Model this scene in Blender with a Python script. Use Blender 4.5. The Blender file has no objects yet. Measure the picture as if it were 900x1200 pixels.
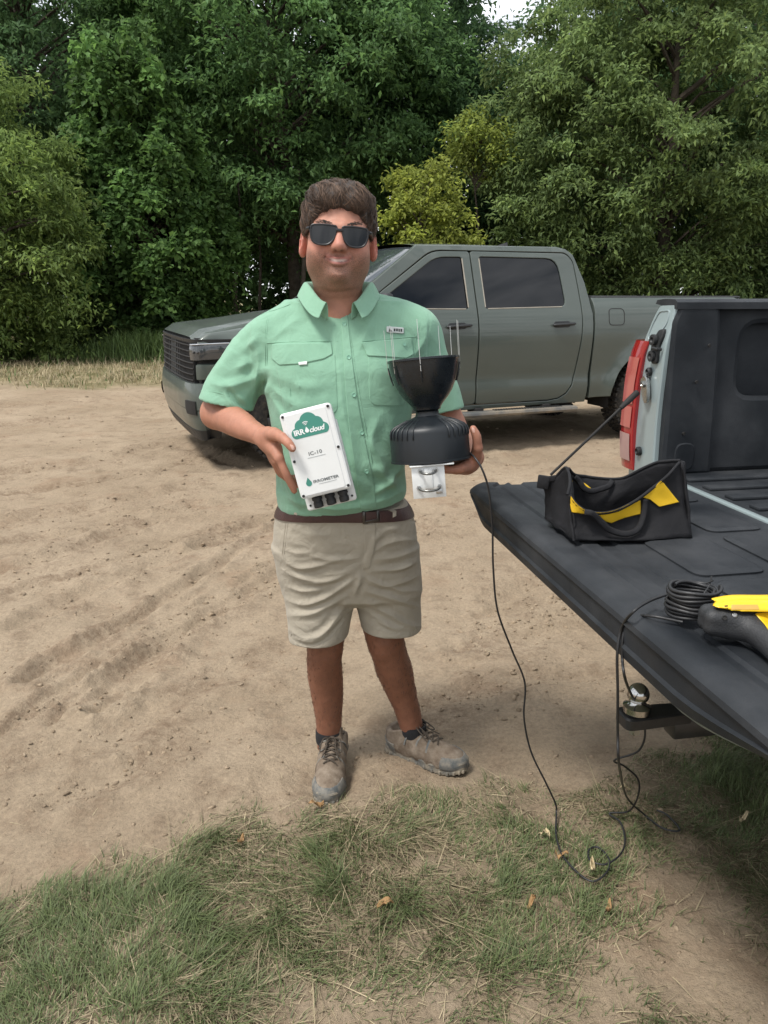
import bpy, bmesh, math, random
import numpy as np
from mathutils import Vector, Matrix
from mathutils.bvhtree import BVHTree
from mathutils.geometry import delaunay_2d_cdt

# ------------------------------------------------------------------ camera, sky, sun, exposure
scene = bpy.context.scene
COL = scene.collection
CAM_H, PITCH, FOC = 1.48, math.radians(15.8), 900.0
cam_data = bpy.data.cameras.new('camera')
cam = bpy.data.objects.new('camera', cam_data)
COL.objects.link(cam)
cam.location = (0, 0, CAM_H)
cam.rotation_euler = (math.pi / 2 - PITCH, 0, 0)
cam_data.sensor_fit = 'VERTICAL'
cam_data.sensor_height = 36.0
cam_data.sensor_width = 27.0
cam_data.lens = 27.0
cam_data.clip_start = 0.02
cam_data.clip_end = 2000
scene.camera = cam

SUN_EL, SUN_AZ = math.radians(62), math.radians(-125)     # azimuth from +Y, clockwise
world = bpy.data.worlds.new('World')
scene.world = world
world.use_nodes = True
wn = world.node_tree
wn.nodes.clear()
w_out = wn.nodes.new('ShaderNodeOutputWorld')
w_bg = wn.nodes.new('ShaderNodeBackground')
w_bg.inputs['Strength'].default_value = 0.10
sky = wn.nodes.new('ShaderNodeTexSky')
sky.sky_type = 'NISHITA'
sky.sun_disc = False
sky.sun_elevation = SUN_EL
sky.sun_rotation = SUN_AZ
sky.dust_density = 2.0
w_tc = wn.nodes.new('ShaderNodeTexCoord')
w_map = wn.nodes.new('ShaderNodeMapping')
w_map.inputs['Scale'].default_value = (1.0, 1.0, 4.5)
w_no = wn.nodes.new('ShaderNodeTexNoise')
w_no.inputs['Scale'].default_value = 4.2
w_no.inputs['Detail'].default_value = 7
w_no.inputs['Roughness'].default_value = 0.58
w_no.inputs['Distortion'].default_value = 0.4
w_rp = wn.nodes.new('ShaderNodeValToRGB')                 # cloud deck: grey bellies to bright thin cloud
w_rp.color_ramp.elements[0].position = 0.36
w_rp.color_ramp.elements[0].color = (1.5, 1.8, 2.15, 1)
w_rp.color_ramp.elements[1].position = 0.66
w_rp.color_ramp.elements[1].color = (9.6, 9.7, 9.8, 1)
w_mx = wn.nodes.new('ShaderNodeMix')
w_mx.data_type = 'RGBA'
w_mx.inputs[0].default_value = 0.88
L = wn.links.new
L(w_tc.outputs['Generated'], w_map.inputs['Vector'])
L(w_map.outputs['Vector'], w_no.inputs['Vector'])
L(w_no.outputs['Fac'], w_rp.inputs['Fac'])
L(sky.outputs['Color'], w_mx.inputs[6])
L(w_rp.outputs['Color'], w_mx.inputs[7])
L(w_mx.outputs[2], w_bg.inputs['Color'])
L(w_bg.outputs['Background'], w_out.inputs['Surface'])

sun_data = bpy.data.lights.new('sun', 'SUN')
sun_data.energy = 1.8
sun_data.angle = math.radians(14)
sun_data.color = (1.0, 0.965, 0.91)
sun = bpy.data.objects.new('sun', sun_data)
COL.objects.link(sun)
_sd = Vector((math.sin(SUN_AZ) * math.cos(SUN_EL), math.cos(SUN_AZ) * math.cos(SUN_EL), math.sin(SUN_EL)))
sun.rotation_euler = (-_sd).to_track_quat('-Z', 'Y').to_euler()
sun.location = (0, 0, 30)

scene.view_settings.view_transform = 'Standard'
scene.view_settings.look = 'None'
scene.view_settings.exposure = 1.1
scene.view_settings.gamma = 1.0
scene.view_settings.use_curve_mapping = False
scene.render.engine = 'CYCLES'
scene.cycles.max_bounces = 8
scene.cycles.transparent_max_bounces = 8
scene.cycles.use_denoising = True

rng = np.random.default_rng(7)
random.seed(7)

# ------------------------------------------------------------------ camera geometry: photo pixels (900 x 1200) to points in the place
CP, SP = math.cos(PITCH), math.sin(PITCH)
def ray(px, py):
    u, v = (px - 450) / FOC, (600 - py) / FOC
    return np.array([u, CP + v * SP, -SP + v * CP])
def at_depth(px, py, Y):
    d = ray(px, py)
    return np.array([0, 0, CAM_H]) + d * (Y / d[1])
def on_level(px, py, z=0.0):
    d = ray(px, py)
    return np.array([0, 0, CAM_H]) + d * ((z - CAM_H) / d[2])
def to_px(P):
    P = np.asarray(P, float)
    zc = (P[..., 2] - CAM_H)
    dep = P[..., 1] * CP - zc * SP
    up = P[..., 1] * SP + zc * CP
    return np.stack([450 + FOC * P[..., 0] / dep, 600 - FOC * up / dep], -1)

# ------------------------------------------------------------------ noise
_NT = np.random.default_rng(99).uniform(-1, 1, (512, 512)).astype(np.float32)
def _fl(x):
    i = np.floor(x); f = (x - i).astype(np.float32)
    return i.astype(np.int32), f * f * (3 - 2 * f)
def noise2(x, y, seed=0):
    x, y = np.broadcast_arrays(np.asarray(x, np.float32), np.asarray(y, np.float32))
    ix, fx = _fl(x); iy, fy = _fl(y)
    ix = (ix + seed * 37) & 511; iy = (iy + seed * 91) & 511
    jx, jy = (ix + 1) & 511, (iy + 1) & 511
    a, b = _NT[ix, iy], _NT[ix, jy]
    a = a + (_NT[jx, iy] - a) * fx; b = b + (_NT[jx, jy] - b) * fx
    return a + (b - a) * fy
def noise3(x, y, z, seed=0):
    z = np.asarray(z, np.float32)
    iz, fz = _fl(z)
    ox, oy = (iz * 131 + seed * 7) % 509, (iz * 57 + seed * 13) % 503
    ox2, oy2 = ((iz + 1) * 131 + seed * 7) % 509, ((iz + 1) * 57 + seed * 13) % 503
    a = noise2(x + ox, y + oy, seed); b = noise2(x + ox2, y + oy2, seed)
    return a + (b - a) * fz
def fbm2(x, y, seed=0, octv=4, gain=0.5):
    r, a, f = 0, 1.0, 1.0
    for o in range(octv):
        r = r + a * noise2(x * f, y * f, seed + o * 17)
        a *= gain; f *= 2.03
    return r
def smooth(a, b, x):
    t = np.clip((x - a) / (b - a), 0, 1)
    return t * t * (3 - 2 * t)

# ------------------------------------------------------------------ materials
def _node(nt, t, **kw):
    n = nt.nodes.new(t)
    for k, v in kw.items():
        setattr(n, k, v)
    return n
def mat(name, col, rough=0.6, metal=0.0, var=0.0, vscale=8.0, bump=0.0, bscale=60.0, coat=0.0, spec=0.5, attr=None, col2=None, trans=0.0, rvar=0.0, bdetail=4, subs=0.0, sheen=0.0, brough=0.6, bdist=0.01, bump2=0.0, b2scale=20.0):
    """principled material; var: mottling, bump: fine relief, attr: point colour that tints the base"""
    m = bpy.data.materials.new(name)
    m.use_nodes = True
    nt = m.node_tree
    b = nt.nodes['Principled BSDF']
    b.inputs['Roughness'].default_value = rough
    b.inputs['Metallic'].default_value = metal
    b.inputs['Specular IOR Level'].default_value = spec
    b.inputs['Coat Weight'].default_value = coat
    b.inputs['Coat Roughness'].default_value = 0.04
    if sheen: b.inputs['Sheen Weight'].default_value = sheen
    if subs:
        b.inputs['Subsurface Weight'].default_value = subs
        b.inputs['Subsurface Radius'].default_value = (0.012, 0.005, 0.003)
        b.inputs['Subsurface Scale'].default_value = 1.0
    tc = _node(nt, 'ShaderNodeTexCoord')
    ln = nt.links.new
    c_out = None
    if attr:
        a = _node(nt, 'ShaderNodeAttribute', attribute_name=attr)
        c_out = a.outputs['Color']
    else:
        rgb = _node(nt, 'ShaderNodeRGB'); rgb.outputs[0].default_value = (*col, 1)
        c_out = rgb.outputs[0]
    if var or col2:
        n = _node(nt, 'ShaderNodeTexNoise'); n.inputs['Scale'].default_value = vscale; n.inputs['Detail'].default_value = 6
        n.inputs['Roughness'].default_value = 0.62
        ln(tc.outputs['Object'], n.inputs['Vector'])
        if col2:
            mx = _node(nt, 'ShaderNodeMix', data_type='RGBA')
            rp = _node(nt, 'ShaderNodeMapRange'); rp.inputs[1].default_value = 0.38; rp.inputs[2].default_value = 0.64
            ln(n.outputs['Fac'], rp.inputs[0]); ln(rp.outputs[0], mx.inputs[0])
            ln(c_out, mx.inputs[6]); mx.inputs[7].default_value = (*col2, 1)
            c_out = mx.outputs[2]
        if var:
            rp = _node(nt, 'ShaderNodeMapRange'); rp.inputs[1].default_value = 0.3; rp.inputs[2].default_value = 0.7
            rp.inputs[3].default_value = 1 - var; rp.inputs[4].default_value = 1 + var
            ln(n.outputs['Fac'], rp.inputs[0])
            hs = _node(nt, 'ShaderNodeHueSaturation'); ln(rp.outputs[0], hs.inputs['Value']); ln(c_out, hs.inputs['Color'])
            c_out = hs.outputs['Color']
    ln(c_out, b.inputs['Base Color'])
    if rvar:
        n2 = _node(nt, 'ShaderNodeTexNoise'); n2.inputs['Scale'].default_value = vscale * 2.3; n2.inputs['Detail'].default_value = 5
        ln(tc.outputs['Object'], n2.inputs['Vector'])
        rp = _node(nt, 'ShaderNodeMapRange'); rp.inputs[1].default_value = 0.3; rp.inputs[2].default_value = 0.7
        rp.inputs[3].default_value = max(0.02, rough - rvar); rp.inputs[4].default_value = min(1, rough + rvar)
        ln(n2.outputs['Fac'], rp.inputs[0]); ln(rp.outputs[0], b.inputs['Roughness'])
    if bump:
        n3 = _node(nt, 'ShaderNodeTexNoise'); n3.inputs['Scale'].default_value = bscale; n3.inputs['Detail'].default_value = bdetail
        n3.inputs['Roughness'].default_value = brough
        ln(tc.outputs['Object'], n3.inputs['Vector'])
        bp = _node(nt, 'ShaderNodeBump'); bp.inputs['Strength'].default_value = bump; bp.inputs['Distance'].default_value = bdist
        ln(n3.outputs['Fac'], bp.inputs['Height']); ln(bp.outputs['Normal'], b.inputs['Normal'])
        if bump2:
            n4 = _node(nt, 'ShaderNodeTexNoise'); n4.inputs['Scale'].default_value = b2scale; n4.inputs['Detail'].default_value = 3; n4.inputs['Distortion'].default_value = 1.6
            ln(tc.outputs['Object'], n4.inputs['Vector'])
            bq = _node(nt, 'ShaderNodeBump'); bq.inputs['Strength'].default_value = bump2; bq.inputs['Distance'].default_value = 0.012
            ln(n4.outputs['Fac'], bq.inputs['Height']); ln(bq.outputs['Normal'], bp.inputs['Normal'])
    if trans:
        tr = _node(nt, 'ShaderNodeBsdfTranslucent'); ln(c_out, tr.inputs['Color'])
        ms = _node(nt, 'ShaderNodeMixShader'); ms.inputs[0].default_value = trans
        out = nt.nodes['Material Output']
        ln(b.outputs[0], ms.inputs[1]); ln(tr.outputs[0], ms.inputs[2]); ln(ms.outputs[0], out.inputs['Surface'])
    return m

# ------------------------------------------------------------------ mesh helpers
def link(name, me, material=None, parent=None, smooth_angle=None):
    o = bpy.data.objects.new(name, me)
    COL.objects.link(o)
    if material is not None:
        for m in (material if isinstance(material, (list, tuple)) else [material]):
            me.materials.append(m)
    if parent is not None:
        o.parent = parent
    if smooth_angle is not None:
        me.polygons.foreach_set('use_smooth', np.ones(len(me.polygons), bool))
        if smooth_angle < 180:
            me.set_sharp_from_angle(angle=math.radians(smooth_angle))
    return o
def mesh_np(name, V, F, colors=None):
    """V (n,3), F (m,3) or (m,4) arrays, fast"""
    me = bpy.data.meshes.new(name)
    V = np.ascontiguousarray(V, np.float32); F = np.ascontiguousarray(F, np.int32)
    k = F.shape[1]
    me.vertices.add(len(V)); me.vertices.foreach_set('co', V.ravel())
    me.loops.add(F.size); me.loops.foreach_set('vertex_index', F.ravel())
    me.polygons.add(len(F))
    me.polygons.foreach_set('loop_start', np.arange(0, F.size, k, dtype=np.int32))
    me.update(calc_edges=True)
    if colors is not None:
        at = me.color_attributes.new('tint', 'FLOAT_COLOR', 'POINT')
        c = np.ones((len(V), 4), np.float32); c[:, :3] = colors
        at.data.foreach_set('color', c.ravel())
    return me
def empty(name, loc=(0, 0, 0), rz=0.0):
    o = bpy.data.objects.new(name, None)
    COL.objects.link(o)
    o.location = loc; o.rotation_euler = (0, 0, rz)
    o.empty_display_size = 0.1
    return o
def tag(o, label, cat, group=None, kind=None):
    if label: o['label'] = label
    if cat: o['category'] = cat
    if group: o['group'] = group
    if kind: o['kind'] = kind
    return o
class MB:
    """collects faces of one part"""
    def __init__(s): s.v = []; s.f = []
    def add(s, V, F):
        n = len(s.v); s.v += [tuple(map(float, p)) for p in V]; s.f += [tuple(i + n for i in f) for f in F]; return s
    def box(s, c, d, R=None, bev=0.0):
        x, y, z = [k / 2 for k in d]
        b = min(bev, x * .9, y * .9, z * .9)
        if b <= 0:
            V = np.array([(i, j, k) for i in (-x, x) for j in (-y, y) for k in (-z, z)])
            F = [(0, 1, 3, 2), (4, 6, 7, 5), (0, 4, 5, 1), (2, 3, 7, 6), (0, 2, 6, 4), (1, 5, 7, 3)]
        else:
            bm = bmesh.new(); bmesh.ops.create_cube(bm, size=1)
            for v in bm.verts: v.co = Vector((v.co.x * 2 * x, v.co.y * 2 * y, v.co.z * 2 * z))
            bmesh.ops.bevel(bm, geom=bm.edges[:], offset=b, segments=2, affect='EDGES', profile=0.5)
            bm.verts.index_update()
            V = np.array([v.co[:] for v in bm.verts]); F = [tuple(v.index for v in f.verts) for f in bm.faces]; bm.free()
        if R is not None: V = V @ np.array(R).T
        return s.add(V + np.array(c), F)
    def tube(s, path, r, n=8, cap=True, flat=None):
        P = np.asarray(path, float); m = len(P)
        r = np.broadcast_to(np.asarray(r, float), (m,)) if np.ndim(r) < 1 or len(np.atleast_1d(r)) != m else np.asarray(r, float)
        T = np.gradient(P, axis=0); T /= np.linalg.norm(T, axis=1)[:, None] + 1e-12
        up = np.array([0, 0, 1.0]) if abs(T[0][2]) < .9 else np.array([1.0, 0, 0])
        N = np.cross(T[0], up); N /= np.linalg.norm(N)
        V = []
        a = np.linspace(0, 2 * np.pi, n, endpoint=False)
        for i in range(m):
            N = N - T[i] * (N @ T[i]); N /= np.linalg.norm(N) + 1e-12
            B = np.cross(T[i], N)
            V.append(P[i] + r[i] * (np.cos(a)[:, None] * N + np.sin(a)[:, None] * B * (flat or 1)))
        V = np.concatenate(V)
        F = [(i * n + j, i * n + (j + 1) % n, (i + 1) * n + (j + 1) % n, (i + 1) * n + j) for i in range(m - 1) for j in range(n)]
        if cap:
            F += [tuple(range(n - 1, -1, -1)), tuple(range((m - 1) * n, m * n))]
        return s.add(V, F)
    def grid(s, G, closed_u=False, closed_v=False):
        """G (nu, nv, 3)"""
        G = np.asarray(G); nu, nv = G.shape[:2]
        F = []
        for i in range(nu if closed_u else nu - 1):
            for j in range(nv if closed_v else nv - 1):
                i2, j2 = (i + 1) % nu, (j + 1) % nv
                F.append((i * nv + j, i2 * nv + j, i2 * nv + j2, i * nv + j2))
        return s.add(G.reshape(-1, 3), F)
    def lathe(s, prof, n=24, c=(0, 0, 0), R=None, cap=True):
        """prof: (r, z) from bottom to top around local z"""
        a = np.linspace(0, 2 * np.pi, n, endpoint=False)
        V = np.concatenate([np.stack([r * np.cos(a), r * np.sin(a), np.full(n, z)], -1) for r, z in prof])
        if R is not None: V = V @ np.array(R).T
        m = len(prof)
        F = [(i * n + j, i * n + (j + 1) % n, (i + 1) * n + (j + 1) % n, (i + 1) * n + j) for i in range(m - 1) for j in range(n)]
        if cap: F += [tuple(range(n - 1, -1, -1)), tuple(range((m - 1) * n, m * n))]
        return s.add(V + np.array(c), F)
    def xform(s, M):
        M = Matrix(M); s.v = [tuple(M @ Vector(p)) for p in s.v]; return s
    def build(s, name, material=None, parent=None, smooth_angle=35, recalc=True):
        me = bpy.data.meshes.new(name)
        me.from_pydata(s.v, [], s.f); me.update()
        if recalc:
            bm = bmesh.new(); bm.from_mesh(me); bmesh.ops.recalc_face_normals(bm, faces=bm.faces[:]); bm.to_mesh(me); bm.free()
        return link(name, me, material, parent, smooth_angle)
def rot(ax, ang):
    return np.array(Matrix.Rotation(ang, 3, ax))
def catmull(pts, n=10, closed=False):
    P = np.asarray(pts, float)
    Q = np.concatenate([[P[-1]], P, P[:2]]) if closed else np.concatenate([[2 * P[0] - P[1]], P, [2 * P[-1] - P[-2]]])
    out = []
    for i in range(1, len(Q) - 2):
        for t in np.linspace(0, 1, n, endpoint=False):
            a, b, c, d = Q[i - 1], Q[i], Q[i + 1], Q[i + 2]
            out.append(.5 * (2 * b + (c - a) * t + (2 * a - 5 * b + 4 * c - d) * t * t + (3 * b - a - 3 * c + d) * t ** 3))
    if not closed: out.append(Q[-2])
    return np.array(out)
def round_poly(pts, rad, n=5):
    """polygon with rounded corners; rad scalar or per corner"""
    P = np.asarray(pts, float); m = len(P); out = []
    rad = np.broadcast_to(rad, (m,))
    for i in range(m):
        p, a, b = P[i], P[i - 1], P[(i + 1) % m]
        da, db = a - p, b - p
        la, lb = np.linalg.norm(da), np.linalg.norm(db)
        r = min(rad[i], la * .49, lb * .49)
        if r < 1e-5: out.append(p); continue
        q0, q1 = p + da / la * r, p + db / lb * r
        for t in np.linspace(0, 1, n):
            out.append((1 - t) ** 2 * q0 + 2 * t * (1 - t) * p + t * t * q1)
    return np.array(out)
def resample_closed(P, step):
    P = np.asarray(P, float); out = []
    for i in range(len(P)):
        a, b = P[i], P[(i + 1) % len(P)]
        d = np.linalg.norm(b - a)
        if d < 1e-9: continue
        k = max(1, int(round(d / step)))
        for j in range(k): out.append(a + (b - a) * j / k)
    return np.array(out)
def poly_inset(P, d):
    P = np.asarray(P, float)
    A = np.sum(P[:, 0] * np.roll(P[:, 1], -1) - np.roll(P[:, 0], -1) * P[:, 1])
    e0 = P - np.roll(P, 1, 0); e1 = np.roll(P, -1, 0) - P
    n0 = np.stack([-e0[:, 1], e0[:, 0]], -1); n1 = np.stack([-e1[:, 1], e1[:, 0]], -1)
    n0 /= np.linalg.norm(n0, axis=1)[:, None] + 1e-12; n1 /= np.linalg.norm(n1, axis=1)[:, None] + 1e-12
    n = n0 + n1; n /= np.linalg.norm(n, axis=1)[:, None] + 1e-12
    c = np.clip(np.sum(n * n0, 1), .4, 1)
    return P + n * (d / c)[:, None] * (1 if A > 0 else -1)
def inside_poly(x, y, P):
    r = np.zeros(np.shape(x), bool); j = len(P) - 1
    for i in range(len(P)):
        xi, yi = P[i]; xj, yj = P[j]
        r ^= ((yi > y) != (yj > y)) & (x < (xj - xi) * (y - yi) / (yj - yi + 1e-12) + xi)
        j = i
    return r
def panel(mb, outline, fn, step, depth=0.025, edge=0.006, lip=0.004, inner=True, holes=()):
    """sheet over a 2-D outline; fn(u, v, drop) -> xyz array; rolled edge and a returned lip give the shut line its depth"""
    O = resample_closed(outline, step)
    rings = [(O, [])]
    I = poly_inset(O, edge)
    Hs = [resample_closed(h, step) for h in holes]
    pts = [tuple(p) for p in I]; edges = [(i, (i + 1) % len(I)) for i in range(len(I))]
    for h in Hs:
        hi = poly_inset(h, -edge); k = len(pts)
        pts += [tuple(p) for p in hi]; edges += [(k + i, k + (i + 1) % len(hi)) for i in range(len(hi))]
    if inner:
        mn, mx = O.min(0), O.max(0)
        gx, gy = np.meshgrid(np.arange(mn[0] + step * .5, mx[0], step), np.arange(mn[1] + step * .5, mx[1], step))
        gx, gy = gx.ravel(), gy.ravel()
        shr = poly_inset(O, edge + step * .45)
        ok = inside_poly(gx, gy, shr)
        for h in Hs: ok &= ~inside_poly(gx, gy, poly_inset(h, -(edge + step * .45)))
        pts += list(zip(gx[ok], gy[ok]))
    V2, E2, F2, *_ = delaunay_2d_cdt([Vector(p) for p in pts], edges, [], 1 if not Hs else 0, 1e-7)
    V2 = np.array([p[:] for p in V2])
    if Hs:
        cen = np.array([V2[list(f)].mean(0) for f in F2])
        k = inside_poly(cen[:, 0], cen[:, 1], I)
        for h in Hs: k &= ~inside_poly(cen[:, 0], cen[:, 1], poly_inset(h, -edge * .98))
        F2 = [f for f, q in zip(F2, k) if q]
    mb.add(fn(V2[:, 0], V2[:, 1], np.zeros(len(V2))), F2)
    def ring(A, B):
        n = len(A)
        V = np.concatenate([fn(A[:, 0], A[:, 1], np.zeros(n)), fn(B[:, 0], B[:, 1], np.full(n, lip)), fn(B[:, 0], B[:, 1], np.full(n, depth))])
        F = []
        for i in range(n):
            j = (i + 1) % n
            F += [(i, j, n + j, n + i), (n + i, n + j, 2 * n + j, 2 * n + i)]
        mb.add(V, F)
    ring(I, O)
    for h in Hs: ring(poly_inset(h, -edge), h)
    return mb
def weld(o, d=0.0005):
    bm = bmesh.new(); bm.from_mesh(o.data); bmesh.ops.remove_doubles(bm, verts=bm.verts[:], dist=d)
    bmesh.ops.recalc_face_normals(bm, faces=bm.faces[:]); bm.to_mesh(o.data); bm.free()
    return o
# ================================================================== GROUND
def axis(fine0, fine1, d0, dmax, far0, far1, g):
    a = list(np.arange(fine0, fine1, d0)); d = d0
    while a[-1] < far1: d = min(d * g, dmax if a[-1] < 14 else 1e9); a.append(a[-1] + d)
    d = d0; b = []
    x = fine0
    while x > far0: d = min(d * g, dmax if x > -9 else 1e9); x -= d; b.append(x)
    return np.array(b[::-1] + a)
gx = axis(-1.5, 1.5, .0145, .07, -220, 220, 1.022)
gy = axis(.75, 2.9, .0125, .075, -60, 320, 1.012)
# photo-traced places on the level ground
def gline(pxs): return np.array([on_level(*p)[:2] for p in pxs])
def dist_line(X, Y, P):
    best = np.full(np.shape(X), 1e9); along = np.zeros(np.shape(X)); acc = 0
    for a, b in zip(P[:-1], P[1:]):
        d = b - a; l = np.linalg.norm(d)
        t = np.clip(((X - a[0]) * d[0] + (Y - a[1]) * d[1]) / l ** 2, 0, 1)
        q = np.hypot(X - a[0] - t * d[0], Y - a[1] - t * d[1])
        k = q < best
        best = np.where(k, q, best); along = np.where(k, acc + t * l, along); acc += l
    return best, along
RUTS = [(gline([(30, 800), (100, 757), (180, 712), (250, 665), (340, 602), (420, 560)]), .040, .030),
        (gline([(120, 830), (200, 745), (270, 705), (345, 655), (460, 600)]), .055, .028),
        (gline([(0, 672), (60, 655), (140, 622), (210, 600), (300, 575)]), .06, .026),
        (gline([(0, 610), (70, 600), (160, 583), (260, 560)]), .07, .022),
        (gline([(0, 555), (90, 545), (200, 520), (330, 560)]), .09, .030),
        (gline([(0, 900), (120, 870), (250, 800), (340, 760)]), .06, .014),
        (gline([(540, 760), (640, 742), (760, 715)]), .07, .014),
        (gline([(580, 700), (660, 680), (760, 660)]), .07, .014),
        (gline([(0, 500), (200, 480), (420, 505), (600, 540)]), .13, .026),
        (gline([(0, 476), (200, 466), (330, 470)]), .2, .03),
        (gline([(20, 735), (110, 690), (200, 655), (300, 620)]), .05, .020), (gline([(500, 830), (600, 800), (720, 790)]), .05, .012), (gline([(0, 640), (120, 618), (230, 588)]), .05, .02), (gline([(420, 640), (520, 610), (640, 590)]), .06, .02), (gline([(230, 640), (330, 600), (400, 560)]), .05, .022),
        (gline([(0, 860), (90, 800), (190, 735), (290, 678), (370, 630)]), .025, .014), (gline([(60, 850), (150, 780), (250, 722), (330, 680)]), .025, .012), (gline([(0, 580), (110, 566), (230, 540), (300, 520)]), .05, .022), (gline([(0, 700), (90, 676), (190, 640), (270, 612)]), .035, .018),
        (gline([(560, 720), (640, 704), (720, 690)]), .03, .010), (gline([(545, 740), (640, 724), (740, 704)]), .025, .010), (gline([(420, 900), (500, 850), (620, 820)]), .03, .008), (gline([(60, 940), (170, 900), (280, 850)]), .04, .010)]
def base_height(X, Y):
    near = 1 / (1 + (np.abs(Y) / 60) ** 2)
    h = .018 * fbm2(X * .55, Y * .55, 3, 3) + .010 * fbm2(X * 2.3, Y * 2.3, 11, 3)
    h += .0085 * fbm2(X * 9, Y * 9, 23, 3) + .0065 * np.abs(fbm2(X * 24, Y * 24, 31, 3)) * smooth(-.5, .4, fbm2(X * 1.7, Y * 1.7, 44, 3))
    shp = np.shape(X); X = np.ravel(X); Y = np.ravel(Y); h = np.ravel(h)
    for P, w, dp in RUTS:
        lo, hi = P.min(0) - 6 * w, P.max(0) + 6 * w
        near_rut = np.nonzero((X > lo[0]) & (X < hi[0]) & (Y > lo[1]) & (Y < hi[1]))[0]
        if not len(near_rut): continue
        xx, yy = X[near_rut], Y[near_rut]
        d, al = dist_line(xx, yy, P)
        d = d + .03 * noise2(al * 5, al * .3, 77)
        br = .55 + .45 * noise2(al * 3.1, al * .1 + 5, 51)
        h[near_rut] += 1.5 * dp * br * (-np.exp(-(d / w) ** 2) + .8 * np.exp(-((d - 1.9 * w) / (.8 * w)) ** 2) * (.5 + .6 * np.abs(fbm2(xx * 24, yy * 24, 5, 2))))
    X, Y, h = X.reshape(shp), Y.reshape(shp), h.reshape(shp)
    # grass verge rises a little
    h += .05 * smooth(12.5, 17, Y) * near
    return h * near
STAND = [on_level(384, 918)[:2], on_level(470, 868)[:2], on_level(525, 893)[:2]]
def height(X, Y):
    h = base_height(X, Y)
    for p in STAND:
        k = np.exp(-(((X - p[0]) ** 2 + (Y - p[1]) ** 2) / .10 ** 2) ** 2)
        h = h * (1 - k)
    return h
GX, GY = np.meshgrid(gx, gy, indexing='ij')
GZ = height(GX, GY)
nxg, nyg = GX.shape
gi = np.arange(nxg * nyg).reshape(nxg, nyg)
GF = np.stack([gi[:-1, :-1], gi[1:, :-1], gi[1:, 1:], gi[:-1, 1:]], -1).reshape(-1, 4)
def gheight(x, y):
    return float(height(np.array([x], float), np.array([y], float))[0])

# where the grass grows (0..1), used for the blades and for the litter under them
GP = np.array([(-400, 1120), (0, 1072), (40, 1040), (120, 1002), (200, 972), (262, 958), (330, 968), (420, 955), (470, 932), (560, 925), (640, 940), (720, 915), (790, 880), (850, 845), (1000, 800), (1500, 800), (1500, 1260), (1300, 1800), (-1200, 1800)], float)
GPw = np.array([on_level(*p)[:2] for p in GP])
BARE = [(505, 1015, .08, .8), (720, 1010, .07, .5), (775, 1040, .12, 1.0), (830, 1075, .15, 1.0), (840, 1130, .2, 1.0), (710, 1175, .12, 1.0), (610, 1185, .10, .9), (520, 1180, .09, .9), (420, 1195, .08, .7),
        (470, 1105, .05, .6), (455, 1030, .04, .6), (640, 955, .06, .7), (800, 1000, .09, .9), (860, 1170, .2, 1.0), (540, 960, .05, .5), (360, 1190, .07, .8), (750, 1110, .1, .7), (700, 950, .05, .5), (880, 1020, .06, .5)]
BAREw = [(*on_level(a, b)[:2], r, s) for a, b, r, s in BARE]
def grass_density(X, Y):
    X = np.asarray(X, float); Y = np.asarray(Y, float)
    k = (Y > -3) & (Y < 4.2) & (np.abs(X) < 5)
    out = np.zeros(X.shape)
    if k.any(): out[k] = _grass_density(X[k], Y[k])
    return out
def _grass_density(X, Y):
    dd, _ = dist_line(X, Y, np.vstack([GPw, GPw[:1]]))
    ins = inside_poly(X, Y, GPw)
    sd = np.where(ins, dd, -dd)
    n = fbm2(X * 5, Y * 5, 91, 4)
    d = smooth(-.05, .16, sd + .09 * n)
    for x, y, r, s in BAREw:
        d = d * (1 - s * np.exp(-(((X - x) ** 2 + (Y - y) ** 2) / r ** 2) * (1 + .5 * n)))
    d *= .7 + .3 * smooth(-.5, .5, fbm2(X * 11, Y * 11, 8, 3) + .2)
    return np.clip(d, 0, 1)
def far_grass(X, Y):
    n = fbm2(X * .6, Y * .6, 14, 4)
    return smooth(12.2, 13.6, Y + .9 * n + .10 * X) * (1 - .0 * X)
gd = grass_density(GX, GY)
fg = far_grass(GX, GY)
rm = np.zeros(GX.shape)
for P, w, dp in RUTS:
    lo, hi = P.min(0) - 8 * w, P.max(0) + 8 * w
    k = (GX > lo[0]) & (GX < hi[0]) & (GY > lo[1]) & (GY < hi[1])
    d, al = dist_line(GX[k], GY[k], P)
    d = d + .05 * noise2(al * 4, al * .3, 77)
    rm[k] = np.maximum(rm[k], np.exp(-((d - .6 * w) / (2.2 * w)) ** 2) * smooth(-.25, .5, fbm2(GX[k] * 4, GY[k] * 4, 6, 3) + .3 * noise2(al * 2, al * 0, 4)))
mask = np.stack([gd, fg, rm], -1).reshape(-1, 3)
g_me = mesh_np('ground', np.stack([GX, GY, GZ], -1).reshape(-1, 3), GF, mask)

gm = bpy.data.materials.new('sandy_dirt'); gm.use_nodes = True
nt = gm.node_tree; b = nt.nodes['Principled BSDF']; b.inputs['Roughness'].default_value = .95; b.inputs['Specular IOR Level'].default_value = .15
ln = nt.links.new
tc = _node(nt, 'ShaderNodeTexCoord')
def _noise(scale, det, rough=.6, dist=0):
    n = _node(nt, 'ShaderNodeTexNoise'); n.inputs['Scale'].default_value = scale; n.inputs['Detail'].default_value = det; n.inputs['Roughness'].default_value = rough; n.inputs['Distortion'].default_value = dist
    ln(tc.outputs['Object'], n.inputs['Vector']); return n
def _ramp(src, p0, p1, c0, c1):
    r = _node(nt, 'ShaderNodeValToRGB'); r.color_ramp.elements[0].position = p0; r.color_ramp.elements[1].position = p1
    r.color_ramp.elements[0].color = (*c0, 1); r.color_ramp.elements[1].color = (*c1, 1); ln(src, r.inputs[0]); return r
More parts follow.
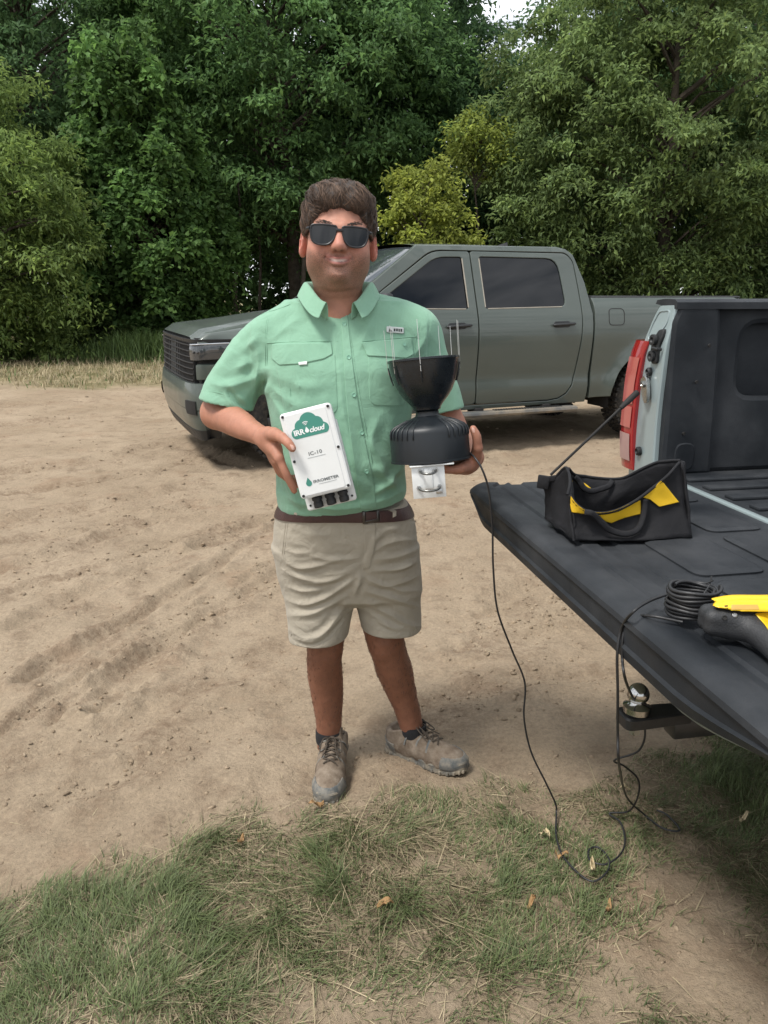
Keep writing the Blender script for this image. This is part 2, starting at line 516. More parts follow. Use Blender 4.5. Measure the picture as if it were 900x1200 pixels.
def _mix(f, a, b_, mode='MIX'):
    m = _node(nt, 'ShaderNodeMix', data_type='RGBA', blend_type=mode)
    if isinstance(f, float): m.inputs[0].default_value = f
    else: ln(f, m.inputs[0])
    for s, q in ((6, a), (7, b_)):
        if isinstance(q, tuple): m.inputs[s].default_value = (*q, 1)
        else: ln(q, m.inputs[s])
    return m.outputs[2]
DIRT_A, DIRT_B, DIRT_C = (.300, .232, .160), (.385, .305, .218), (.215, .158, .108)
n1 = _noise(.9, 5, .6, .3); c = _ramp(n1.outputs['Fac'], .35, .66, DIRT_A, DIRT_B).outputs[0]
n2 = _noise(6.5, 8, .68); f2 = _ramp(n2.outputs['Fac'], .50, .68, (0, 0, 0), (.75, .75, .75)).outputs[0]
c = _mix(f2, c, DIRT_C)
n3 = _noise(70, 4, .7); f3 = _ramp(n3.outputs['Fac'], .30, .72, (.62, .62, .62), (1.30, 1.28, 1.25)).outputs[0]
c = _mix(.55, c, f3, 'MULTIPLY')
vor = _node(nt, 'ShaderNodeTexVoronoi'); vor.inputs['Scale'].default_value = 120; ln(tc.outputs['Object'], vor.inputs['Vector'])
f4 = _ramp(vor.outputs['Distance'], .05, .35, (1.25, 1.22, 1.18), (.9, .9, .9)).outputs[0]
c = _mix(.3, c, f4, 'MULTIPLY')
n5 = _noise(2.1, 6, .65, .5); f5 = _ramp(n5.outputs['Fac'], .56, .74, (0, 0, 0), (.6, .6, .6)).outputs[0]
c = _mix(f5, c, (.255, .165, .105))
at = _node(nt, 'ShaderNodeAttribute', attribute_name='tint'); sep = _node(nt, 'ShaderNodeSeparateColor'); ln(at.outputs['Color'], sep.inputs[0])
n6 = _noise(34, 5, .7); soil = _ramp(n6.outputs['Fac'], .35, .65, (.115, .088, .055), (.235, .185, .120)).outputs[0]
mf = _node(nt, 'ShaderNodeMath', operation='MULTIPLY'); ln(sep.outputs[0], mf.inputs[0]); mf.inputs[1].default_value = .85
c = _mix(mf.outputs[0], c, soil)
n7 = _noise(3.0, 6, .7); verge = _ramp(n7.outputs['Fac'], .35, .62, (.11, .105, .045), (.29, .235, .14)).outputs[0]
c = _mix(sep.outputs[1], c, verge)
n8 = _noise(26, 6, .75); fr = _ramp(n8.outputs['Fac'], .40, .62, (0, 0, 0), (1, 1, 1)).outputs[0]
mr = _node(nt, 'ShaderNodeMath', operation='MULTIPLY'); ln(sep.outputs[2], mr.inputs[0]); ln(fr, mr.inputs[1])
mr2 = _node(nt, 'ShaderNodeMath', operation='MULTIPLY'); ln(mr.outputs[0], mr2.inputs[0]); mr2.inputs[1].default_value = .55
c = _mix(mr2.outputs[0], c, (.175, .118, .078))
ln(c, b.inputs['Base Color'])
nb = _noise(48, 7, .72); bp = _node(nt, 'ShaderNodeBump'); bp.inputs['Strength'].default_value = .75; bp.inputs['Distance'].default_value = .02; ln(nb.outputs['Fac'], bp.inputs['Height'])
nb2 = _noise(190, 3, .7); bp2 = _node(nt, 'ShaderNodeBump'); bp2.inputs['Strength'].default_value = .5; bp2.inputs['Distance'].default_value = .006; ln(nb2.outputs['Fac'], bp2.inputs['Height']); ln(bp.outputs['Normal'], bp2.inputs['Normal'])
ln(bp2.outputs['Normal'], b.inputs['Normal'])
ground = link('ground', g_me, gm, None, 180)
ground['kind'] = 'structure'
ground['label'] = 'pale sandy dirt lot rutted by wheel tracks'

# loose crumbs of dry earth
def lumps(name, P, S, material, seed, cols=None, flat=.6):
    r = np.random.default_rng(seed)
    ico = [(0, 0, 1), (.894, 0, .447), (.276, .851, .447), (-.724, .526, .447), (-.724, -.526, .447), (.276, -.851, .447), (.724, .526, -.447), (-.276, .851, -.447), (-.894, 0, -.447), (-.276, -.851, -.447), (.724, -.526, -.447), (0, 0, -1)]
    fa = [(0, 1, 2), (0, 2, 3), (0, 3, 4), (0, 4, 5), (0, 5, 1), (1, 6, 2), (2, 7, 3), (3, 8, 4), (4, 9, 5), (5, 10, 1), (6, 7, 2), (7, 8, 3), (8, 9, 4), (9, 10, 5), (10, 6, 1)]
    n = len(P)
    V = np.array(ico)[None] * r.uniform(.5, 1.35, (n, 12, 1)) * S[:, None, None]
    V[..., 2] *= flat
    a = r.uniform(0, 6.28, n); ca, sa = np.cos(a)[:, None], np.sin(a)[:, None]
    st = r.uniform(.6, 1.5, n)[:, None]
    x, y = V[..., 0] * st, V[..., 1] / st
    V[..., 0], V[..., 1] = x * ca - y * sa, x * sa + y * ca
    V += P[:, None]
    F = (np.array(fa)[None] + (np.arange(n) * 12)[:, None, None]).reshape(-1, 3)
    cc = None if cols is None else np.repeat(cols, 12, 0)
    me = mesh_np(name, V.reshape(-1, 3), F, cc)
    o = link(name, me, material)
    return o
def scatter_clods():
    r = np.random.default_rng(21)
    pts = []
    # crumbs gather along the ruts
    for P, w, dp in RUTS:
        for _ in range(170):
            i = r.integers(0, len(P) - 1); t = r.random()
            q = P[i] * (1 - t) + P[i + 1] * t + r.normal(0, w * 1.6, 2)
            pts.append((*q, r.gamma(1.3, .0024) * (1 + .10 * q[1])))
    for _ in range(6500):
        Y = .9 + 10 * r.random() ** 1.8; X = r.uniform(-.75, .75) * (Y + .6)
        pts.append((X, Y, r.gamma(1.1, .0019) * (1 + .16 * Y)))
    A = np.array(pts)
    A = A[A[:, 2] < .007 + .0022 * A[:, 1]]
    keep = np.ones(len(A), bool)
    for p in STAND: keep &= np.hypot(A[:, 0] - p[0], A[:, 1] - p[1]) > .11
    A = A[keep]
    z = height(A[:, 0], A[:, 1])
    k = r.uniform(.62, 1.05, (len(A), 1))
    cols = np.array([[.315, .242, .168]]) * k + r.normal(0, .006, (len(A), 1))
    o = lumps('dirt_clods', np.column_stack([A[:, :2], z + A[:, 2] * .15]), A[:, 2], mat('clod', (0, 0, 0), .95, attr='tint', bump=.4, bscale=200, spec=.1), 4, np.clip(cols, .03, 1))
    tag(o, 'loose crumbs and clods of dry earth scattered over the dirt lot', 'dirt', kind='stuff')
scatter_clods()
# ================================================================== TREES
bark = mat('bark', (.085, .070, .056), .95, var=.35, vscale=9, bump=.9, bscale=22, spec=.1, bdist=.03)
def leaf_material(name):
    m = mat(name, (0, 0, 0), .62, attr='tint', trans=.5, spec=.25)
    return m
LEAF = leaf_material('leaf')
def leaf_quads(P, D, N, size, aspect, cols, name, bend=.25):
    """one folded leaf of two triangles per point: P base, D direction, N face normal"""
    n = len(P)
    D = D / (np.linalg.norm(D, axis=1)[:, None] + 1e-9)
    S = np.cross(D, N); S /= np.linalg.norm(S, axis=1)[:, None] + 1e-9
    Nn = np.cross(S, D)
    sz = size[:, None]
    V = np.empty((n, 4, 3), np.float32)
    V[:, 0] = P
    V[:, 1] = P + D * sz * .5 + S * sz * aspect * .5 + Nn * sz * bend * .3
    V[:, 2] = P + D * sz - Nn * sz * bend
    V[:, 3] = P + D * sz * .5 - S * sz * aspect * .5 + Nn * sz * bend * .3
    b = (np.arange(n) * 4)[:, None]
    F = np.concatenate([b + np.array([[0, 1, 2]]), b + np.array([[0, 2, 3]])], 0)
    return mesh_np(name, V.reshape(-1, 3), F, np.repeat(cols, 4, 0))
def crown_clumps(r, c, rad, n, skirt=0.0, lumpy=.35, hollow=.45, seed=0):
    """centres of leaf clumps through an uneven crown volume, denser toward the outside"""
    d = r.normal(size=(n * 3, 3)); d /= np.linalg.norm(d, axis=1)[:, None]
    k = 1 + lumpy * noise3(d[:, 0] * 2.2 + 9, d[:, 1] * 2.2, d[:, 2] * 2.2, seed) + .5 * lumpy * noise3(d[:, 0] * 5, d[:, 1] * 5 + 3, d[:, 2] * 5, seed + 1)
    q = (hollow + (1 - hollow) * r.random(n * 3) ** .55) * k
    p = np.array(c) + d * np.array(rad) * q[:, None]
    p = p[p[:, 2] > .25 + skirt]
    return p[:n]
def make_tree(name, label, base, trunk_h, c, rad, n_clump, per, leaf, aspect, col, spread=(.42, .15), trunk_r=.16, seed=1, droop=.5, hollow=.45, lumpy=.35, skirt=0., limbs=True, group='trees along the edge of the lot', cvar=.22, lean=(0, 0), clumps=None, cat='tree', stems=1):
    r = np.random.default_rng(seed)
    root = empty(name, base)
    tag(root, label, cat, group)
    bx, by = base[0], base[1]
    C = np.array(c, float); C[:2] += 0
    K = crown_clumps(r, C, rad, n_clump, skirt, lumpy, hollow, seed) if clumps is None else np.array(clumps, float)
    # trunk and limbs
    mb = MB()
    top = np.array([C[0] + lean[0], C[1] + lean[1], C[2] + rad[2] * .55])
    for st in range(stems):
        off = r.normal(0, .25 * (stems > 1), 2)
        tt = np.linspace(0, 1, 9)
        path = np.column_stack([off[0] + tt * (top[0] - off[0] * .2) + .12 * np.sin(tt * 5 + st) * tt, off[1] + tt * top[1] + .12 * np.cos(tt * 4 + st) * tt, -.15 + tt * (top[2] + .15)])
        mb.tube(path, trunk_r * (1 - .82 * tt) * (1 if st == 0 else .7) * np.where(tt < .05, 1.3, 1), 8)
        if st == 0: spine = path
    if limbs:
        for i in r.permutation(len(K))[:min(len(K), 70)]:
            p = K[i]
            h = np.clip((p[2] - .35 * np.hypot(p[0] - C[0], p[1] - C[1]) - .2) / (top[2] + .15), .12, .95)
            q = np.array([np.interp(h, tt, spine[:, k]) for k in range(3)])
            mid = (q + p) / 2 + np.array([0, 0, .12 * np.linalg.norm(p - q)]) + r.normal(0, .07, 3)
            L_ = np.linalg.norm(p - q)
            pa = catmull([q, mid, p], 4)
            mb.tube(pa, np.linspace(min(trunk_r * .45, .012 + .014 * L_), .006, len(pa)), 5)
    mb.build('trunk', bark, root, 60)
    # leaves: each clump is a handful of twigs carrying leaves
    m = len(K)
    tw = max(3, per // 9)
    ci = np.repeat(np.arange(m), per)
    sc = r.uniform(.65, 1.35, m)
    out_dir = K - C; out_dir /= np.linalg.norm(out_dir / np.array(rad), axis=1)[:, None] + 1e-6
    od = out_dir[:, :2] / (np.linalg.norm(out_dir[:, :2], axis=1)[:, None] + 1e-6)
    # twig directions
    ta = r.uniform(0, 2 * np.pi, (m, tw)); td = np.stack([np.cos(ta), np.sin(ta), r.normal(.05, .35, (m, tw))], -1)
    td[..., :2] += .55 * od[:, None]
    td /= np.linalg.norm(td, axis=-1)[..., None]
    tlen = r.uniform(.5, 1.1, (m, tw)) * sc[:, None]
    ti = r.integers(0, tw, len(ci))
    u = r.random(len(ci)) ** .7
    T = td[ci, ti]; LN = tlen[ci, ti]
    P = K[ci] + T * (u * LN)[:, None] * spread[0]
    P[:, 2] -= droop * spread[0] * (u * LN) ** 2 * .8
    P += r.normal(0, 1, P.shape) * np.array([spread[0] * .16, spread[0] * .16, spread[1] * .55])
    D = T * .6 + r.normal(0, .65, T.shape); D[:, 2] -= .25 * droop
    N = r.normal(0, .45, T.shape) + np.array([0, 0, 1.25])
    size = leaf * r.uniform(.65, 1.3, len(P))
    ctree = 1 + cvar * r.normal(0, 1, m)
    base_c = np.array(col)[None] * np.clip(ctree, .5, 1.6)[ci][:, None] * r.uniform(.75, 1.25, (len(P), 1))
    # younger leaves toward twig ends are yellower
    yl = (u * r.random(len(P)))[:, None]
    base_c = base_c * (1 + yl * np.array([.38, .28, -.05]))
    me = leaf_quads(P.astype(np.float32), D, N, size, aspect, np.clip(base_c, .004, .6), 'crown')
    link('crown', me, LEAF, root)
    return root
OAK, WIL, IVY, LIME, DEEP, FRESH = (.075, .140, .045), (.13, .17, .06), (.075, .140, .040), (.18, .22, .045), (.055, .105, .038), (.09, .17, .05)
# left: loose bushy tree that hangs to the ground
make_tree('bushy_tree', 'bushy yellow-green tree hanging to the ground at the far left', (-9.4, 17.4, 0), 2, (0, 0, 2.7), (3.2, 2.2, 3.3), 520, 130, .13, .36, (0.169, 0.245, 0.080), spread=(.55, .16), trunk_r=.14, seed=11, droop=.9, hollow=.45, stems=3)
make_tree('vine_covered_tree', 'dark tree smothered in vines between the bushy tree and the tall oak', (-6.0, 20.2, 0), 2, (.1, 0, 2.9), (1.9, 1.6, 4.1), 400, 120, .15, .75, (0.100, 0.185, 0.060), spread=(.42, .22), trunk_r=.2, seed=12, droop=1.1, hollow=.6, lumpy=.42)
make_tree('oak_tree', 'tall layered green oak with bare lower trunk behind the hood of the truck', (-2.6, 24.5, 0), 4, (-.6, 0, 7.6), (5.0, 3.6, 4.6), 780, 135, .165, .46, (0.107, 0.196, 0.076), spread=(.80, .15), trunk_r=.26, seed=13, droop=.7, hollow=.5, lumpy=.35)
make_tree('oak_tree', 'tall oak filling the top left corner behind the bushy tree', (-10.5, 25.5, 0), 4, (0, 0, 7.4), (4.8, 3.4, 5.0), 560, 130, .17, .46, (0.105, 0.190, 0.085), spread=(.80, .16), trunk_r=.25, seed=14, droop=.6, hollow=.35, skirt=.3)
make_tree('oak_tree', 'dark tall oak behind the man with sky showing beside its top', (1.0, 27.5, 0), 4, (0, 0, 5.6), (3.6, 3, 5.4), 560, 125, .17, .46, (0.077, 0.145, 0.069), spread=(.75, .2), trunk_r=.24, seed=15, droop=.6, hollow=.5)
make_tree('sapling', 'small bright yellow-green sapling just behind the man\'s head', (.95, 18.6, 0), 1.2, (0, 0, 2.75), (.95, .8, 1.7), 110, 110, .115, .55, (0.251, 0.297, 0.071), spread=(.32, .16), trunk_r=.05, seed=16, droop=.4, lumpy=.3, group='saplings in front of the trees')
make_tree('slender_tree', 'slender tree with a few bright lime boughs left of the big willow oak', (2.6, 21.0, 0), 3, (-.35, -.2, 5.0), (.95, .6, .7), 30, 110, .12, .5, (0.227, 0.283, 0.071), spread=(.42, .16), trunk_r=.055, seed=17, droop=.3, hollow=.1, group='saplings in front of the trees')
make_tree('willow_oak_tree', 'broad olive green willow oak spreading behind the truck bed', (7.3, 21.3, 0), 2.5, (0, 0, 5.0), (4.9, 3.0, 5.4), 950, 140, .145, .40, (0.155, 0.222, 0.090), spread=(.62, .14), trunk_r=.28, seed=18, droop=.75, hollow=.5, lumpy=.36, skirt=.2)
make_tree('oak_tree', 'fresh green tree at the far right beyond the willow oak', (12.6, 22.0, 0), 2, (0, 0, 4.4), (2.7, 2.4, 4.8), 330, 120, .15, .5, (0.130, 0.230, 0.089), spread=(.55, .16), trunk_r=.16, seed=19, droop=.6, hollow=.5)
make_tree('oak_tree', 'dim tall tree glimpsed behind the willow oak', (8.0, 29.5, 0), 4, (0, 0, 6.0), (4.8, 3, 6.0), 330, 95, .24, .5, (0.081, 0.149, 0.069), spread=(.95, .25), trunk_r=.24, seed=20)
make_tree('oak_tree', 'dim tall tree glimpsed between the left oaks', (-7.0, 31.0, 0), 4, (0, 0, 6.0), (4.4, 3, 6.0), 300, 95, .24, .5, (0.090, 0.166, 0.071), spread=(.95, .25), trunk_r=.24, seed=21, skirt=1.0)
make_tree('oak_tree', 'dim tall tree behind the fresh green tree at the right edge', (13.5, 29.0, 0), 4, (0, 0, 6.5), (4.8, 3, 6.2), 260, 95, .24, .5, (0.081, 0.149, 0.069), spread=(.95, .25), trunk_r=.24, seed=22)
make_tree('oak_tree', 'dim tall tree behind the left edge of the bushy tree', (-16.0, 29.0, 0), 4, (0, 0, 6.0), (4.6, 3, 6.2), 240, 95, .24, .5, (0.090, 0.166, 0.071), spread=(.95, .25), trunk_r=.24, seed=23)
# the wood behind, too far back to tell its trees apart
def far_wood():
    r = np.random.default_rng(88)
    n = 60000
    X = r.uniform(-34, 34, n); Yb = r.uniform(37, 44, n)
    top = 14.5 - 5.5 * np.exp(-((X - 5.6) / 1.6) ** 2) + 2.2 * noise2(X * .22, X * 0 + 3, 2) + 1.2 * noise2(X * .8, X * 0, 5)
    Z = top * r.random(n) ** .8
    k = noise3(X * .55, Yb * .5, Z * .7, 4) > -.42
    P = np.column_stack([X, Yb, Z])[k]; m = len(P)
    D = r.normal(0, 1, (m, 3)); N = r.normal(0, .6, (m, 3)) + np.array([0, -.3, 1])
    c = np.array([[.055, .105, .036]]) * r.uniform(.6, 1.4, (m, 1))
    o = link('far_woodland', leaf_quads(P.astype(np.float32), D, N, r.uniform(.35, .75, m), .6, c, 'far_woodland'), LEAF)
    tag(o, 'dim mass of far-off woodland showing through the gaps', 'woodland', kind='stuff')
far_wood()
# bare stems in the gap left of the man
def bare_stem(x, y, h, rr, lean, seed, label):
    r = np.random.default_rng(seed)
    root = empty('young_tree', (x, y, 0)); tag(root, label, 'tree', 'thin stems in the gap between the trees')
    t = np.linspace(0, 1, 8)
    mb = MB(); mb.tube(np.column_stack([lean * t + .08 * np.sin(t * 7 + seed), .05 * np.cos(t * 6), -.1 + h * t]), rr * (1 - .6 * t), 7); mb.build('trunk', bark, root, 60)
    K = np.column_stack([lean * .8 + r.normal(0, .45, 16), r.normal(0, .4, 16), r.uniform(h * .55, h * 1.02, 16)])
    ci = np.repeat(np.arange(16), 60); P = K[ci] + r.normal(0, 1, (960, 3)) * np.array([.22, .22, .10])
    D = r.normal(0, 1, P.shape); N = r.normal(0, .5, P.shape) + np.array([0, 0, 1])
    link('crown', leaf_quads(P.astype(np.float32), D, N, .11 * r.uniform(.7, 1.3, 960), .45, np.array([OAK]) * r.uniform(.7, 1.4, (960, 1)), 'crown'), LEAF, root)
for k, (x, y, h, rr, le, lb) in enumerate([(-4.2, 22.6, 4.6, .07, .2, 'thin dark stem nearest the vine-covered tree'), (-3.55, 23.4, 4.4, .06, -.15, 'thin dark stem in the middle of the gap by the tall oak'), (-2.35, 22.2, 4.8, .085, .15, 'thicker dark stem just left of the man')]):
    bare_stem(x, y, h, rr, le, 40 + k, lb)
# undergrowth shrubs along the wood's edge
for k, (x, y, rx, rz, colr, lb) in enumerate([
        (-5.0, 20.6, 1.0, .8, IVY, 'low dark shrub at the foot of the vine-covered tree'),
        (-7.4, 19.2, 1.1, .75, (.060, .095, .028), 'low green shrub in front of the vine-covered tree'),
        (-3.0, 25.6, 1.6, .9, DEEP, 'dark shrub in the gap beneath the tall oak'),
        (-.9, 23.5, 1.5, 1.4, DEEP, 'dark shrub behind the man\'s shoulder'),
        (2.2, 24.0, 1.6, 1.7, DEEP, 'dark shrub behind the sapling'),
        (3.6, 20.4, 1.3, 1.2, (.075, .100, .038), 'olive shrub behind the cab of the grey truck'),
        (9.4, 20.0, 1.6, 1.0, (.070, .098, .038), 'olive shrub behind the bed of the grey truck'),
        (11.9, 19.8, 1.3, .95, (.055, .095, .030), 'green shrub at the far right behind the truck bed')]):
    make_tree('shrub', lb, (x, y, 0), .5, (0, 0, rz * .75), (rx, 1.0, rz), 75, 105, .10, .5, colr, spread=(.38, .2), trunk_r=.04, seed=60 + k, group='shrubs along the wood edge', cat='shrub', stems=3)
# ================================================================== PICKUP TRUCKS
# local frame: +X toward the tail (s, metres behind the front axle), -Y the driver's side, Z up
M_RUB = mat('tyre_rubber', (.022, .022, .022), .85, var=.25, vscale=30, bump=.3, bscale=90, col2=(.05, .043, .034), spec=.3)
M_BLK = mat('black_plastic', (.018, .019, .020), .55, bump=.15, bscale=220, rvar=.1)
M_CHAS = mat('chassis_black', (.014, .013, .012), .8, var=.3, vscale=12)
M_GLASS = mat('tinted_glass', (.004, .005, .007), .03, coat=0, spec=.42)
M_WSHIELD = mat('windshield_glass', (.035, .042, .046), .02, spec=1.0)
M_TRIM = mat('window_trim', (.30, .27, .22), .45)
M_ALU = mat('dark_alloy', (.09, .09, .09), .4, metal=.7, rvar=.1)
M_STEEL = mat('steel', (.42, .42, .41), .32, metal=1.0, rvar=.12, vscale=30)
M_LAMP = mat('headlight_lens', (.045, .05, .055), .08, spec=.8, coat=.6)
M_LAMPW = mat('headlight_reflector', (.55, .57, .60), .12, metal=.6)
M_RED = mat('red_lens', (.30, .012, .016), .12, coat=.7, spec=.7)
M_CLR = mat('clear_lens', (.36, .22, .21), .12, coat=.6)
M_RED2 = mat('pale_red_lens', (.42, .10, .09), .10, coat=.7, spec=.7)
def paint(name, col):
    return mat(name, col, .42, metal=.10, coat=.55, spec=.4, var=.05, vscale=1.5, rvar=.06, bump=.02, bscale=6)
PRO = np.array([(.30, .90), (.40, .945), (.50, .975), (.60, .985), (.70, .972), (.80, .985), (.95, 1.000), (1.08, 1.008), (1.18, 1.002), (1.27, .985), (1.335, .962), (1.60, .868), (1.83, .785), (1.90, .752), (1.96, .70)])
PROB = np.array([(.30, .93), (.45, .965), (.60, .985), (.72, .976), (.85, .99), (1.05, 1.005), (1.20, 1.000), (1.30, .985), (1.37, .958), (1.42, .925), (1.455, .885), (1.50, .85)])
def halfw(s, z, bed=False):
    s, z = np.asarray(s, float), np.asarray(z, float)
    T = PROB if bed else PRO
    w = np.interp(z, T[:, 0], T[:, 1])
    for c in (0.0, 3.90):
        d = np.hypot(s - c, z - .43)
        w = w + .040 * np.exp(-((d - .52) / .065) ** 2) * (z > .3)
    w = w - .10 * smooth(-.45, -1.0, s) ** 1.5
    w = w - .05 * smooth(5.0, 5.16, s) ** 2
    return w
def side_fn(sign, bed=False, off=0.0):
    def f(u, v, drop):
        return np.stack([u, sign * (halfw(u, v, bed) - drop + off), v], -1)
    return f
def arch(c, r, z=.43, a0=172, a1=8, n=20):
    a = np.radians(np.linspace(a0, a1, n))
    return [(c + r * math.cos(t), z + r * math.sin(t)) for t in a]
def nose(t, z, ds=0.0):
    """plan curve of the front end, t 0 centre to 1 corner, up to 1.5 along the side"""
    t = np.asarray(t, float)
    a = np.clip(t, 0, 1) * np.pi / 2
    w = .955 * np.sin(a) ** .56
    s = -.72 - .175 * np.cos(a) ** .46
    s = np.where(t > 1, -.72 + (t - 1) * .5, s)
    w = np.where(t > 1, halfw(s, z) - .008, w)
    k = np.sqrt(np.cos(np.clip(t, 0, 1) * np.pi / 2))
    return s - ds * k, w + ds * (1 - k)
def nose_strip(mb, z0, z1, d0, d1, t0=0.0, t1=1.5, n=26, nz=5, back=.05, bulge=0.0, both=True):
    for sg in ((-1, 1) if both else (-1,)):
        tt = np.linspace(t0, t1, n); rows = []
        for k in range(nz):
            f = k / (nz - 1); z = z0 + (z1 - z0) * f; d = d0 + (d1 - d0) * f + bulge * math.sin(math.pi * f)
            s, w = nose(tt, z, d); rows.append(np.stack([s, sg * w, np.full(n, z)], -1))
        s, w = nose(tt, z0, d0 - back); rows.insert(0, np.stack([s, sg * w, np.full(n, z0)], -1))
        s, w = nose(tt, z1, d1 - back); rows.append(np.stack([s, sg * w, np.full(n, z1)], -1))
        mb.grid(np.array(rows))
        if t0 > 0 or t1 < 1.5:
            for e in ((0,) if t0 > 0 else ()) + ((n - 1,) if t1 < 1.5 else ()):
                mb.add([r[e] for r in rows], [tuple(range(len(rows)))])
def make_wheel(root, s, w, sign, r=.415):
    """wheel with tyre, rim; sign -1 driver side"""
    hub = empty('wheel', (s, sign * w, r)); hub.parent = root
    R = rot('X', math.pi / 2)
    wd = .14
    mb = MB()
    mb.lathe([(.245, -wd + .02), (.27, -wd), (.34, -wd - .004), (.385, -wd + .012), (r - .012, -wd + .04), (r - .006, -.05), (r - .006, .05), (r - .012, wd - .04), (.385, wd - .012), (.34, wd + .004), (.27, wd), (.245, wd - .02)], 56, R=R, cap=False)
    for i in range(46):
        a = 2 * math.pi * i / 46
        for k, zz in ((0, -.098), (1, -.035), (0, .035), (1, .098)):
            aa = a + k * math.pi / 46
            Rr = rot('Y', -aa)
            mb.box(Rr @ np.array([r - .006, zz, 0]), (.022, .052, .034), Rr)
    mb.build('tyre', M_RUB, hub, 40)
    mb = MB()
    mb.lathe([(.245, -.12), (.250, -.13), (.235, -.135), (.225, -.10), (.215, .08), (.23, .12)], 40, R=R, cap=False)
    mb.lathe([(.0, -.07 * 1), (.06, -.07), (.065, -.02), (0.0, -.02)], 20, R=R if sign > 0 else rot('X', -math.pi / 2), cap=False)
    face = -.10 * (1 if sign < 0 else -1)
    for i in range(6):
        a = 2 * math.pi * i / 6
        Rr = rot('Y', -a)
        mb.box(Rr @ np.array([.14, face, 0]), (.20, .03, .075), Rr, .01)
    mb.lathe([(.0, -.03), (.075, -.03), (.075, .03), (.0, .03)], 20, c=(0, face, 0), R=R, cap=False)
    mb.build('rim', M_ALU, hub, 40)
    return hub
def make_truck(name, label, loc, rz, body, liner, opened, post_mat=None):
    root = empty(name, loc, rz)
    tag(root, label, 'pickup truck', 'pickup trucks on the dirt lot')
    door_f = round_poly([(.665, .462), (1.800, .462), (1.800, 1.870), (1.41, 1.866), (.605, 1.345), (.64, 1.1)], [.05, .03, .03, .10, .05, 0])
    win_f = round_poly([(.735, 1.362), (1.715, 1.350), (1.715, 1.818), (1.44, 1.815)], [.03, .02, .03, .10])
    door_r = round_poly([(1.812, .462), (2.90, .462), (2.990, 1.25), (2.955, 1.80), (2.885, 1.872), (1.812, 1.872)], [.03, .26, .3, .10, .10, .03])
    win_r = round_poly([(1.895, 1.352), (2.805, 1.368), (2.775, 1.822), (1.895, 1.825)], [.02, .07, .13, .03])
    hole = round_poly([(.655, .452), (2.908, .452), (2.999, 1.25), (2.964, 1.80), (2.892, 1.881), (1.405, 1.876), (.592, 1.342), (.63, 1.1)], [.05, .26, .3, .10, .10, .10, .05, 0])
    for sg in (-1, 1):
        F = side_fn(sg); FB = side_fn(sg, True)
        mb = MB()
        out = np.array([(.56, .40), (3.10, .42), (3.112, 1.30), (3.06, 1.60), (2.97, 1.86), (2.90, 1.915), (2.8, 1.935), (1.27, 1.920), (.42, 1.338), (.575, 1.30), (.62, 1.0)])
        panel(mb, out, F, .055, .05, .006, .004, holes=[hole])
        mb.build('cab_side', body, root, 38)
        for nm, dr, wi in (('front', door_f, win_f), ('rear', door_r, win_r)):
            mb = MB(); panel(mb, dr, F, .045, .04, .006, .0035, holes=[wi])
            d = mb.build('door', body, root, 38)
            g = MB(); panel(g, poly_inset(wi, -.004), side_fn(sg, False, -.014), .06, .004, .002, .001); g.build('window', M_GLASS, d, 60)
            t = MB()
            for (a, b_) in ([(1, 2), (0, 1)] if nm == 'front' else [(0, 3), (0, 1)]):
                base = [(.735, 1.362), (1.715, 1.350), (1.715, 1.818)] if nm == 'front' else [(1.895, 1.352), (2.78, 1.366), None, (1.895, 1.82)]
                p, q = np.array(base[a]), np.array(base[b_]); u = np.linspace(0.03, .97, 14)[:, None]
                L_ = p + (q - p) * u
                t.tube(F(L_[:, 0], L_[:, 1], np.full(14, .003)), .0065, 6)
            t.build('trim', M_TRIM, d, 60)
            hs = (1.46, 1.72) if nm == 'front' else (2.62, 2.88)
            hb = MB(); u = np.linspace(0, 1, 12)
            zz = 1.195 + .012 * u
            ss = hs[0] + (hs[1] - hs[0]) * u
            pth = F(ss, zz, -.034 * np.sin(np.pi * np.clip(u * 1.0, .03, .97)) ** .35)
            hb.tube(pth, np.where((u < .05) | (u > .95), .012, .021), 10, flat=.7); hb.build('handle', M_BLK, d, 60)
            cup = MB(); panel(cup, round_poly([(hs[0] + .02, 1.168), (hs[1] - .05, 1.172), (hs[1] - .05, 1.232), (hs[0] + .02, 1.228)], .028), side_fn(sg, False, .003), .03, .006, .002, .001); cup.build('handle_cup', M_BLK, d, 60)
        # fender
        fo = [(.655, .46), (.63, 1.0), (.585, 1.292), (.40, 1.285), (-.20, 1.155), (-.47, 1.115), (-.505, .62)] + arch(0, .50, a0=166, a1=4, n=18)
        mb = MB(); panel(mb, fo, F, .05, .06, .006, .004); mb.build('fender', body, root, 38)
        # bed side
        bo = [(3.135, 1.452), (3.128, 1.0), (3.135, .46)] + arch(3.90, .52, a0=176, a1=12, n=20) + [(4.60, .55), (5.06, .60), (5.145, .66), (5.15, 1.2), (5.14, 1.40), (5.13, 1.455)]
        mb = MB(); panel(mb, bo, FB, .05, .05, .006, .004)
        bs = mb.build('bed_side', body, root, 38)
        if sg < 0:
            fd = round_poly([(3.30, 1.185), (3.49, 1.185), (3.49, 1.375 - .03), (3.30, 1.375 - .03)], .045)
            g = MB(); O = resample_closed(fd, .02); pts = FB(O[:, 0], O[:, 1], np.full(len(O), -.0005))
            g.tube(np.vstack([pts, pts[:1]]), .0035, 5, cap=False); g.build('fuel_door_seam', M_CHAS, bs, 60)
        # top rail cap
        mb = MB(); ss = np.linspace(3.15, 5.135, 14); G = []
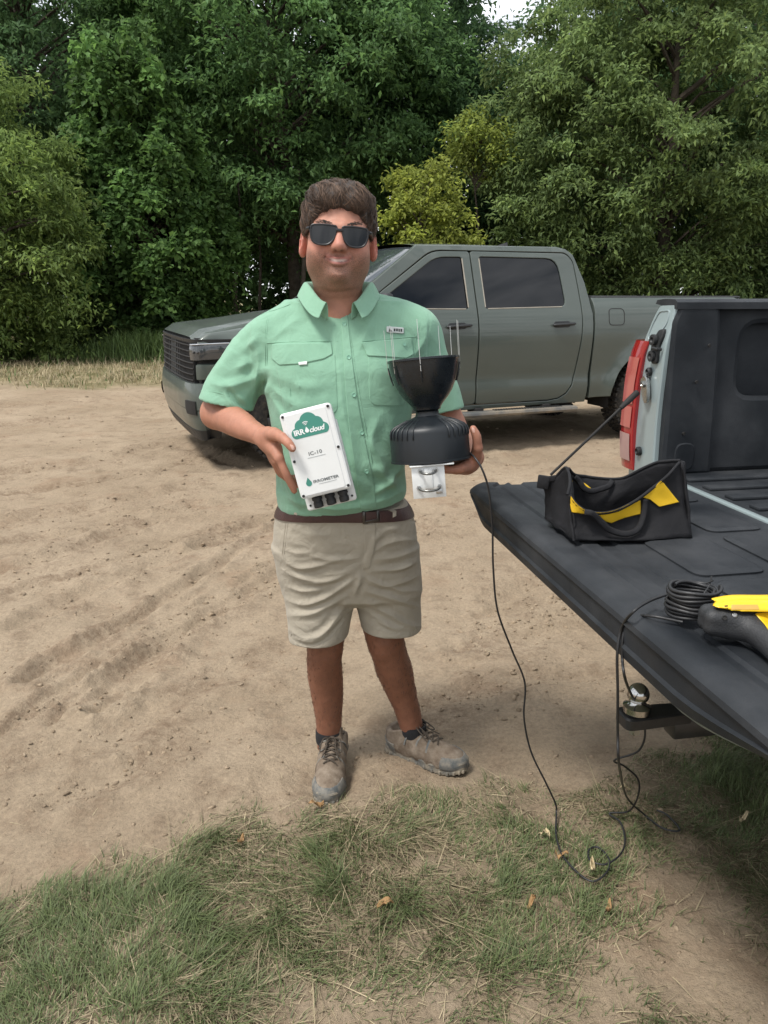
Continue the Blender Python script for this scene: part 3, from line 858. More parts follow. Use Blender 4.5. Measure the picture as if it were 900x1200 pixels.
        for a in (0, 1, 2, 3, 4, 5):
            w_ = (.888, .880, .83, .775, .762, .762)[a]; z_ = (1.452, 1.464, 1.468, 1.466, 1.458, 1.438)[a]
            G.append(np.stack([ss, np.full(14, sg * w_) + 0 * ss, np.full(14, z_)], -1))
        G = np.array(G); mb.grid(G)
        mb.add([g[0] for g in G], [tuple(range(6))]); mb.add([g[-1] for g in G], [tuple(range(6))])
        mb.build('bed_rail', liner, root, 40)
        # running board
        mb = MB(); ss = np.linspace(.72, 2.92, 20); G = []
        for w_, z_ in ((.955, .395), (1.06, .402), (1.085, .392), (1.09, .372), (1.075, .352), (1.03, .342), (.96, .350)):
            G.append(np.stack([ss, np.full(20, sg * w_), np.full(20, z_)], -1))
        G = np.array(G); mb.grid(G, closed_u=True); mb.add([g[0] for g in G], [tuple(range(7))]); mb.add([g[-1] for g in G], [tuple(range(7))])
        rb = mb.build('running_board', mat('step_grey', (.10, .105, .105), .5, rvar=.1, var=.2, col2=(.20, .17, .13), vscale=4), root, 40)
        mb = MB()
        for k in range(26): mb.box((2.0 + k * .03, sg * 1.015, .404), (.014, .075, .006), None, .002)
        mb.build('tread', M_BLK, rb, 40)
        for q in (1.0, 1.85, 2.62):
            mb = MB(); mb.box((q, sg * .90, .40), (.09, .18, .05), None, .01); mb.build('bracket', M_CHAS, rb, 40)
        # door mirror
        mb = MB(); mb.box((.80, sg * 1.10, 1.40), (.10, .20, .19), rot('Z', -sg * .15), .035); mb.box((.80, sg * .97, 1.335), (.07, .16, .04), None, .012)
        mb.build('mirror', M_BLK, root, 50)
        # rear lamp
        zz = np.linspace(.915, 1.338, 12)
        plan_ = [(4.985, .004), (5.10, .010), (5.140, .004), (5.162, -.010), (5.171, -.028), (5.174, -.060), (5.172, -.096), (5.166, -.104), (5.120, -.104)]
        def lamp_pt(k, z_, off=0.0):
            x, dw = plan_[k] if isinstance(k, int) else (np.interp(k, range(9), [p[0] for p in plan_]), np.interp(k, range(9), [p[1] for p in plan_]))
            t_ = abs(z_ - 1.126) / .212
            return (x - .010 * t_ ** 4 + off, sg * (float(halfw(4.98, z_, True)) + dw), z_)
        G = np.array([[lamp_pt(k, z_) for z_ in zz] for k in range(9)])
        mb = MB(); mb.grid(G); mb.add(G[:, 0], [tuple(range(9))]); mb.add(G[:, -1], [tuple(range(9))])
        tl = mb.build('tail_lamp', M_RED, root, 50)
        for z0, z1, mm in ((1.135, 1.285, M_RED2), (1.055, 1.125, M_RED2), (.945, 1.035, M_CLR)):
            q = MB(); G = np.array([[lamp_pt(k, z_, .0035) for z_ in np.linspace(z0, z1, 6)] for k in np.linspace(4.0, 6.0, 6)]); q.grid(G); q.build('lamp_window', mm, tl, 60)
        # post: rear end of the bed side, with its pressed edge
        def PF(u, v, drop): return np.stack([5.155 - drop - .02 * smooth(1.30, 1.46, v), sg * u, v], -1)
        po = round_poly([(.775, .62), (.915, .62), (.915, .80), (.912, 1.05), (.915, 1.25), (.912, 1.335), (.885, 1.42), (.862, 1.452), (.772, 1.455), (.772, 1.35), (.785, 1.1), (.775, .93)], [.01, .01, .05, .1, .1, .02, .05, .02, .01, .02, .1, .02])
        mb = MB(); panel(mb, po, PF, .04, .08, .006, .004)
        p_o = mb.build('bed_post', post_mat or body, root, 38)
        if opened:
            q = MB(); O = resample_closed(round_poly([(.850, 1.335), (.888, 1.345), (.880, 1.385), (.855, 1.43), (.795, 1.435), (.795, 1.395)], .015), .02)
            pp = PF(O[:, 0], O[:, 1], np.full(len(O), -.001)); q.tube(np.vstack([pp, pp[:1]]), .0028, 5, cap=False); q.build('pressing', post_mat or body, p_o, 60)
            lt = MB(); lo = round_poly([(.800, 1.275), (.828, 1.270), (.845, 1.295), (.842, 1.335), (.822, 1.375), (.790, 1.380), (.788, 1.355), (.800, 1.33)], .010)
            panel(lt, lo, lambda u, v, d: PF(u, v, d - .010), .02, .012, .003, .002)
            lt.tube([(5.160, sg * .785, 1.318), (5.172, sg * .785, 1.319), (5.172, sg * .815, 1.32), (5.160, sg * .82, 1.32)], .005, 8)
            lt.build('striker', M_BLK, p_o, 40)
            for zz_, uu in ((1.345, .822), (1.295, .824)):
                c_ = MB(); c_.lathe([(0, 0), (.017, 0), (.017, .010), (.009, .011), (.006, .006), (0, .006)], 16, (5.164, sg * uu, zz_), rot('Y', math.pi / 2), cap=False); c_.build('bolt', M_STEEL if False else M_BLK, p_o, 40)
            for zz_, uu, rr in ((1.245, .845, .014), (.985, .865, .015)):
                c_ = MB(); c_.lathe([(0, 0), (rr, 0), (rr * .95, .008), (rr * .6, .012), (rr * .4, .006), (0, .006)], 18, (5.157, sg * uu, zz_), rot('Y', math.pi / 2), cap=False); c_.build('rubber_stop', M_BLK, p_o, 40)
        # wheels and wells
        for c_ in (0.0, 3.90):
            make_wheel(root, c_, .84, sg)
            mb = MB(); a = np.radians(np.linspace(-10, 190, 22)); G = []
            for w_ in (.62, .97):
                G.append(np.stack([c_ + .515 * np.cos(a), np.full(22, sg * w_), .43 + .515 * np.sin(a)], -1))
            mb.grid(np.array(G)); mb.build('wheel_well', M_CHAS, root, 60)
    # hood with wrapped edges
    ni, nj = 34, 41
    G = np.zeros((ni, nj, 3))
    for i in range(ni):
        f = i / (ni - 1)
        for j in range(nj):
            q = (j - (nj - 1) / 2) / ((nj - 1) / 2); aq = abs(q)
            t = aq
            sN, wN = nose(np.array(min(1.0, aq ** .9)), 1.15, -.035)
            s_ = float(sN) + (.60 - float(sN)) * f
            wmax = float(halfw(s_, 1.15)) - .004
            w_ = math.copysign(min(wmax, (.80 + .20 * f) * 0 + aq * (wmax)), q)
            zc = 1.175 + .165 * smooth(-.98, .60, s_) ** .85
            edge = smooth(.80, 1.0, aq)
            z_ = zc - .035 * aq ** 2 + .026 * smooth(.62, .54, aq) - (zc - .035 + .0 - (1.112 + .20 * smooth(-.55, .6, s_) ** 1.3)) * edge ** 1.6
            drop = .055 * (1 - smooth(0, .10, f)) ** 2
            G[i, j] = (s_, w_, z_ - drop)
    # let the front of the hood follow the nose plan
    for i in range(ni):
        f = i / (ni - 1)
        for j in range(nj):
            q = (j - (nj - 1) / 2) / ((nj - 1) / 2)
            sN, wN = nose(np.array(abs(q)), 1.12, -.02)
            bl = (1 - smooth(0, .45, f))
            G[i, j, 1] = G[i, j, 1] * (1 - bl) + math.copysign(float(wN), q) * bl
    mb = MB(); mb.grid(G); mb.build('hood', body, root, 50)
    # front end
    mb = MB(); nose_strip(mb, .74, 1.135, -.075, -.065); mb.build('front_carrier', M_CHAS, root, 50)
    mb = MB(); nose_strip(mb, .765, 1.10, -.02, -.045, 0, .70, back=.06); gr = mb.build('grille', M_BLK, root, 50)
    mb = MB()
    for k in range(7):
        z_ = .79 + k * .047
        for sg in (-1, 1):
            tt = np.linspace(0, .69, 16); s, w = nose(tt, z_, -.012 - .025 * k / 6); mb.tube(np.stack([s, sg * w, np.full(16, z_)], -1), .007, 5)
    for sg in (-1, 1):
        for t_ in np.linspace(.04, .68, 14):
            s, w = nose(np.full(2, t_), 1.0, -.02); s2, w2 = nose(np.full(2, t_), 1.0, -.04)
            mb.tube([(s[0], sg * w[0], .775), (s2[0], sg * w2[0], 1.09)], .006, 5)
    mb.build('grille_bars', M_CHAS, gr, 50)
    for sg in (-1, 1):
        mb = MB(); zz = np.array([.945, .955, 1.0, 1.05, 1.085, 1.095]); G = []
        tt = np.linspace(.60, 1.42, 24)
        for k, z_ in enumerate(zz):
            zt = z_ + .0 * tt
            s, w = nose(tt, z_, (-.04, -.018, -.012, -.014, -.022, -.045)[k]); G.append(np.stack([s, sg * w, zt + .012 * smooth(.6, 1.4, tt)], -1))
        G = np.array(G); mb.grid(G); mb.add(G[:, 0], [tuple(range(6))]); mb.add(G[:, -1], [tuple(range(6))])
        hl = mb.build('headlight', M_LAMP, root, 50)
        mb = MB(); tt = np.linspace(.66, 1.36, 18)
        s, w = nose(tt, 1.08, -.008); mb.tube(np.stack([s, sg * w, 1.083 + .012 * smooth(.6, 1.4, tt)], -1), .0055, 6); mb.build('light_strip', M_LAMPW, hl, 60)
        for t_ in (.76, .88):
            mb = MB(); s, w = nose(np.array(t_), 1.02, -.010); mb.box((float(s) + .002, sg * float(w), 1.02), (.012, .030, .018), rot('Z', sg * .7), .004)
            mb.build('projector', M_ALU, hl, 50)
    mb = MB(); nose_strip(mb, 1.098, 1.125, -.03, -.022, 0, 1.40, back=.05, nz=4); mb.build('hood_lip', M_BLK, root, 50)
    for sg in (-1, 1):
        mb = MB(); tt = np.linspace(.80, 1.30, 14); G = []
        for z_, d in ((.79, -.05), (.80, -.012), (.86, -.008), (.915, -.012), (.925, -.05)):
            s, w = nose(tt, z_, d); G.append(np.stack([s, sg * w, np.full(14, z_)], -1))
        G = np.array(G); mb.grid(G); mb.add(G[:, 0], [tuple(range(5))]); mb.add(G[:, -1], [tuple(range(5))]); mb.build('corner_pad', body, root, 40)
    mb = MB(); nose_strip(mb, .545, .765, .022, .005, 0, 1.44, bulge=.012, nz=8, back=.12); nose_strip(mb, .36, .54, -.03, .018, 0, 1.40, bulge=.010, nz=6, back=.12)
    bmp = mb.build('front_bumper', body, root, 40)
    for sg in (-1, 1):
        mb = MB(); tt = np.linspace(.50, .80, 12); G = []
        for z_, d in ((.50, .0), (.505, .030), (.56, .042), (.62, .040), (.625, .0)):
            s, w = nose(tt, z_, d); G.append(np.stack([s, sg * w, np.full(12, z_)], -1))
        G = np.array(G); mb.grid(G); mb.build('fog_recess_shade', M_CHAS, bmp, 40)  # dark patch on the bumper, painted shade for the fog recess
    mb = MB(); nose_strip(mb, .28, .37, -.06, -.02, 0, 1.2, nz=4, back=.2); mb.build('air_dam', M_BLK, root, 50)
    # windshield, roof, back of cab
    def ws(i, j):
        q = j * 2 - 1
        b0 = np.array([.44 + .16 * abs(q) ** 2, .80 * q, 1.318]); t0 = np.array([1.235 + .06 * abs(q) ** 2, .675 * q, 1.918 - .012 * q * q])
        p = b0 + (t0 - b0) * i; p[2] += .03 * math.sin(math.pi * i); return p
    mb = MB(); mb.grid(np.array([[ws(i, j) for j in np.linspace(0, 1, 21)] for i in np.linspace(0, 1, 10)])); mb.build('windshield', M_WSHIELD, root, 60)
    for sg in (-1, 1):
        mb = MB(); A = np.array([ws(i, .5 + sg * .5) for i in np.linspace(0, 1, 10)]); B = side_fn(sg)(np.linspace(.45, 1.28, 10), np.linspace(1.345, 1.915, 10), np.full(10, .004))
        C_ = (A + B) / 2 + np.array([0, sg * .012, .012]); mb.grid(np.array([A, C_, B]))
        mb.build('windshield_pillar', body, root, 60)
    ss = np.linspace(0, 1, 24); qq = np.linspace(-1, 1, 25); G = []
    for f in ss:
        row = []
        for q in qq:
            e = abs(q) ** 3
            s_ = 1.235 + .05 * abs(q) ** 2 + (2.86 - 1.235 - .05 * abs(q) ** 2) * f
            zt = 1.918 + .048 * math.sin(math.pi * min(1, .18 + f * .75)) ** .6
            zt = zt - .045 * smooth(.88, 1.0, f)
            row.append((s_, q * (.742 - .02 * smooth(.0, .1, 1 - f) * 0), zt - (zt - 1.915 + .012) * e))
        G.append(row)
    mb = MB(); mb.grid(np.array(G)); mb.build('roof', body, root, 50)
    mb = MB(); mb.grid(np.array([[(2.52 + .16 * u, .022 * v * (1 - .6 * u * 0) * (1 - h), 1.962 + h * .055 * smooth(0, .9, u)) for v in (-1, 1)] for h in (0, .5, 1) for u in (0, .5, 1)]).reshape(3, 3, 2, 3)[:, :, 0]); mb.grid(np.array([[(2.52 + .16 * u, .022 * (1 - h), 1.962 + h * .055 * smooth(0, .9, u)) for u in (0, .5, 1)] for h in (0, .5, 1)])); mb.build('roof_antenna', M_BLK, root, 60)
    mb = MB(); zz = np.linspace(.9, 1.90, 14); G = []
    for z_ in zz:
        e = float(np.interp(z_, [.9, 1.3, 1.6, 1.86, 1.9], [3.105, 3.105, 3.055, 2.965, 2.88])); wv = float(halfw(3.0, z_)) - .01
        G.append([(e, wv * q, z_) for q in np.linspace(-1, 1, 9)])
    mb.grid(np.array(G)); mb.build('cab_back', body, root, 50)
    mb = MB(); G = [[(float(np.interp(z_, [.9, 1.3, 1.6, 1.86, 1.9], [3.105, 3.105, 3.055, 2.965, 2.88])) + .008, wv * .70, z_) for wv in np.linspace(-1, 1, 9)] for z_ in np.linspace(1.42, 1.80, 8)]
    mb.grid(np.array(G)); mb.build('rear_window', M_GLASS, root, 60)
    # underbody
    mb = MB(); mb.box((2.0, 0, .62), (5.2, 1.30, .20), None, .03); mb.box((1.85, 0, .52), (2.4, 1.72, .16), None, .03)
    for sg in (-1, 1): mb.box((2.2, sg * .48, .50), (5.6, .09, .16), None, .02)
    for c_ in (0, 3.9): mb.tube([(c_, -.8, .42), (c_, .8, .42)], .055, 10)
    mb.lathe([(0, -.14), (.12, -.12), (.15, 0), (.12, .12), (0, .14)], 16, (3.9, 0, .42), rot('Y', math.pi / 2), cap=False)
    mb.box((.2, 0, .95), (1.2, 1.5, .45), None, .05); mb.box((1.75, 0, .95), (2.3, 1.75, .7), None, .05)
    mb.build('chassis', M_CHAS, root, 40)
    # bed interior
    mb = MB(); mb.box((4.14, 0, .905), (2.0, 1.54, .05), None, .005)
    fl = mb.build('bed_floor', liner, root, 40)
    for k in range(13):
        mb = MB(); mb.box((4.14, -.66 + k * .11, .9345), (1.94, .045, .011), None, .004); mb.build('floor_rib', liner, fl, 40)
    mb = MB(); mb.box((3.165, 0, 1.19), (.04, 1.56, .53), None, .008); mb.build('bed_front', liner, root, 40)
    for sg in (-1, 1):
        def LF(u, v, drop): return np.stack([u, sg * (.800 + drop - .018 * smooth(1.20, 1.0, v)), v], -1)
        O = [(3.17, .925), (4.98, .925), (4.98, 1.455), (3.17, 1.455)]
        h1 = round_poly([(4.00, 1.165), (4.88, 1.165), (4.88, 1.395), (4.00, 1.395)], .06); h2 = round_poly([(3.25, 1.165), (3.90, 1.165), (3.90, 1.395), (3.25, 1.395)], .06)
        mb = MB(); panel(mb, O, LF, .06, .035, .014, .006, holes=[h1, h2]); wl = mb.build('bed_wall', liner, root, 40)
        for h in (h1, h2):
            q = MB(); panel(q, poly_inset(h, -.004), lambda u, v, d: LF(u, v, d + .040), .08, .004, .004, .001); q.build('wall_recess', liner, wl, 50)
        mb = MB(); wo = round_poly([(3.42, .93), (4.38, .93), (4.36, 1.10), (4.25, 1.16), (3.55, 1.16), (3.44, 1.10)], [.01, .01, .06, .06, .06, .06])
        panel(mb, wo, lambda u, v, d: np.stack([u, sg * (.585 + d), v], -1), .06, .20, .03, .02); mb.build('wheel_house', liner, root, 40)
        mb = MB(); co = round_poly([(4.965, .925), (5.138, .925), (5.140, 1.40), (5.12, 1.45), (4.99, 1.45), (4.975, 1.35)], .015)
        panel(mb, co, lambda u, v, d: np.stack([u, sg * (.752 + d + .012 * smooth(1.0, 1.4, v)), v], -1), .05, .04, .012, .006); cp = mb.build('post_cover', liner, root, 40)
        q = MB(); panel(q, round_poly([(5.03, .94), (5.10, .94), (5.10, 1.03), (5.03, 1.03)], .03), lambda u, v, d: np.stack([u, sg * (.749 + d), v], -1), .03, .004, .004, .002); q.build('plug', liner, cp, 40)
        for z_, s_ in ((1.22, 5.05), (1.06, 5.075), (1.33, 5.02)):
            c_ = MB(); c_.lathe([(0, 0), (.006, 0), (.005, .003), (0, .003)], 10, (s_, sg * .752, z_), rot('X', sg * math.pi / 2), cap=False); c_.build('screw', M_CHAS, cp, 40)
    # rear bumper
    mb = MB()
    G = []
    for w_ in np.linspace(-.97, .97, 25):
        bk = 5.30 - .05 * abs(w_) ** 3
        G.append([(5.06, w_, .56), (bk - .02, w_, .55), (bk, w_, .58), (bk + .003, w_, .68), (bk - .02, w_, .735), (5.06, w_, .745)])
    mb.grid(np.array(G), closed_v=True); mb.add(G[0], [tuple(range(6))]); mb.add(G[-1], [tuple(range(6))])
    mb.build('rear_bumper', M_BLK if opened else body, root, 40)
    mb = MB(); mb.box((5.13, 0, .52), (.30, .085, .085), None, .008); mb.build('hitch_receiver', M_CHAS, root, 40)
    return root

GREY = paint('grey_green_paint', (.074, .090, .079))
SILVER = paint('pale_silver_paint', (.285, .345, .350))
LINER_G = mat('bed_liner_plain', (.022, .023, .024), .65, bump=.4, bscale=260)
LINER = mat('black_bed_liner', (.013, .016, .020), .58, spec=.35, bump=.13, bscale=420, var=.35, vscale=4, rvar=.16, col2=(.026, .028, .031))
# grey truck: wheel contact points traced on the ground give its place
_f, _r = on_level(343, 547.0), on_level(756, 511.5)
_d = (_r - _f)[:2]; _ang = math.atan2(_d[1], _d[0])
_u = np.array([math.cos(_ang), math.sin(_ang)]); _n = np.array([-_u[1], _u[0]])
_o = _f[:2] + _n * .96 + _u * (.5 * (np.linalg.norm(_d) - 3.9))
grey_truck = make_truck('grey_pickup_truck', 'dark grey-green crew cab pickup parked behind the man', (_o[0], _o[1], 0.0), _ang, GREY, LINER_G, False)
mb = MB(); mb.box((5.10, 0, 1.185), (.07, 1.53, .54), None, .02); mb.build('tailgate', GREY, grey_truck, 40)

# silver truck: the tailgate's far free corner and its edge give place and heading
TG_Z, TG_L, TG_W = .93, .637, .735
_A, _B = on_level(549, 568, TG_Z)[:2], on_level(900, 856, TG_Z)[:2]
_lat = (_B - _A) / np.linalg.norm(_B - _A)                    # toward the passenger side (local +Y)
_fw = np.array([-_lat[1], _lat[0]])                            # forward
_tail = _A + _fw * TG_L + _lat * TG_W
_ang2 = math.atan2(-_fw[1], -_fw[0])
_org = _tail + _fw * 5.14
silver_truck = make_truck('silver_pickup_truck', 'pale silver pickup with black bed liner and its tailgate lowered', (_org[0], _org[1], 0.0), _ang2, SILVER, LINER, True)
def tl(s, w, z):
    """silver truck local to world"""
    c, q = math.cos(_ang2), math.sin(_ang2)
    return np.array([_org[0] + c * s - q * w, _org[1] + q * s + c * w, z])
def tl_inv(p):
    c, q = math.cos(_ang2), math.sin(_ang2); dx, dy = p[0] - _org[0], p[1] - _org[1]
    return np.array([c * dx + q * dy, -q * dx + c * dy, p[2]])
# lowered tailgate
tprof = np.array([(.0, .928), (.02, .930), (.44, .930), (.447, .924), (.478, .924), (.486, .931), (.520, .931), (.527, .926), (.545, .926), (.552, .934), (.596, .936), (.610, .932), (.619, .924), (.621, .914)])
tunder = np.array([(.615, .908), (.614, .874), (.619, .868), (.613, .846), (.600, .833), (.575, .826), (.45, .826), (.0, .832)])
bb = np.concatenate([np.linspace(-TG_W, -TG_W + .2, 12), np.linspace(-TG_W + .25, TG_W - .25, 20), np.linspace(TG_W - .2, TG_W + .04, 12)])
G = []; G2 = []
for b_ in bb:
    en = (TG_W + b_) / .17 if b_ < 0 else (TG_W + .04 - b_) / .36
    e = smooth(0, 1, en); k = .26 + .74 * e
    rnd = .03 * (1 - smooth(0, .05, (TG_W + b_) if b_ < 0 else (TG_W + .04 - b_))) ** 2
    G.append([(5.164 + a * 1.0 - (.022 if a < .03 else 0) - rnd * (a > .5), b_, z) for a, z in tprof] + [(5.164 + a - rnd * (a > .5) - .03 * (1 - e) * 0, b_, .93 - (.93 - z) * k) for a, z in tunder[:4]])
    G2.append([(5.164 + a - (.022 if a < .03 else 0) - rnd * (a > .5), b_, .93 - (.93 - z) * k) for a, z in tunder[3:]])
mb = MB(); mb.grid(np.array(G)); mb.add(G[0] + G2[0][1:], [tuple(range(len(G[0]) + len(G2[0]) - 1))]); mb.add(G[-1] + G2[-1][1:], [tuple(range(len(G[0]) + len(G2[0]) - 1))])
tg = mb.build('tailgate', LINER, silver_truck, 28)
tg['label'] = 'lowered tailgate with black ribbed liner'
mb = MB(); mb.grid(np.array(G2)); mb.build('tailgate_skin', SILVER, tg, 50)
for k in range(5):
    for a0, a1 in ((.06, .205), (.245, .405)):
        b0 = -.66 + k * .268
        po = round_poly([(a0, b0), (a1, b0), (a1, b0 + .235), (a0, b0 + .235)], .03)
        mb = MB(); panel(mb, po, lambda u, v, d: np.stack([5.142 + u, v, .9385 - d], -1), .06, .008, .012, .0045); mb.build('liner_pad', LINER, tg, 40)
mb = MB(); mb.box((5.149, 0, .925), (.022, 1.50, .022), None, .004); mb.build('hinge_strip', SILVER, silver_truck, 40)
# scratches and dust flecks on the liner come from the material; stay cables hold the gate
def stay(sg):
    a = np.array([5.166, sg * .848, 1.205]); b_ = np.array([5.142 + .33, sg * .75, .934])
    if sg < 0: b_ = tl_inv(on_level(645, 556, .945)); b_[1] = max(b_[1], -.755)
    u = np.linspace(0, 1, 12)[:, None]
    P = a + (b_ - a) * u
    mb = MB(); mb.tube(P[2:], .0042, 8); mb.tube(P[1:4], [.010, .010, .007], 8)
    c_ = mb.build('stay_cable', M_CHAS, silver_truck, 60)
    d = (b_ - a) / np.linalg.norm(b_ - a); n = np.array([1, 0, 0.0]); t = np.cross(n, d)
    e0 = a
    O = round_poly([(-.026, -.022), (.03, -.020), (.06, -.009), (.06, .009), (.03, .020), (-.026, .022)], .02, 5)
    dd = d.copy(); dd[0] = 0; dd /= np.linalg.norm(dd); tt = np.cross(n, dd)
    q = MB(); panel(q, O, lambda u, v, dr: e0 + np.outer(u, dd) + np.outer(v, tt) + np.outer(.008 - dr, n) - np.outer(np.clip(u, 0, 1) * 0, n), .012, .010, .003, .002); q.build('cable_end', M_STEEL, c_, 40)
    q = MB(); q.lathe([(0, 0), (.011, 0), (.011, .006), (.006, .007), (.004, .004), (0, .004)], 8, e0 + n * .008, rot('Y', math.pi / 2), cap=False); q.build('bolt', M_STEEL, c_, 40)
stay(-1); stay(1)
# ball hitch on the centre line
hb = tl_inv(on_level(765, 812, .66)); hb[1] = 0
hx = 5.142 + .445
HZ = -.022
mb = MB(); mb.box((hx - .235, 0, .545 + HZ), (.30, .050, .050), None, .006)
O = round_poly([(-.125, -.026), (.0, -.033), (.038, -.033), (.038, .033), (.0, .033), (-.125, .026)], [.004, .02, .038, .038, .02, .004], 7)
panel(mb, O, lambda u, v, d: np.stack([hx + u, v, .588 + HZ - d], -1), .03, .026, .004, .003); mb.add([(hx + p[0], p[1], .562 + HZ) for p in O], [tuple(range(len(O)))])
bm_ = mb.build('ball_mount', mat('mount_black', (.016, .016, .017), .4, coat=.2, var=.4, vscale=40), silver_truck, 40)
mb = MB(); mb.lathe([(.026, .588), (.031, .592), (.031, .606), (.026, .609), (.019, .613), (.017, .617)] + [(.0248 * math.cos(t), .6350 + .0248 * math.sin(t)) for t in np.linspace(-.80, 1.45, 14)] + [(0, .6599)], 28, (hx, 0, HZ), cap=False)
mb.build('hitch_ball', mat('ball_chrome', (.50, .49, .47), .16, metal=1, rvar=.08, vscale=60), bm_, 50)
mb = MB(); mb.lathe([(.014, .535), (.014, .561)], 6, (hx, 0, HZ)); mb.build('nut', M_STEEL, bm_, 40)
# ================================================================== distance-field modelling (surface nets)
class Field:
    def __init__(s, lo, hi, h):
        s.lo = np.array(lo, np.float32); s.h = h
        s.n = np.ceil((np.array(hi) - s.lo) / h).astype(int) + 1
        s.v = np.full(s.n, 1.0, np.float32)
    def block(s, lo, hi):
        a = np.clip(np.floor((np.array(lo) - s.lo) / s.h).astype(int), 0, s.n); b = np.clip(np.ceil((np.array(hi) - s.lo) / s.h).astype(int) + 1, 0, s.n)
        sl = tuple(slice(i, j) for i, j in zip(a, b))
        ax = [s.lo[k] + s.h * np.arange(a[k], b[k], dtype=np.float32) for k in range(3)]
        return sl, ax[0][:, None, None], ax[1][None, :, None], ax[2][None, None, :]
    def put(s, lo, hi, fn, k=0.0, op='u'):
        m = k + 3 * s.h
        sl, x, y, z = s.block(np.array(lo) - m, np.array(hi) + m)
        if 0 in s.v[sl].shape: return s
        d = np.broadcast_to(fn(x, y, z), s.v[sl].shape).astype(np.float32); a = s.v[sl]
        if op == 's': a = -a                                     # cut: -(smin(-a, d))
        if k > 0:
            t = np.clip(.5 + .5 * (d - a) / k, 0, 1); r = d + (a - d) * t - k * t * (1 - t)
        else: r = np.minimum(a, d)
        s.v[sl] = -r if op == 's' else r
        return s
    def cone(s, a, b, ra, rb, k=0.0, op='u', sc=None):
        a, b = np.array(a, np.float32), np.array(b, np.float32); d = b - a; l2 = float(d @ d) + 1e-12
        R = max(ra, rb)
        def fn(x, y, z):
            px, py, pz = x - a[0], y - a[1], z - a[2]
            t = np.clip((px * d[0] + py * d[1] + pz * d[2]) / l2, 0, 1)
            return np.sqrt((px - t * d[0]) ** 2 + (py - t * d[1]) ** 2 + (pz - t * d[2]) ** 2) - (ra + (rb - ra) * t)
        return s.put(np.minimum(a, b) - R, np.maximum(a, b) + R, fn, k, op)
    def chain(s, P, r, k=0.01, op='u'):
        Q = np.column_stack([np.array(P, float), np.array(r, float)])
        if len(Q) > 2: Q = catmull(Q, 3)
        Q = Q.astype(np.float32)
        def fn(x, y, z):
            best = None
            for i in range(len(Q) - 1):
                a, b = Q[i, :3], Q[i + 1, :3]; d = b - a; l2 = float(d @ d) + 1e-12
                px, py, pz = x - a[0], y - a[1], z - a[2]
                t = np.clip((px * d[0] + py * d[1] + pz * d[2]) / l2, 0, 1)
                q = np.sqrt((px - t * d[0]) ** 2 + (py - t * d[1]) ** 2 + (pz - t * d[2]) ** 2) - (Q[i, 3] + (Q[i + 1, 3] - Q[i, 3]) * t)
                best = q if best is None else np.minimum(best, q)
            return best
        R = Q[:, 3].max()
        return s.put(Q[:, :3].min(0) - R, Q[:, :3].max(0) + R, fn, k, op)
    def ell(s, c, r, k=0.0, op='u', R=None):
        c = np.array(c, np.float32); r = np.array(r, np.float32); Rm = None if R is None else np.array(R, np.float32)
        e = float(max(r))
        def fn(x, y, z):
            p = [x - c[0], y - c[1], z - c[2]]
            if Rm is not None: p = [Rm[0, i] * p[0] + Rm[1, i] * p[1] + Rm[2, i] * p[2] for i in range(3)]
            q = np.sqrt((p[0] / r[0]) ** 2 + (p[1] / r[1]) ** 2 + (p[2] / r[2]) ** 2)
            q2 = np.sqrt((p[0] / r[0] ** 2) ** 2 + (p[1] / r[1] ** 2) ** 2 + (p[2] / r[2] ** 2) ** 2) + 1e-9
            return q * (q - 1) / q2
        return s.put(c - e, c + e, fn, k, op)
    def loft(s, rows, k=0.0, op='u', e=2.3, grow=0.0):
        """rows: (z, cx, cy, rx, ry) from low to high; superellipse cross-sections"""
        T = np.array(sorted(rows)); z0, z1 = T[0, 0], T[-1, 0]
        lo = (min(T[:, 1] - T[:, 3]), min(T[:, 2] - T[:, 4]), z0); hi = (max(T[:, 1] + T[:, 3]), max(T[:, 2] + T[:, 4]), z1)
        def fn(x, y, z):
            zz = np.clip(z, z0, z1).ravel()
            cx, cy, rx, ry = [np.interp(zz, T[:, 0], T[:, i])[None, None, :].astype(np.float32) for i in (1, 2, 3, 4)]
            rx = rx + grow; ry = ry + grow
            q = (np.abs((x - cx) / rx) ** e + np.abs((y - cy) / ry) ** e) ** (1 / e)
            d = (q - 1) * np.minimum(rx, ry)
            return np.maximum(d, np.maximum(z0 - z, z - z1))
        return s.put(lo, hi, fn, k, op)
    def half(s, p, n, op='i', k=0.0, lo=None, hi=None):
        """keep the side n points away from (intersection) or cut it"""
        n = np.array(n, float) / np.linalg.norm(n)
        def fn(x, y, z): return -((x - p[0]) * n[0] + (y - p[1]) * n[1] + (z - p[2]) * n[2])
        return s.put(s.lo if lo is None else lo, s.lo + s.h * s.n if hi is None else hi, fn, k, op)
    def mesh(s, relax=2):
        v = s.v; nx, ny, nz = v.shape
        ins = v < 0
        mx = np.zeros((nx - 1, ny - 1, nz - 1), np.int8)
        for i in (0, 1):
            for j in (0, 1):
                for k in (0, 1): mx += ins[i:nx - 1 + i, j:ny - 1 + j, k:nz - 1 + k]
        act = (mx > 0) & (mx < 8)
        I, J, K = np.nonzero(act)
        idx = np.full(act.shape, -1, np.int32); idx[I, J, K] = np.arange(len(I))
        acc = np.zeros((len(I), 3)); cnt = np.zeros(len(I))
        cor = [(i, j, k) for i in (0, 1) for j in (0, 1) for k in (0, 1)]
        val = {c: v[I + c[0], J + c[1], K + c[2]] for c in cor}
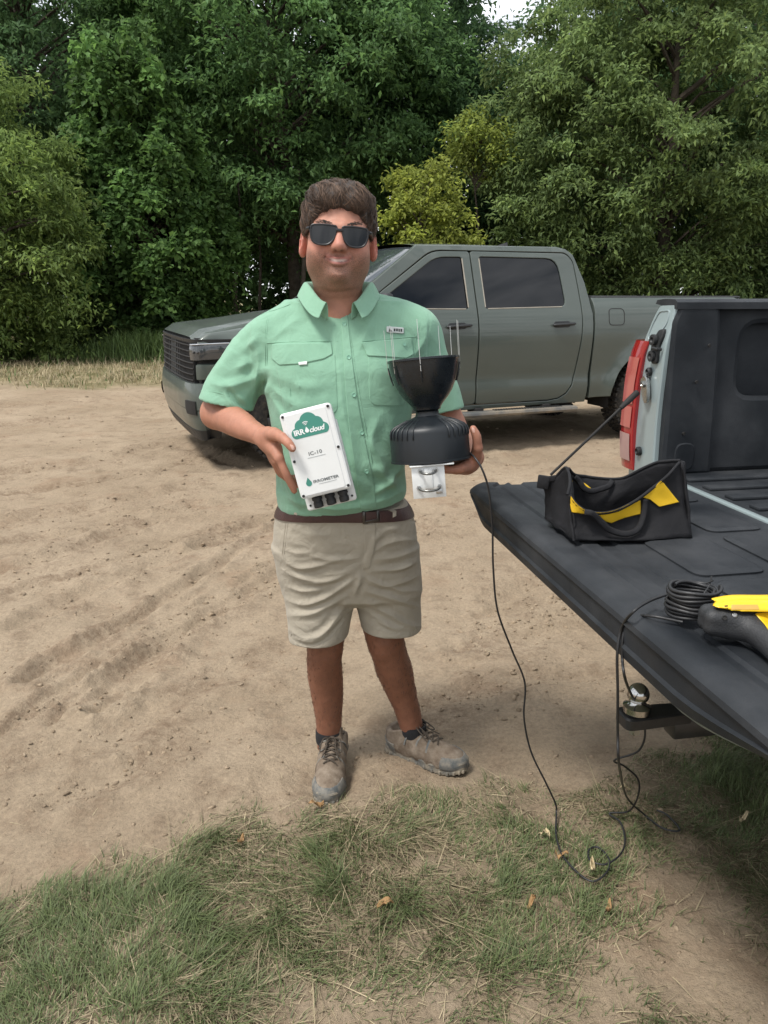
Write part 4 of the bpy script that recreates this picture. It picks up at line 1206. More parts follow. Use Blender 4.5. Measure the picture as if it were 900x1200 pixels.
        for a in cor:
            for ax in range(3):
                if a[ax]: continue
                b = list(a); b[ax] = 1; b = tuple(b)
                va, vb = val[a], val[b]; m = (va < 0) != (vb < 0)
                t = np.where(m, va / (va - vb + 1e-20), 0)
                p = np.tile(np.array(a, float), (len(I), 1)); p[:, ax] += t
                acc += p * m[:, None]; cnt += m
        V = s.lo + s.h * (np.stack([I, J, K], -1) + acc / np.maximum(cnt, 1)[:, None])
        Fs = []
        for ax in range(3):
            sl0 = [slice(None)] * 3; sl1 = [slice(None)] * 3
            sl0[ax] = slice(0, -1); sl1[ax] = slice(1, None)
            ch = ins[tuple(sl0)] != ins[tuple(sl1)]
            e = np.argwhere(ch)
            o1, o2 = [(1, 2), (2, 0), (0, 1)][ax]
            ok = (e[:, o1] > 0) & (e[:, o2] > 0) & (e[:, o1] < (nx, ny, nz)[o1] - 1) & (e[:, o2] < (nx, ny, nz)[o2] - 1)
            e = e[ok]
            fl = ins[tuple(e.T)]
            q = []
            for d1, d2 in ((0, 0), (1, 0), (1, 1), (0, 1)):
                c = e.copy(); c[:, o1] -= 1 - d1; c[:, o2] -= 1 - d2
                q.append(idx[c[:, 0], c[:, 1], c[:, 2]])
            q = np.stack(q, -1)
            q[~fl] = q[~fl][:, ::-1]
            Fs.append(q)
        F = np.concatenate(Fs); F = F[(F >= 0).all(1)]
        for _ in range(relax): V = relax_np(V, F, .5)
        return V, F
def relax_np(V, F, a=.5):
    E = np.concatenate([F[:, [0, 1]], F[:, [1, 2]], F[:, [2, 3]], F[:, [3, 0]]])
    n = len(V); S = np.zeros_like(V)
    c = np.bincount(E.ravel(), minlength=n)
    for k in range(3): S[:, k] = np.bincount(E[:, 0], V[E[:, 1], k], n) + np.bincount(E[:, 1], V[E[:, 0], k], n)
    return V + a * (S / np.maximum(c, 1)[:, None] - V)
def normals_np(V, F):
    fn = np.cross(V[F[:, 2]] - V[F[:, 0]], V[F[:, 3]] - V[F[:, 1]])
    N = np.zeros_like(V)
    for k in range(4):
        for c in range(3): N[:, c] += np.bincount(F[:, k], fn[:, c], len(V))
    return N / (np.linalg.norm(N, axis=1)[:, None] + 1e-12)
def fold_disp(V, N, folds, facing=True):
    """raise soft creases traced in the photograph: (points, half width px, height m)"""
    Q = to_px(V); D = np.zeros(len(V))
    view = V - np.array([0, 0, CAM_H]); view /= np.linalg.norm(view, axis=1)[:, None]
    f = smooth(0.0, .35, -(N * view).sum(1)) if facing else 1
    for pts, w, h in folds:
        P = catmull(np.array(pts, float), 6) if len(pts) > 2 else np.array(pts, float)
        lo, hi = P.min(0) - 4 * w, P.max(0) + 4 * w
        i = np.nonzero((Q[:, 0] > lo[0]) & (Q[:, 0] < hi[0]) & (Q[:, 1] > lo[1]) & (Q[:, 1] < hi[1]))[0]
        if not len(i): continue
        d, al = dist_line(Q[i, 0], Q[i, 1], P)
        L_ = np.sum(np.linalg.norm(np.diff(P, axis=0), axis=1))
        tp = np.sin(np.pi * np.clip(al / L_, .04, .96)) ** .6
        D[i] += h * tp * (1.15 * np.exp(-np.sqrt((d / w) ** 2 + .06) * 1.25) - .40 * np.exp(-((d - 2.0 * w) / (1.1 * w)) ** 2))
    return V + N * (D * f)[:, None]
def bvh_of(V, F): return BVHTree.FromPolygons([tuple(p) for p in V], [tuple(map(int, f)) for f in F])
CAMV = Vector((0, 0, CAM_H))
def hit(b, px, py, Yfall=2.05):
    d = Vector(ray(px, py)).normalized()
    loc, n, i, dist = b.ray_cast(CAMV, d)
    if loc is None:
        p = Vector(at_depth(px, py, Yfall)); loc, n, i, dist = b.find_nearest(p)
    return np.array(loc), np.array(n)
def surf_fn(b, off, Yfall=2.05, flat=0.6):
    def f(u, v, drop):
        out = np.zeros((len(u), 3))
        for i in range(len(u)):
            p, n = hit(b, u[i], v[i], Yfall)
            d = -ray(u[i], v[i]); d /= np.linalg.norm(d)
            n = n * (1 - flat) + d * flat; n /= np.linalg.norm(n)
            out[i] = p + n * (off - drop[i])
        return out
    return f
def patch(name, poly, b, material, parent, off=.003, th=.004, step=3.0, edge=.7, Yfall=2.05, rad=0, lip=None):
    P = round_poly(poly, rad) if np.any(np.array(rad) > 0) else np.array(poly, float)
    mb = MB(); panel(mb, P, surf_fn(b, off, Yfall), step, th, edge, min(.0012, th * .4) if lip is None else lip)
    return mb.build(name, material, parent, 50)
def seam(name, pts, b, material, parent, r=.0012, Yfall=2.05, n=8, off=.0):
    P = catmull(np.array(pts, float), n) if len(pts) > 2 else np.linspace(pts[0], pts[1], 12)
    W_ = np.array([(lambda pn: pn[0] + pn[1] * off)(hit(b, *p, Yfall)) for p in P])
    for _ in range(2): W_[1:-1] = .5 * W_[1:-1] + .25 * (W_[:-2] + W_[2:])
    mb = MB(); mb.tube(W_, r, 6); return mb.build(name, material, parent, 60)

# ================================================================== THE MAN
A_ = at_depth
man = empty('person', (on_level(384, 918)[0] * .5 + on_level(480, 880)[0] * .5, 2.18, 0))
tag(man, 'man in mint green fishing shirt, khaki shorts and sunglasses holding two instruments', 'person')
MAN_INV = Matrix.Translation(man.location).inverted()
def own(o):
    """parent to the man and keep the place"""
    o.parent = man; o.matrix_parent_inverse = MAN_INV; return o
def row(py, l, r, Y, ry):
    a, b = A_(l, py, Y), A_(r, py, Y)
    return ((a[2] + b[2]) / 2, (a[0] + b[0]) / 2, Y, (b[0] - a[0]) / 2, ry)
# ---------- materials
M_SHIRT = mat('mint_cotton', (.225, .405, .288), .88, bump2=.34, b2scale=15, var=.06, vscale=9, bump=.25, bscale=900, bdetail=2, sheen=.15, spec=.2)
M_SHORT = mat('khaki_twill', (.375, .335, .268), .9, bump2=.4, b2scale=22, var=.07, vscale=11, bump=.3, bscale=800, bdetail=2, sheen=.1, spec=.2)
M_SKIN = mat('skin', (.5, .3, .2), .58, attr='tint', subs=.12, var=.10, vscale=45, bump=.12, bscale=420, spec=.4, rvar=.06)
M_BELT = mat('brown_leather', (.045, .016, .012), .42, var=.3, vscale=25, bump=.2, bscale=200)
M_BUCK = mat('gunmetal', (.08, .075, .07), .3, metal=1)
# ---------- head frame
HC = A_(397, 277, 2.135)
HR = np.array(Matrix.Rotation(math.radians(3.0), 3, 'Y') @ Matrix.Rotation(math.radians(4), 3, 'Z') @ Matrix.Rotation(math.radians(-3), 3, 'X'))
def H(x, y, z): return HC + HR @ np.array([x, y, z], float)
BODY_H = .0031
body = Field((-.60, 1.82, .06), (.36, 2.45, 1.79), BODY_H)
B = body
B.ell(H(0, .018, .035), (.083, .098, .084), R=HR)
B.ell(H(0, -.016, -.020), (.0775, .076, .092), .03, R=HR)
B.ell(H(0, -.022, -.074), (.057, .057, .044), .03, R=HR)
for q in (-1, 1):
    B.ell(H(q * .044, -.046, -.048), (.034, .036, .038), .025, R=HR)
    B.ell(H(q * .054, -.005, -.074), (.024, .035, .030), .03, R=HR)
    B.cone(H(q * .012, -.086, .013), H(q * .052, -.068, .012), .012, .010, .016)
    B.cone(H(q * .012, -.098, -.038), H(q * .014, -.092, -.041), .0085, .008, .006)
    # ear
    Re = HR @ rot('Z', q * .45) @ rot('X', -.15)
    B.ell(H(q * .092, .010, -.022), (.011, .021, .037), .010, R=Re)
    B.ell(H(q * .0985, .002, -.018), (.005, .010, .022), .006, 's', R=Re)
B.ell(H(0, -.070, -.101), (.026, .022, .018), .022, R=HR)
B.ell(H(0, -.004, -.112), (.046, .050, .026), .03, R=HR)
B.cone(H(0, -.088, .006), H(0, -.110, -.034), .0085, .0125, .012)
B.ell(H(0, -.106, -.038), (.0140, .012, .010), .008, R=HR)
for q in (-1, 1): B.ell(H(q * .0075, -.108, -.047), (.004, .005, .003), .003, 's', R=HR)
for q in (-1, 1): B.ell(H(q * .034, -.098, -.009), (.019, .014, .011), .010, 's', R=HR)      # eye sockets
for q in (-1, 1): B.ell(H(q * .034, -.072, -.010), (.0155, .0155, .0135), .004, R=HR)
# mouth: smiling lips with a line between
LIPU = [H(-.0335, -.074, -.0585), H(-.017, -.0895, -.0635), H(0, -.0945, -.0640), H(.017, -.0895, -.0635), H(.0335, -.074, -.0585)]
LIPL = [H(-.029, -.076, -.064), H(-.014, -.0895, -.0745), H(0, -.0930, -.0770), H(.014, -.0895, -.0745), H(.029, -.076, -.064)]
B.chain(LIPU, [.002, .0040, .0045, .0040, .002], .006); B.chain(LIPL, [.002, .0050, .0060, .0050, .002], .006)
B.chain([H(-.0345, -.081, -.0605), H(-.017, -.0955, -.0683), H(0, -.1005, -.0700), H(.017, -.0955, -.0683), H(.0345, -.081, -.0605)], [.0014, .0028, .0032, .0028, .0014], .003, 's')
# neck into the chest
nb_ = A_(397, 372, 2.20)
B.cone(H(0, .022, -.085), nb_, .064, .066, .035)
B.cone(nb_, A_(397, 392, 2.205), .068, .070, .04)
B.ell(A_(400, 380, 2.185), (.06, .055, .05), .04)
# trunk inside the clothes joins everything
B.loft([row(600, 345, 455, 2.17, .10), row(500, 340, 458, 2.18, .10), row(420, 318, 478, 2.19, .085), row(390, 325, 470, 2.20, .06)], .03)
B.loft([row(690, 350, 480, 2.20, .07), row(640, 345, 468, 2.20, .09), row(596, 345, 455, 2.18, .10)], .04)
# arms
SHR, ELR, WRR = A_(312, 408, 2.205), A_(254, 484, 2.205), A_(312, 514, 1.975)
B.chain([A_(335, 408, 2.2), SHR, A_(282, 442, 2.21), ELR], [.045, .044, .045, .043], .03)
_m = ELR + (WRR - ELR) * .35
B.chain([ELR, _m + np.array([0, 0, .004]), ELR + (WRR - ELR) * .72, WRR], [.043, .042, .0315, .0245], .02)
SHL, ELL, WRL = A_(488, 398, 2.205), A_(528, 500, 2.255), A_(555, 536, 2.055)
B.chain([A_(455, 400, 2.2), SHL, A_(505, 440, 2.22), ELL], [.05, .050, .046, .044], .03)
B.chain([ELL, ELL + (WRL - ELL) * .4, WRL], [.041, .038, .025], .02)
# hand on the box (his right): thumb in front, fingers behind and along its edge
def hand(parts, wrist, kpalm=.012):
    for pts, rr, kk in parts:
        B.chain([A_(*p) for p in pts], rr, kk)
hand([([(312, 514, 1.975), (321, 524, 1.935), (327, 537, 1.905)], [.0235, .020, .0125], .012),
      ([(312, 514, 1.975), (320, 526, 1.950), (325, 540, 1.930)], [.0235, .019, .0125], .012),
      ([(312, 514, 1.975), (318, 527, 1.965), (323, 541, 1.955)], [.0235, .018, .012], .012),
      ([(312, 514, 1.975), (316, 526, 1.985), (320, 539, 1.978)], [.0235, .016, .011], .012),
      ([(316, 510, 1.955), (322, 509, 1.915), (331, 513, 1.880)], [.022, .0165, .0125], .012),
      ([(331, 513, 1.880), (337, 518, 1.863), (342.5, 525, 1.856)], [.0122, .0118, .0092], .006),
      ([(327, 537, 1.905), (334, 553, 1.900), (340, 565, 1.903), (345, 575, 1.908)], [.0112, .0100, .0092, .0078], .006),
      ([(325, 540, 1.930), (335, 557, 1.940), (347, 567, 1.958), (357, 570, 1.957)], [.0112, .010, .0092, .0078], .004),
      ([(323, 541, 1.955), (333, 558, 1.970), (345, 563, 1.982), (356, 563, 1.975)], [.011, .010, .009, .0076], .004),
      ([(320, 539, 1.978), (329, 555, 1.995), (339, 559, 2.000), (349, 558, 1.992)], [.010, .009, .008, .007], .004)], WRR)
# hand under the gauge (his left): palm up, thumb rising at the side of the base
hand([([(555, 536, 2.055), (551, 543, 2.00), (540, 549, 1.925)], [.0235, .021, .0125], .012),
      ([(555, 536, 2.055), (548, 546, 2.01), (534, 550, 1.950)], [.0235, .021, .0125], .012),
      ([(555, 536, 2.055), (545, 546, 2.02), (530, 549, 1.975)], [.0235, .020, .012], .012),
      ([(555, 536, 2.055), (543, 545, 2.04), (528, 547, 2.000)], [.0235, .018, .011], .012),
      ([(553, 540, 2.020), (557, 536, 1.975), (559.5, 525, 1.952)], [.022, .0165, .0130], .012),
      ([(559.5, 525, 1.952), (558.5, 512, 1.945), (554.5, 502.5, 1.944)], [.0124, .0116, .0092], .006),
      ([(540, 549, 1.925), (527, 551, 1.912), (517, 548, 1.915), (510, 545, 1.922)], [.0112, .0100, .0092, .0078], .005),
      ([(534, 550, 1.950), (519, 550, 1.945), (509, 547, 1.950), (502, 544, 1.955)], [.0112, .010, .0092, .0078], .004),
      ([(530, 549, 1.975), (516, 549, 1.975), (507, 546, 1.980), (500, 543, 1.985)], [.011, .010, .009, .0076], .004),
      ([(528, 547, 2.000), (516, 547, 2.005), (508, 544, 2.010), (502, 541, 2.012)], [.010, .009, .008, .007], .004)], WRL)
# legs
ANR, ANL = A_(386, 872, 2.20), A_(484, 860, 2.235)
B.chain([A_(372, 640, 2.20), A_(378, 700, 2.185), A_(381, 752, 2.165), A_(380, 775, 2.175), A_(382, 800, 2.195), A_(385, 835, 2.20), ANR, A_(386, 893, 2.20)], [.085, .072, .058, .053, .0545, .044, .0375, .04], .03)
B.cone(A_(381, 790, 2.225), A_(384, 815, 2.225), .040, .034, .03)
B.chain([A_(440, 640, 2.21), A_(446, 700, 2.205), A_(451, 745, 2.19), A_(456, 765, 2.20), A_(464, 790, 2.22), A_(474, 822, 2.235), ANL, A_(486, 876, 2.235)], [.085, .072, .060, .055, .056, .044, .0375, .04], .03)
B.cone(A_(458, 780, 2.245), A_(470, 808, 2.25), .042, .034, .03)
bV, bF = B.mesh(1)
bV = fold_disp(bV, normals_np(bV, bF), [([(387, 293), (382, 298), (378.5, 306)], 1.6, -.0022), ([(408, 294), (413, 299), (416, 307)], 1.6, -.0022), ([(390, 317), (397, 319), (404, 317)], 1.8, -.0018), ([(370, 338), (393, 343), (418, 339)], 2.2, -.0022), ([(379, 306), (377, 309)], 1.5, -.0015), ([(415.5, 307), (417, 310)], 1.5, -.0015)])
# the skin's own tones (sun-browned limbs, ruddy face, stubble, lips), then painted shade at mouth and nostrils
Hl = (bV - HC) @ HR
tone = np.tile(np.array([.425, .205, .143]), (len(bV), 1))
def blend(m, c):
    global tone
    tone = tone * (1 - m[:, None]) + np.array(c) * m[:, None]
ishead = smooth(-.20, -.12, Hl[:, 2]) * (bV[:, 2] > 1.35)
blend(smooth(.75, .68, bV[:, 2]), (.205, .086, .050))
blend((1 - ishead) * (bV[:, 2] > .9) * (np.abs(bV[:, 0] + .02) > .16) * .75, (.375, .170, .108))
def g3(c, r): return np.exp(-(((Hl - np.array(c)) / np.array(r)) ** 2).sum(1))
blend(ishead * .55 * (g3((-.045, -.07, -.040), (.03, .05, .03)) + g3((.045, -.07, -.035), (.03, .05, .03))), (.500, .205, .150))
blend(ishead * .5 * g3((0, -.11, -.025), (.02, .03, .02)), (.51, .20, .15))
_ear = ishead * smooth(.080, .088, np.abs(Hl[:, 0])) * (np.abs(Hl[:, 2]) < .06)
blend(_ear * .7, (.52, .20, .155))
_bn = .5 + .5 * noise3(Hl[:, 0] * 160, Hl[:, 1] * 160, Hl[:, 2] * 160, 3)
beard = smooth(-.040, -.062, Hl[:, 2] - .12 * np.clip(np.abs(Hl[:, 0]) - .045, 0, .1)) * smooth(-.175, -.14, Hl[:, 2]) * smooth(.086, .080, np.abs(Hl[:, 0]))
blend(ishead * beard * (.26 + .22 * _bn), (.170, .105, .078))
lip = np.exp(-((Hl[:, 0] / .031) ** 4)) * np.exp(-(((Hl[:, 2] + .0695 - .009 * (Hl[:, 0] / .030) ** 2) / .0095) ** 4)) * (Hl[:, 1] < -.07)
blend(np.clip(lip, 0, 1) * .85, (.340, .115, .098))
teeth = np.exp(-((Hl[:, 0] / .020) ** 6)) * np.exp(-(((Hl[:, 2] + .0695 - .006 * (Hl[:, 0] / .030) ** 2) / .0034) ** 4)) * (Hl[:, 1] < -.08)
blend(np.clip(teeth, 0, 1) * .75, (.66, .56, .50))
gap = np.exp(-((Hl[:, 0] / .033) ** 6)) * np.exp(-(((Hl[:, 2] + .0722 - .011 * (Hl[:, 0] / .033) ** 2) / .0014) ** 2)) * (Hl[:, 1] < -.07)
blend(np.clip(gap, 0, 1) * .8, (.07, .02, .018))  # shade between the lips painted as a dark line
corner_shade = sum(np.exp(-(((Hl - np.array([q * .034, -.08, -.0605])) / np.array([.0028, .02, .0022])) ** 2).sum(1)) for q in (-1, 1))
blend(np.clip(corner_shade, 0, 1) * .5, (.09, .03, .025))  # mouth corners darkened in the colour, as painted shade
nos = sum(np.exp(-(((Hl - np.array([q * .0075, -.107, -.0475])) / np.array([.0042, .012, .0030])) ** 2).sum(1)) for q in (-1, 1))
blend(np.clip(nos, 0, 1) * .85, (.06, .02, .015))  # shade inside the nostrils painted into the skin colour
# arm freckles
_fn = noise3(bV[:, 0] * 45, bV[:, 1] * 45, bV[:, 2] * 45, 9)
tone *= (1 + .06 * _fn)[:, None]
bN = normals_np(bV, bF)
_lm = smooth(1.35, 1.25, bV[:, 2])
bV = bV + bN * (_lm * (.0022 * noise3(bV[:, 0] * 22, bV[:, 1] * 22, bV[:, 2] * 11, 41) + .0008 * noise3(bV[:, 0] * 60, bV[:, 1] * 60, bV[:, 2] * 40, 42)))[:, None]
body_me = mesh_np('body', bV, bF, np.clip(tone, .01, 1))
_at = body_me.color_attributes['tint']; _ca = np.ones((len(bV), 4), np.float32); _ca[:, :3] = np.clip(tone, .01, 1); _ca[:, 3] = .62 * np.clip(ishead * beard * (np.abs(lip) < .3), 0, 1); _at.data.foreach_set('color', _ca.ravel())
# stubble specks where the beard grows
_nt = M_SKIN.node_tree; _an = [n for n in _nt.nodes if n.type == 'ATTRIBUTE'][0]; _bs = _nt.nodes['Principled BSDF']
_src = _bs.inputs['Base Color'].links[0].from_socket
_sn = _node(_nt, 'ShaderNodeTexNoise'); _sn.inputs['Scale'].default_value = 520; _sn.inputs['Detail'].default_value = 2; _nt.links.new([n for n in _nt.nodes if n.type == 'TEX_COORD'][0].outputs['Object'], _sn.inputs['Vector'])
_mr = _node(_nt, 'ShaderNodeMapRange'); _mr.inputs[1].default_value = .46; _mr.inputs[2].default_value = .60; _nt.links.new(_sn.outputs['Fac'], _mr.inputs[0])
_mm = _node(_nt, 'ShaderNodeMath', operation='MULTIPLY'); _nt.links.new(_mr.outputs[0], _mm.inputs[0]); _nt.links.new(_an.outputs['Alpha'], _mm.inputs[1])
_mx = _node(_nt, 'ShaderNodeMix', data_type='RGBA'); _nt.links.new(_mm.outputs[0], _mx.inputs[0]); _nt.links.new(_src, _mx.inputs[6]); _mx.inputs[7].default_value = (.10, .066, .05, 1); _nt.links.new(_mx.outputs[2], _bs.inputs['Base Color'])
body_o = own(link('body', body_me, M_SKIN, None, 180))
BVB = bvh_of(bV, bF)
def limb_hair():
    r = np.random.default_rng(12)
    leg = np.nonzero((bV[:, 2] > .16) & (bV[:, 2] < .58))[0]; arm = np.nonzero((bV[:, 2] > 1.10) & (bV[:, 2] < 1.27) & (bV[:, 0] < -.24))[0]
    ids = r.choice(leg, 1700); n = len(ids); p = bV[ids]; nn_ = bN[ids]
    d = np.tile(np.array([0, 0, -1.0]), (n, 1)) + r.normal(0, .35, (n, 3)); d -= nn_ * (d * nn_).sum(1)[:, None]; d /= np.linalg.norm(d, axis=1)[:, None]
    s = np.cross(nn_, d) * r.uniform(.00025, .0004, n)[:, None]; L_ = r.uniform(.006, .014, n)[:, None]
    V = np.stack([p - s, p + s, p + d * L_ * .6 + nn_ * .0018 + s * .7, p + d * L_ + nn_ * .0014], 1).reshape(-1, 3)
    F = (np.arange(n) * 4)[:, None] + np.array([[0, 1, 2, 3]])
    o = link('limb_hair', mesh_np('limb_hair', V, F), mat('fine_hair', (.055, .032, .020), .6)); o['kind'] = 'stuff'; under_body(o)
def under_body(o): o.parent = body_o; o.matrix_parent_inverse = Matrix()
limb_hair()
# nails
M_NAIL = mat('nail', (.60, .36, .29), .3, spec=.5)
own(patch('thumbnail', [(339.5, 520.5), (343.5, 521.5), (346, 527), (342, 527.5)], BVB, M_NAIL, None, .0006, .0016, 1.6, .4, 1.86, 1.6))
own(patch('thumbnail', [(552.3, 500.5), (556.0, 501.5), (556.8, 507.5), (553.2, 507)], BVB, M_NAIL, None, .0006, .0016, 1.6, .4, 1.94, 1.6))

# ---------- hair: cap plus combed locks
M_HAIR = mat('brown_hair', (.040, .028, .021), .55, var=.35, vscale=90, bump=.9, bscale=260, spec=.45, bdist=.004)
hf = Field(HC - .17, HC + .19, .0035)
hf.ell(H(0, .022, .042), (.088, .108, .090), R=HR)
hf.ell(H(-.03, -.03, .083), (.052, .055, .042), .03, R=HR); hf.ell(H(.035, -.03, .078), (.048, .055, .038), .03, R=HR); hf.ell(H(.004, .01, .094), (.064, .06, .033), .03, R=HR)
for q in (-1, 1): hf.ell(H(q * .079, .004, .030), (.014, .045, .042), .02, R=HR)
# trim the face, the ears and the nape
hf.ell(H(0, -.10, -.014), (.088, .078, .074), .010, 's', R=HR)
for xq, zq in ((-.048, .018), (-.024, .022), (.004, .022), (.030, .020), (.050, .014)): hf.ell(H(xq, -.112, zq), (.028, .056, .036), .010, 's', R=HR)
hf.half(H(0, .03, -.075), HR @ np.array([0, -.35, -1.0]), 's', .02)
for q in (-1, 1): hf.ell(H(q * .098, -.005, -.044), (.022, .036, .044), .008, 's', R=HR)
hV, hF = hf.mesh(1)
hN = normals_np(hV, hF)
q_ = (hV - HC) @ HR
th_ = np.arctan2(q_[:, 0], -(q_[:, 1] - .02))
dsp = .0075 * noise3(th_ * 9 + q_[:, 2] * 40, q_[:, 2] * 26 - q_[:, 0] * 30, q_[:, 1] * 30, 3) + .002 * noise3(q_[:, 0] * 180, q_[:, 1] * 70, q_[:, 2] * 90, 5)
hV = hV + hN * dsp[:, None]
hair = own(link('hair', mesh_np('hair', hV, hF), M_HAIR, None, 180))
def locks():
    r = np.random.default_rng(5); mb = MB(); ol = (hV - HC) @ HR
    ids = np.nonzero((ol[:, 2] > -.005) & (hN @ HR[:, 2] > -.6))[0]
    V = []; F = []; CL_ = []
    for i in r.choice(ids, 4800):
        p = ol[i]; n = hN[i] @ HR
        # combed from the crown forward and to the side
        c = np.array([.015, .05, .12]); d = p - c; d -= n * (d @ n)
        d = d / (np.linalg.norm(d) + 1e-6) + np.array([.75, -.30, 0]) * smooth(.03, .09, p[2]) + r.normal(0, .16, 3) + .55 * np.array([noise3(p[0] * 45, p[1] * 45, p[2] * 45, 2), noise3(p[0] * 45, p[1] * 45, p[2] * 45, 7), 0]); d -= n * (d @ n); d /= np.linalg.norm(d) + 1e-6
        L_ = r.uniform(.020, .044); lift = r.uniform(.0008, .0038); w = r.uniform(.0006, .0016)
        tip = p + d * L_
        if tip[2] < -.012 or (tip[1] < -.055 and tip[2] < .050 and abs(tip[0]) < .078): L_ *= .45
        s = np.cross(n, d); k = len(V)
        cv = r.normal(0, .25)
        CL_.append(np.array([.100, .064, .044]) * r.uniform(.35, 1.3) * (1 + .6 * float(noise3(p[0] * 60, p[1] * 60, p[2] * 60, 8))))
        for t in (0, .33, .66, 1):
            q = p + d * L_ * t + n * (lift * math.sin(math.pi * (.15 + .75 * t)) - .0012 - (L_ * t) ** 2 / .17) + s * cv * L_ * t * t
            ww = w * (1 - t * .85)
            for e in (-1, 0, 1): V.append(HC + HR @ (q + s * ww * e + n * (ww * .9 if e == 0 else 0)))
        for t in range(3):
            for e in range(2): F.append((k + t * 3 + e, k + t * 3 + e + 1, k + t * 3 + e + 4, k + t * 3 + e + 3))
    o = link('hair_locks', mesh_np('hair_locks', np.array(V), np.array(F), np.repeat(np.array(CL_), 12, 0)), mat('hair_lock', (0, 0, 0), .5, attr='tint', spec=.2), None, 180); o['kind'] = 'stuff'
    o.parent = hair
    return o
locks()
# brows just show above the glasses
def brows():
    r = np.random.default_rng(8); V = []; F = []
    for q in (-1, 1):
        for _ in range(75):
            t = r.random(); x = q * (.016 + .040 * t); p = HC + HR @ np.array([x, -.20, .0165 + .006 * math.sin(t * 2.2) + r.normal(0, .0018)])
            loc, n, i, ds = BVB.ray_cast(Vector(p), Vector(HR @ np.array([0, 1.0, 0])))
            if loc is None: continue
            loc = np.array(loc); d = HR @ np.array([q * .9, 0, r.normal(.25, .18)]); k = len(V); w = .0008
            for u in (0, .5, 1): 
                for e in (-1, 1): V.append(loc + d * .0062 * u + np.array(n) * .0012 + np.array([0, 0, w * e * (1 - .7 * u)]))
            F += [(k, k + 1, k + 3, k + 2), (k + 2, k + 3, k + 5, k + 4)]
    o = own(link('eyebrows', mesh_np('eyebrows', np.array(V), np.array(F)), M_HAIR)); o['kind'] = 'stuff'
brows()

# ---------- sunglasses
M_FRAME = mat('matte_black_frame', (.012, .012, .014), .4)
M_LENS = mat('grey_lens', (.008, .009, .011), .05, spec=.4)
GR_ = HR @ rot('Y', math.radians(1.2))
def GL(x, y, z): return HC + GR_ @ np.array([x, y, z], float)
def glass_fn(off):
    def f(u, v, d):
        y = -.1035 + .9 * u * u + (d - off) + .10 * (.005 - v) * 0
        return HC + np.stack([u, y, v], -1) @ GR_.T
    return f
lensp = np.array([(.0085, .0095), (.040, .0115), (.0690, .0090), (.0705, -.010), (.064, -.0285), (.048, -.0335), (.026, -.0320), (.0135, -.018)])
sg_root = MB()
for q in (-1, 1):
    P = round_poly(lensp * np.array([q, 1]), [.004, .02, .006, .012, .01, .012, .01, .008])
    panel(sg_root, poly_inset(P, -.0042), glass_fn(.0022), .006, .0055, .0012, .0008, holes=[P])
sg_root.box(GL(0, -.1035, 0.0025), (.020, .006, .0075), GR_, .002)
for q in (-1, 1):
    pth = [GL(q * .0735, -.0985, 0.0025), GL(q * .080, -.088, 0.0025), GL(q * .0835, -.05, 0.0010), GL(q * .0865, -.01, -0.0010), GL(q * .087, .02, -0.0080)]
    sg_root.tube(catmull(pth, 5), .0042, 8)
    sg_root.tube([GL(q * .0105, -.101, -0.0100), GL(q * .0125, -.094, -0.0200)], .0028, 6)
glasses = own(sg_root.build('sunglasses', M_FRAME, None, 40))
for q in (-1, 1):
    P = round_poly(lensp * np.array([q, 1]), [.004, .02, .006, .012, .01, .012, .01, .008])
    mb = MB(); panel(mb, poly_inset(P, -.001), glass_fn(.0004), .006, .002, .001, .0004); l_ = mb.build('lens', M_LENS, glasses, 70)

# ---------- shirt
S = Field((-.59, 1.93, .86), (.28, 2.42, 1.56), .0032)
S.loft([row(601, 329, 474, 2.172, .140), row(588, 326, 475.5, 2.172, .148), row(575, 324, 476, 2.172, .154), row(545, 323, 475, 2.172, .158), row(500, 319, 479, 2.18, .152), row(465, 313, 485, 2.185, .146), row(430, 303, 494, 2.19, .138), row(400, 304, 494, 2.2, .118), row(382, 314, 488, 2.2, .098), row(368, 330, 468, 2.205, .082), row(357, 345, 447, 2.205, .074)], e=2.25)
S.chain([A_(352, 374, 2.2), A_(330, 384, 2.2), A_(314, 397, 2.2)], [.058, .055, .056], .04)
S.chain([A_(443, 370, 2.2), A_(468, 376, 2.2), A_(487, 390, 2.2)], [.06, .058, .060], .05)
CR0, CR1 = A_(278, 436, 2.195), A_(265, 475, 2.18)
CL0, CL1 = A_(503, 430, 2.21), A_(519.5, 482, 2.205)
S.chain([A_(315, 394, 2.2), A_(300, 407, 2.2), A_(285, 434, 2.197), A_(272, 457, 2.19), A_(263, 482, 2.18)], [.056, .061, .071, .0755, .0790], .03)
S.chain([A_(488, 390, 2.2), CL0, CL1 + (CL1 - CL0) * .3], [.060, .061, .0600], .04)
S.ell(A_(392, 545, 2.13), (.125, .105, .12), .05)                      # belly
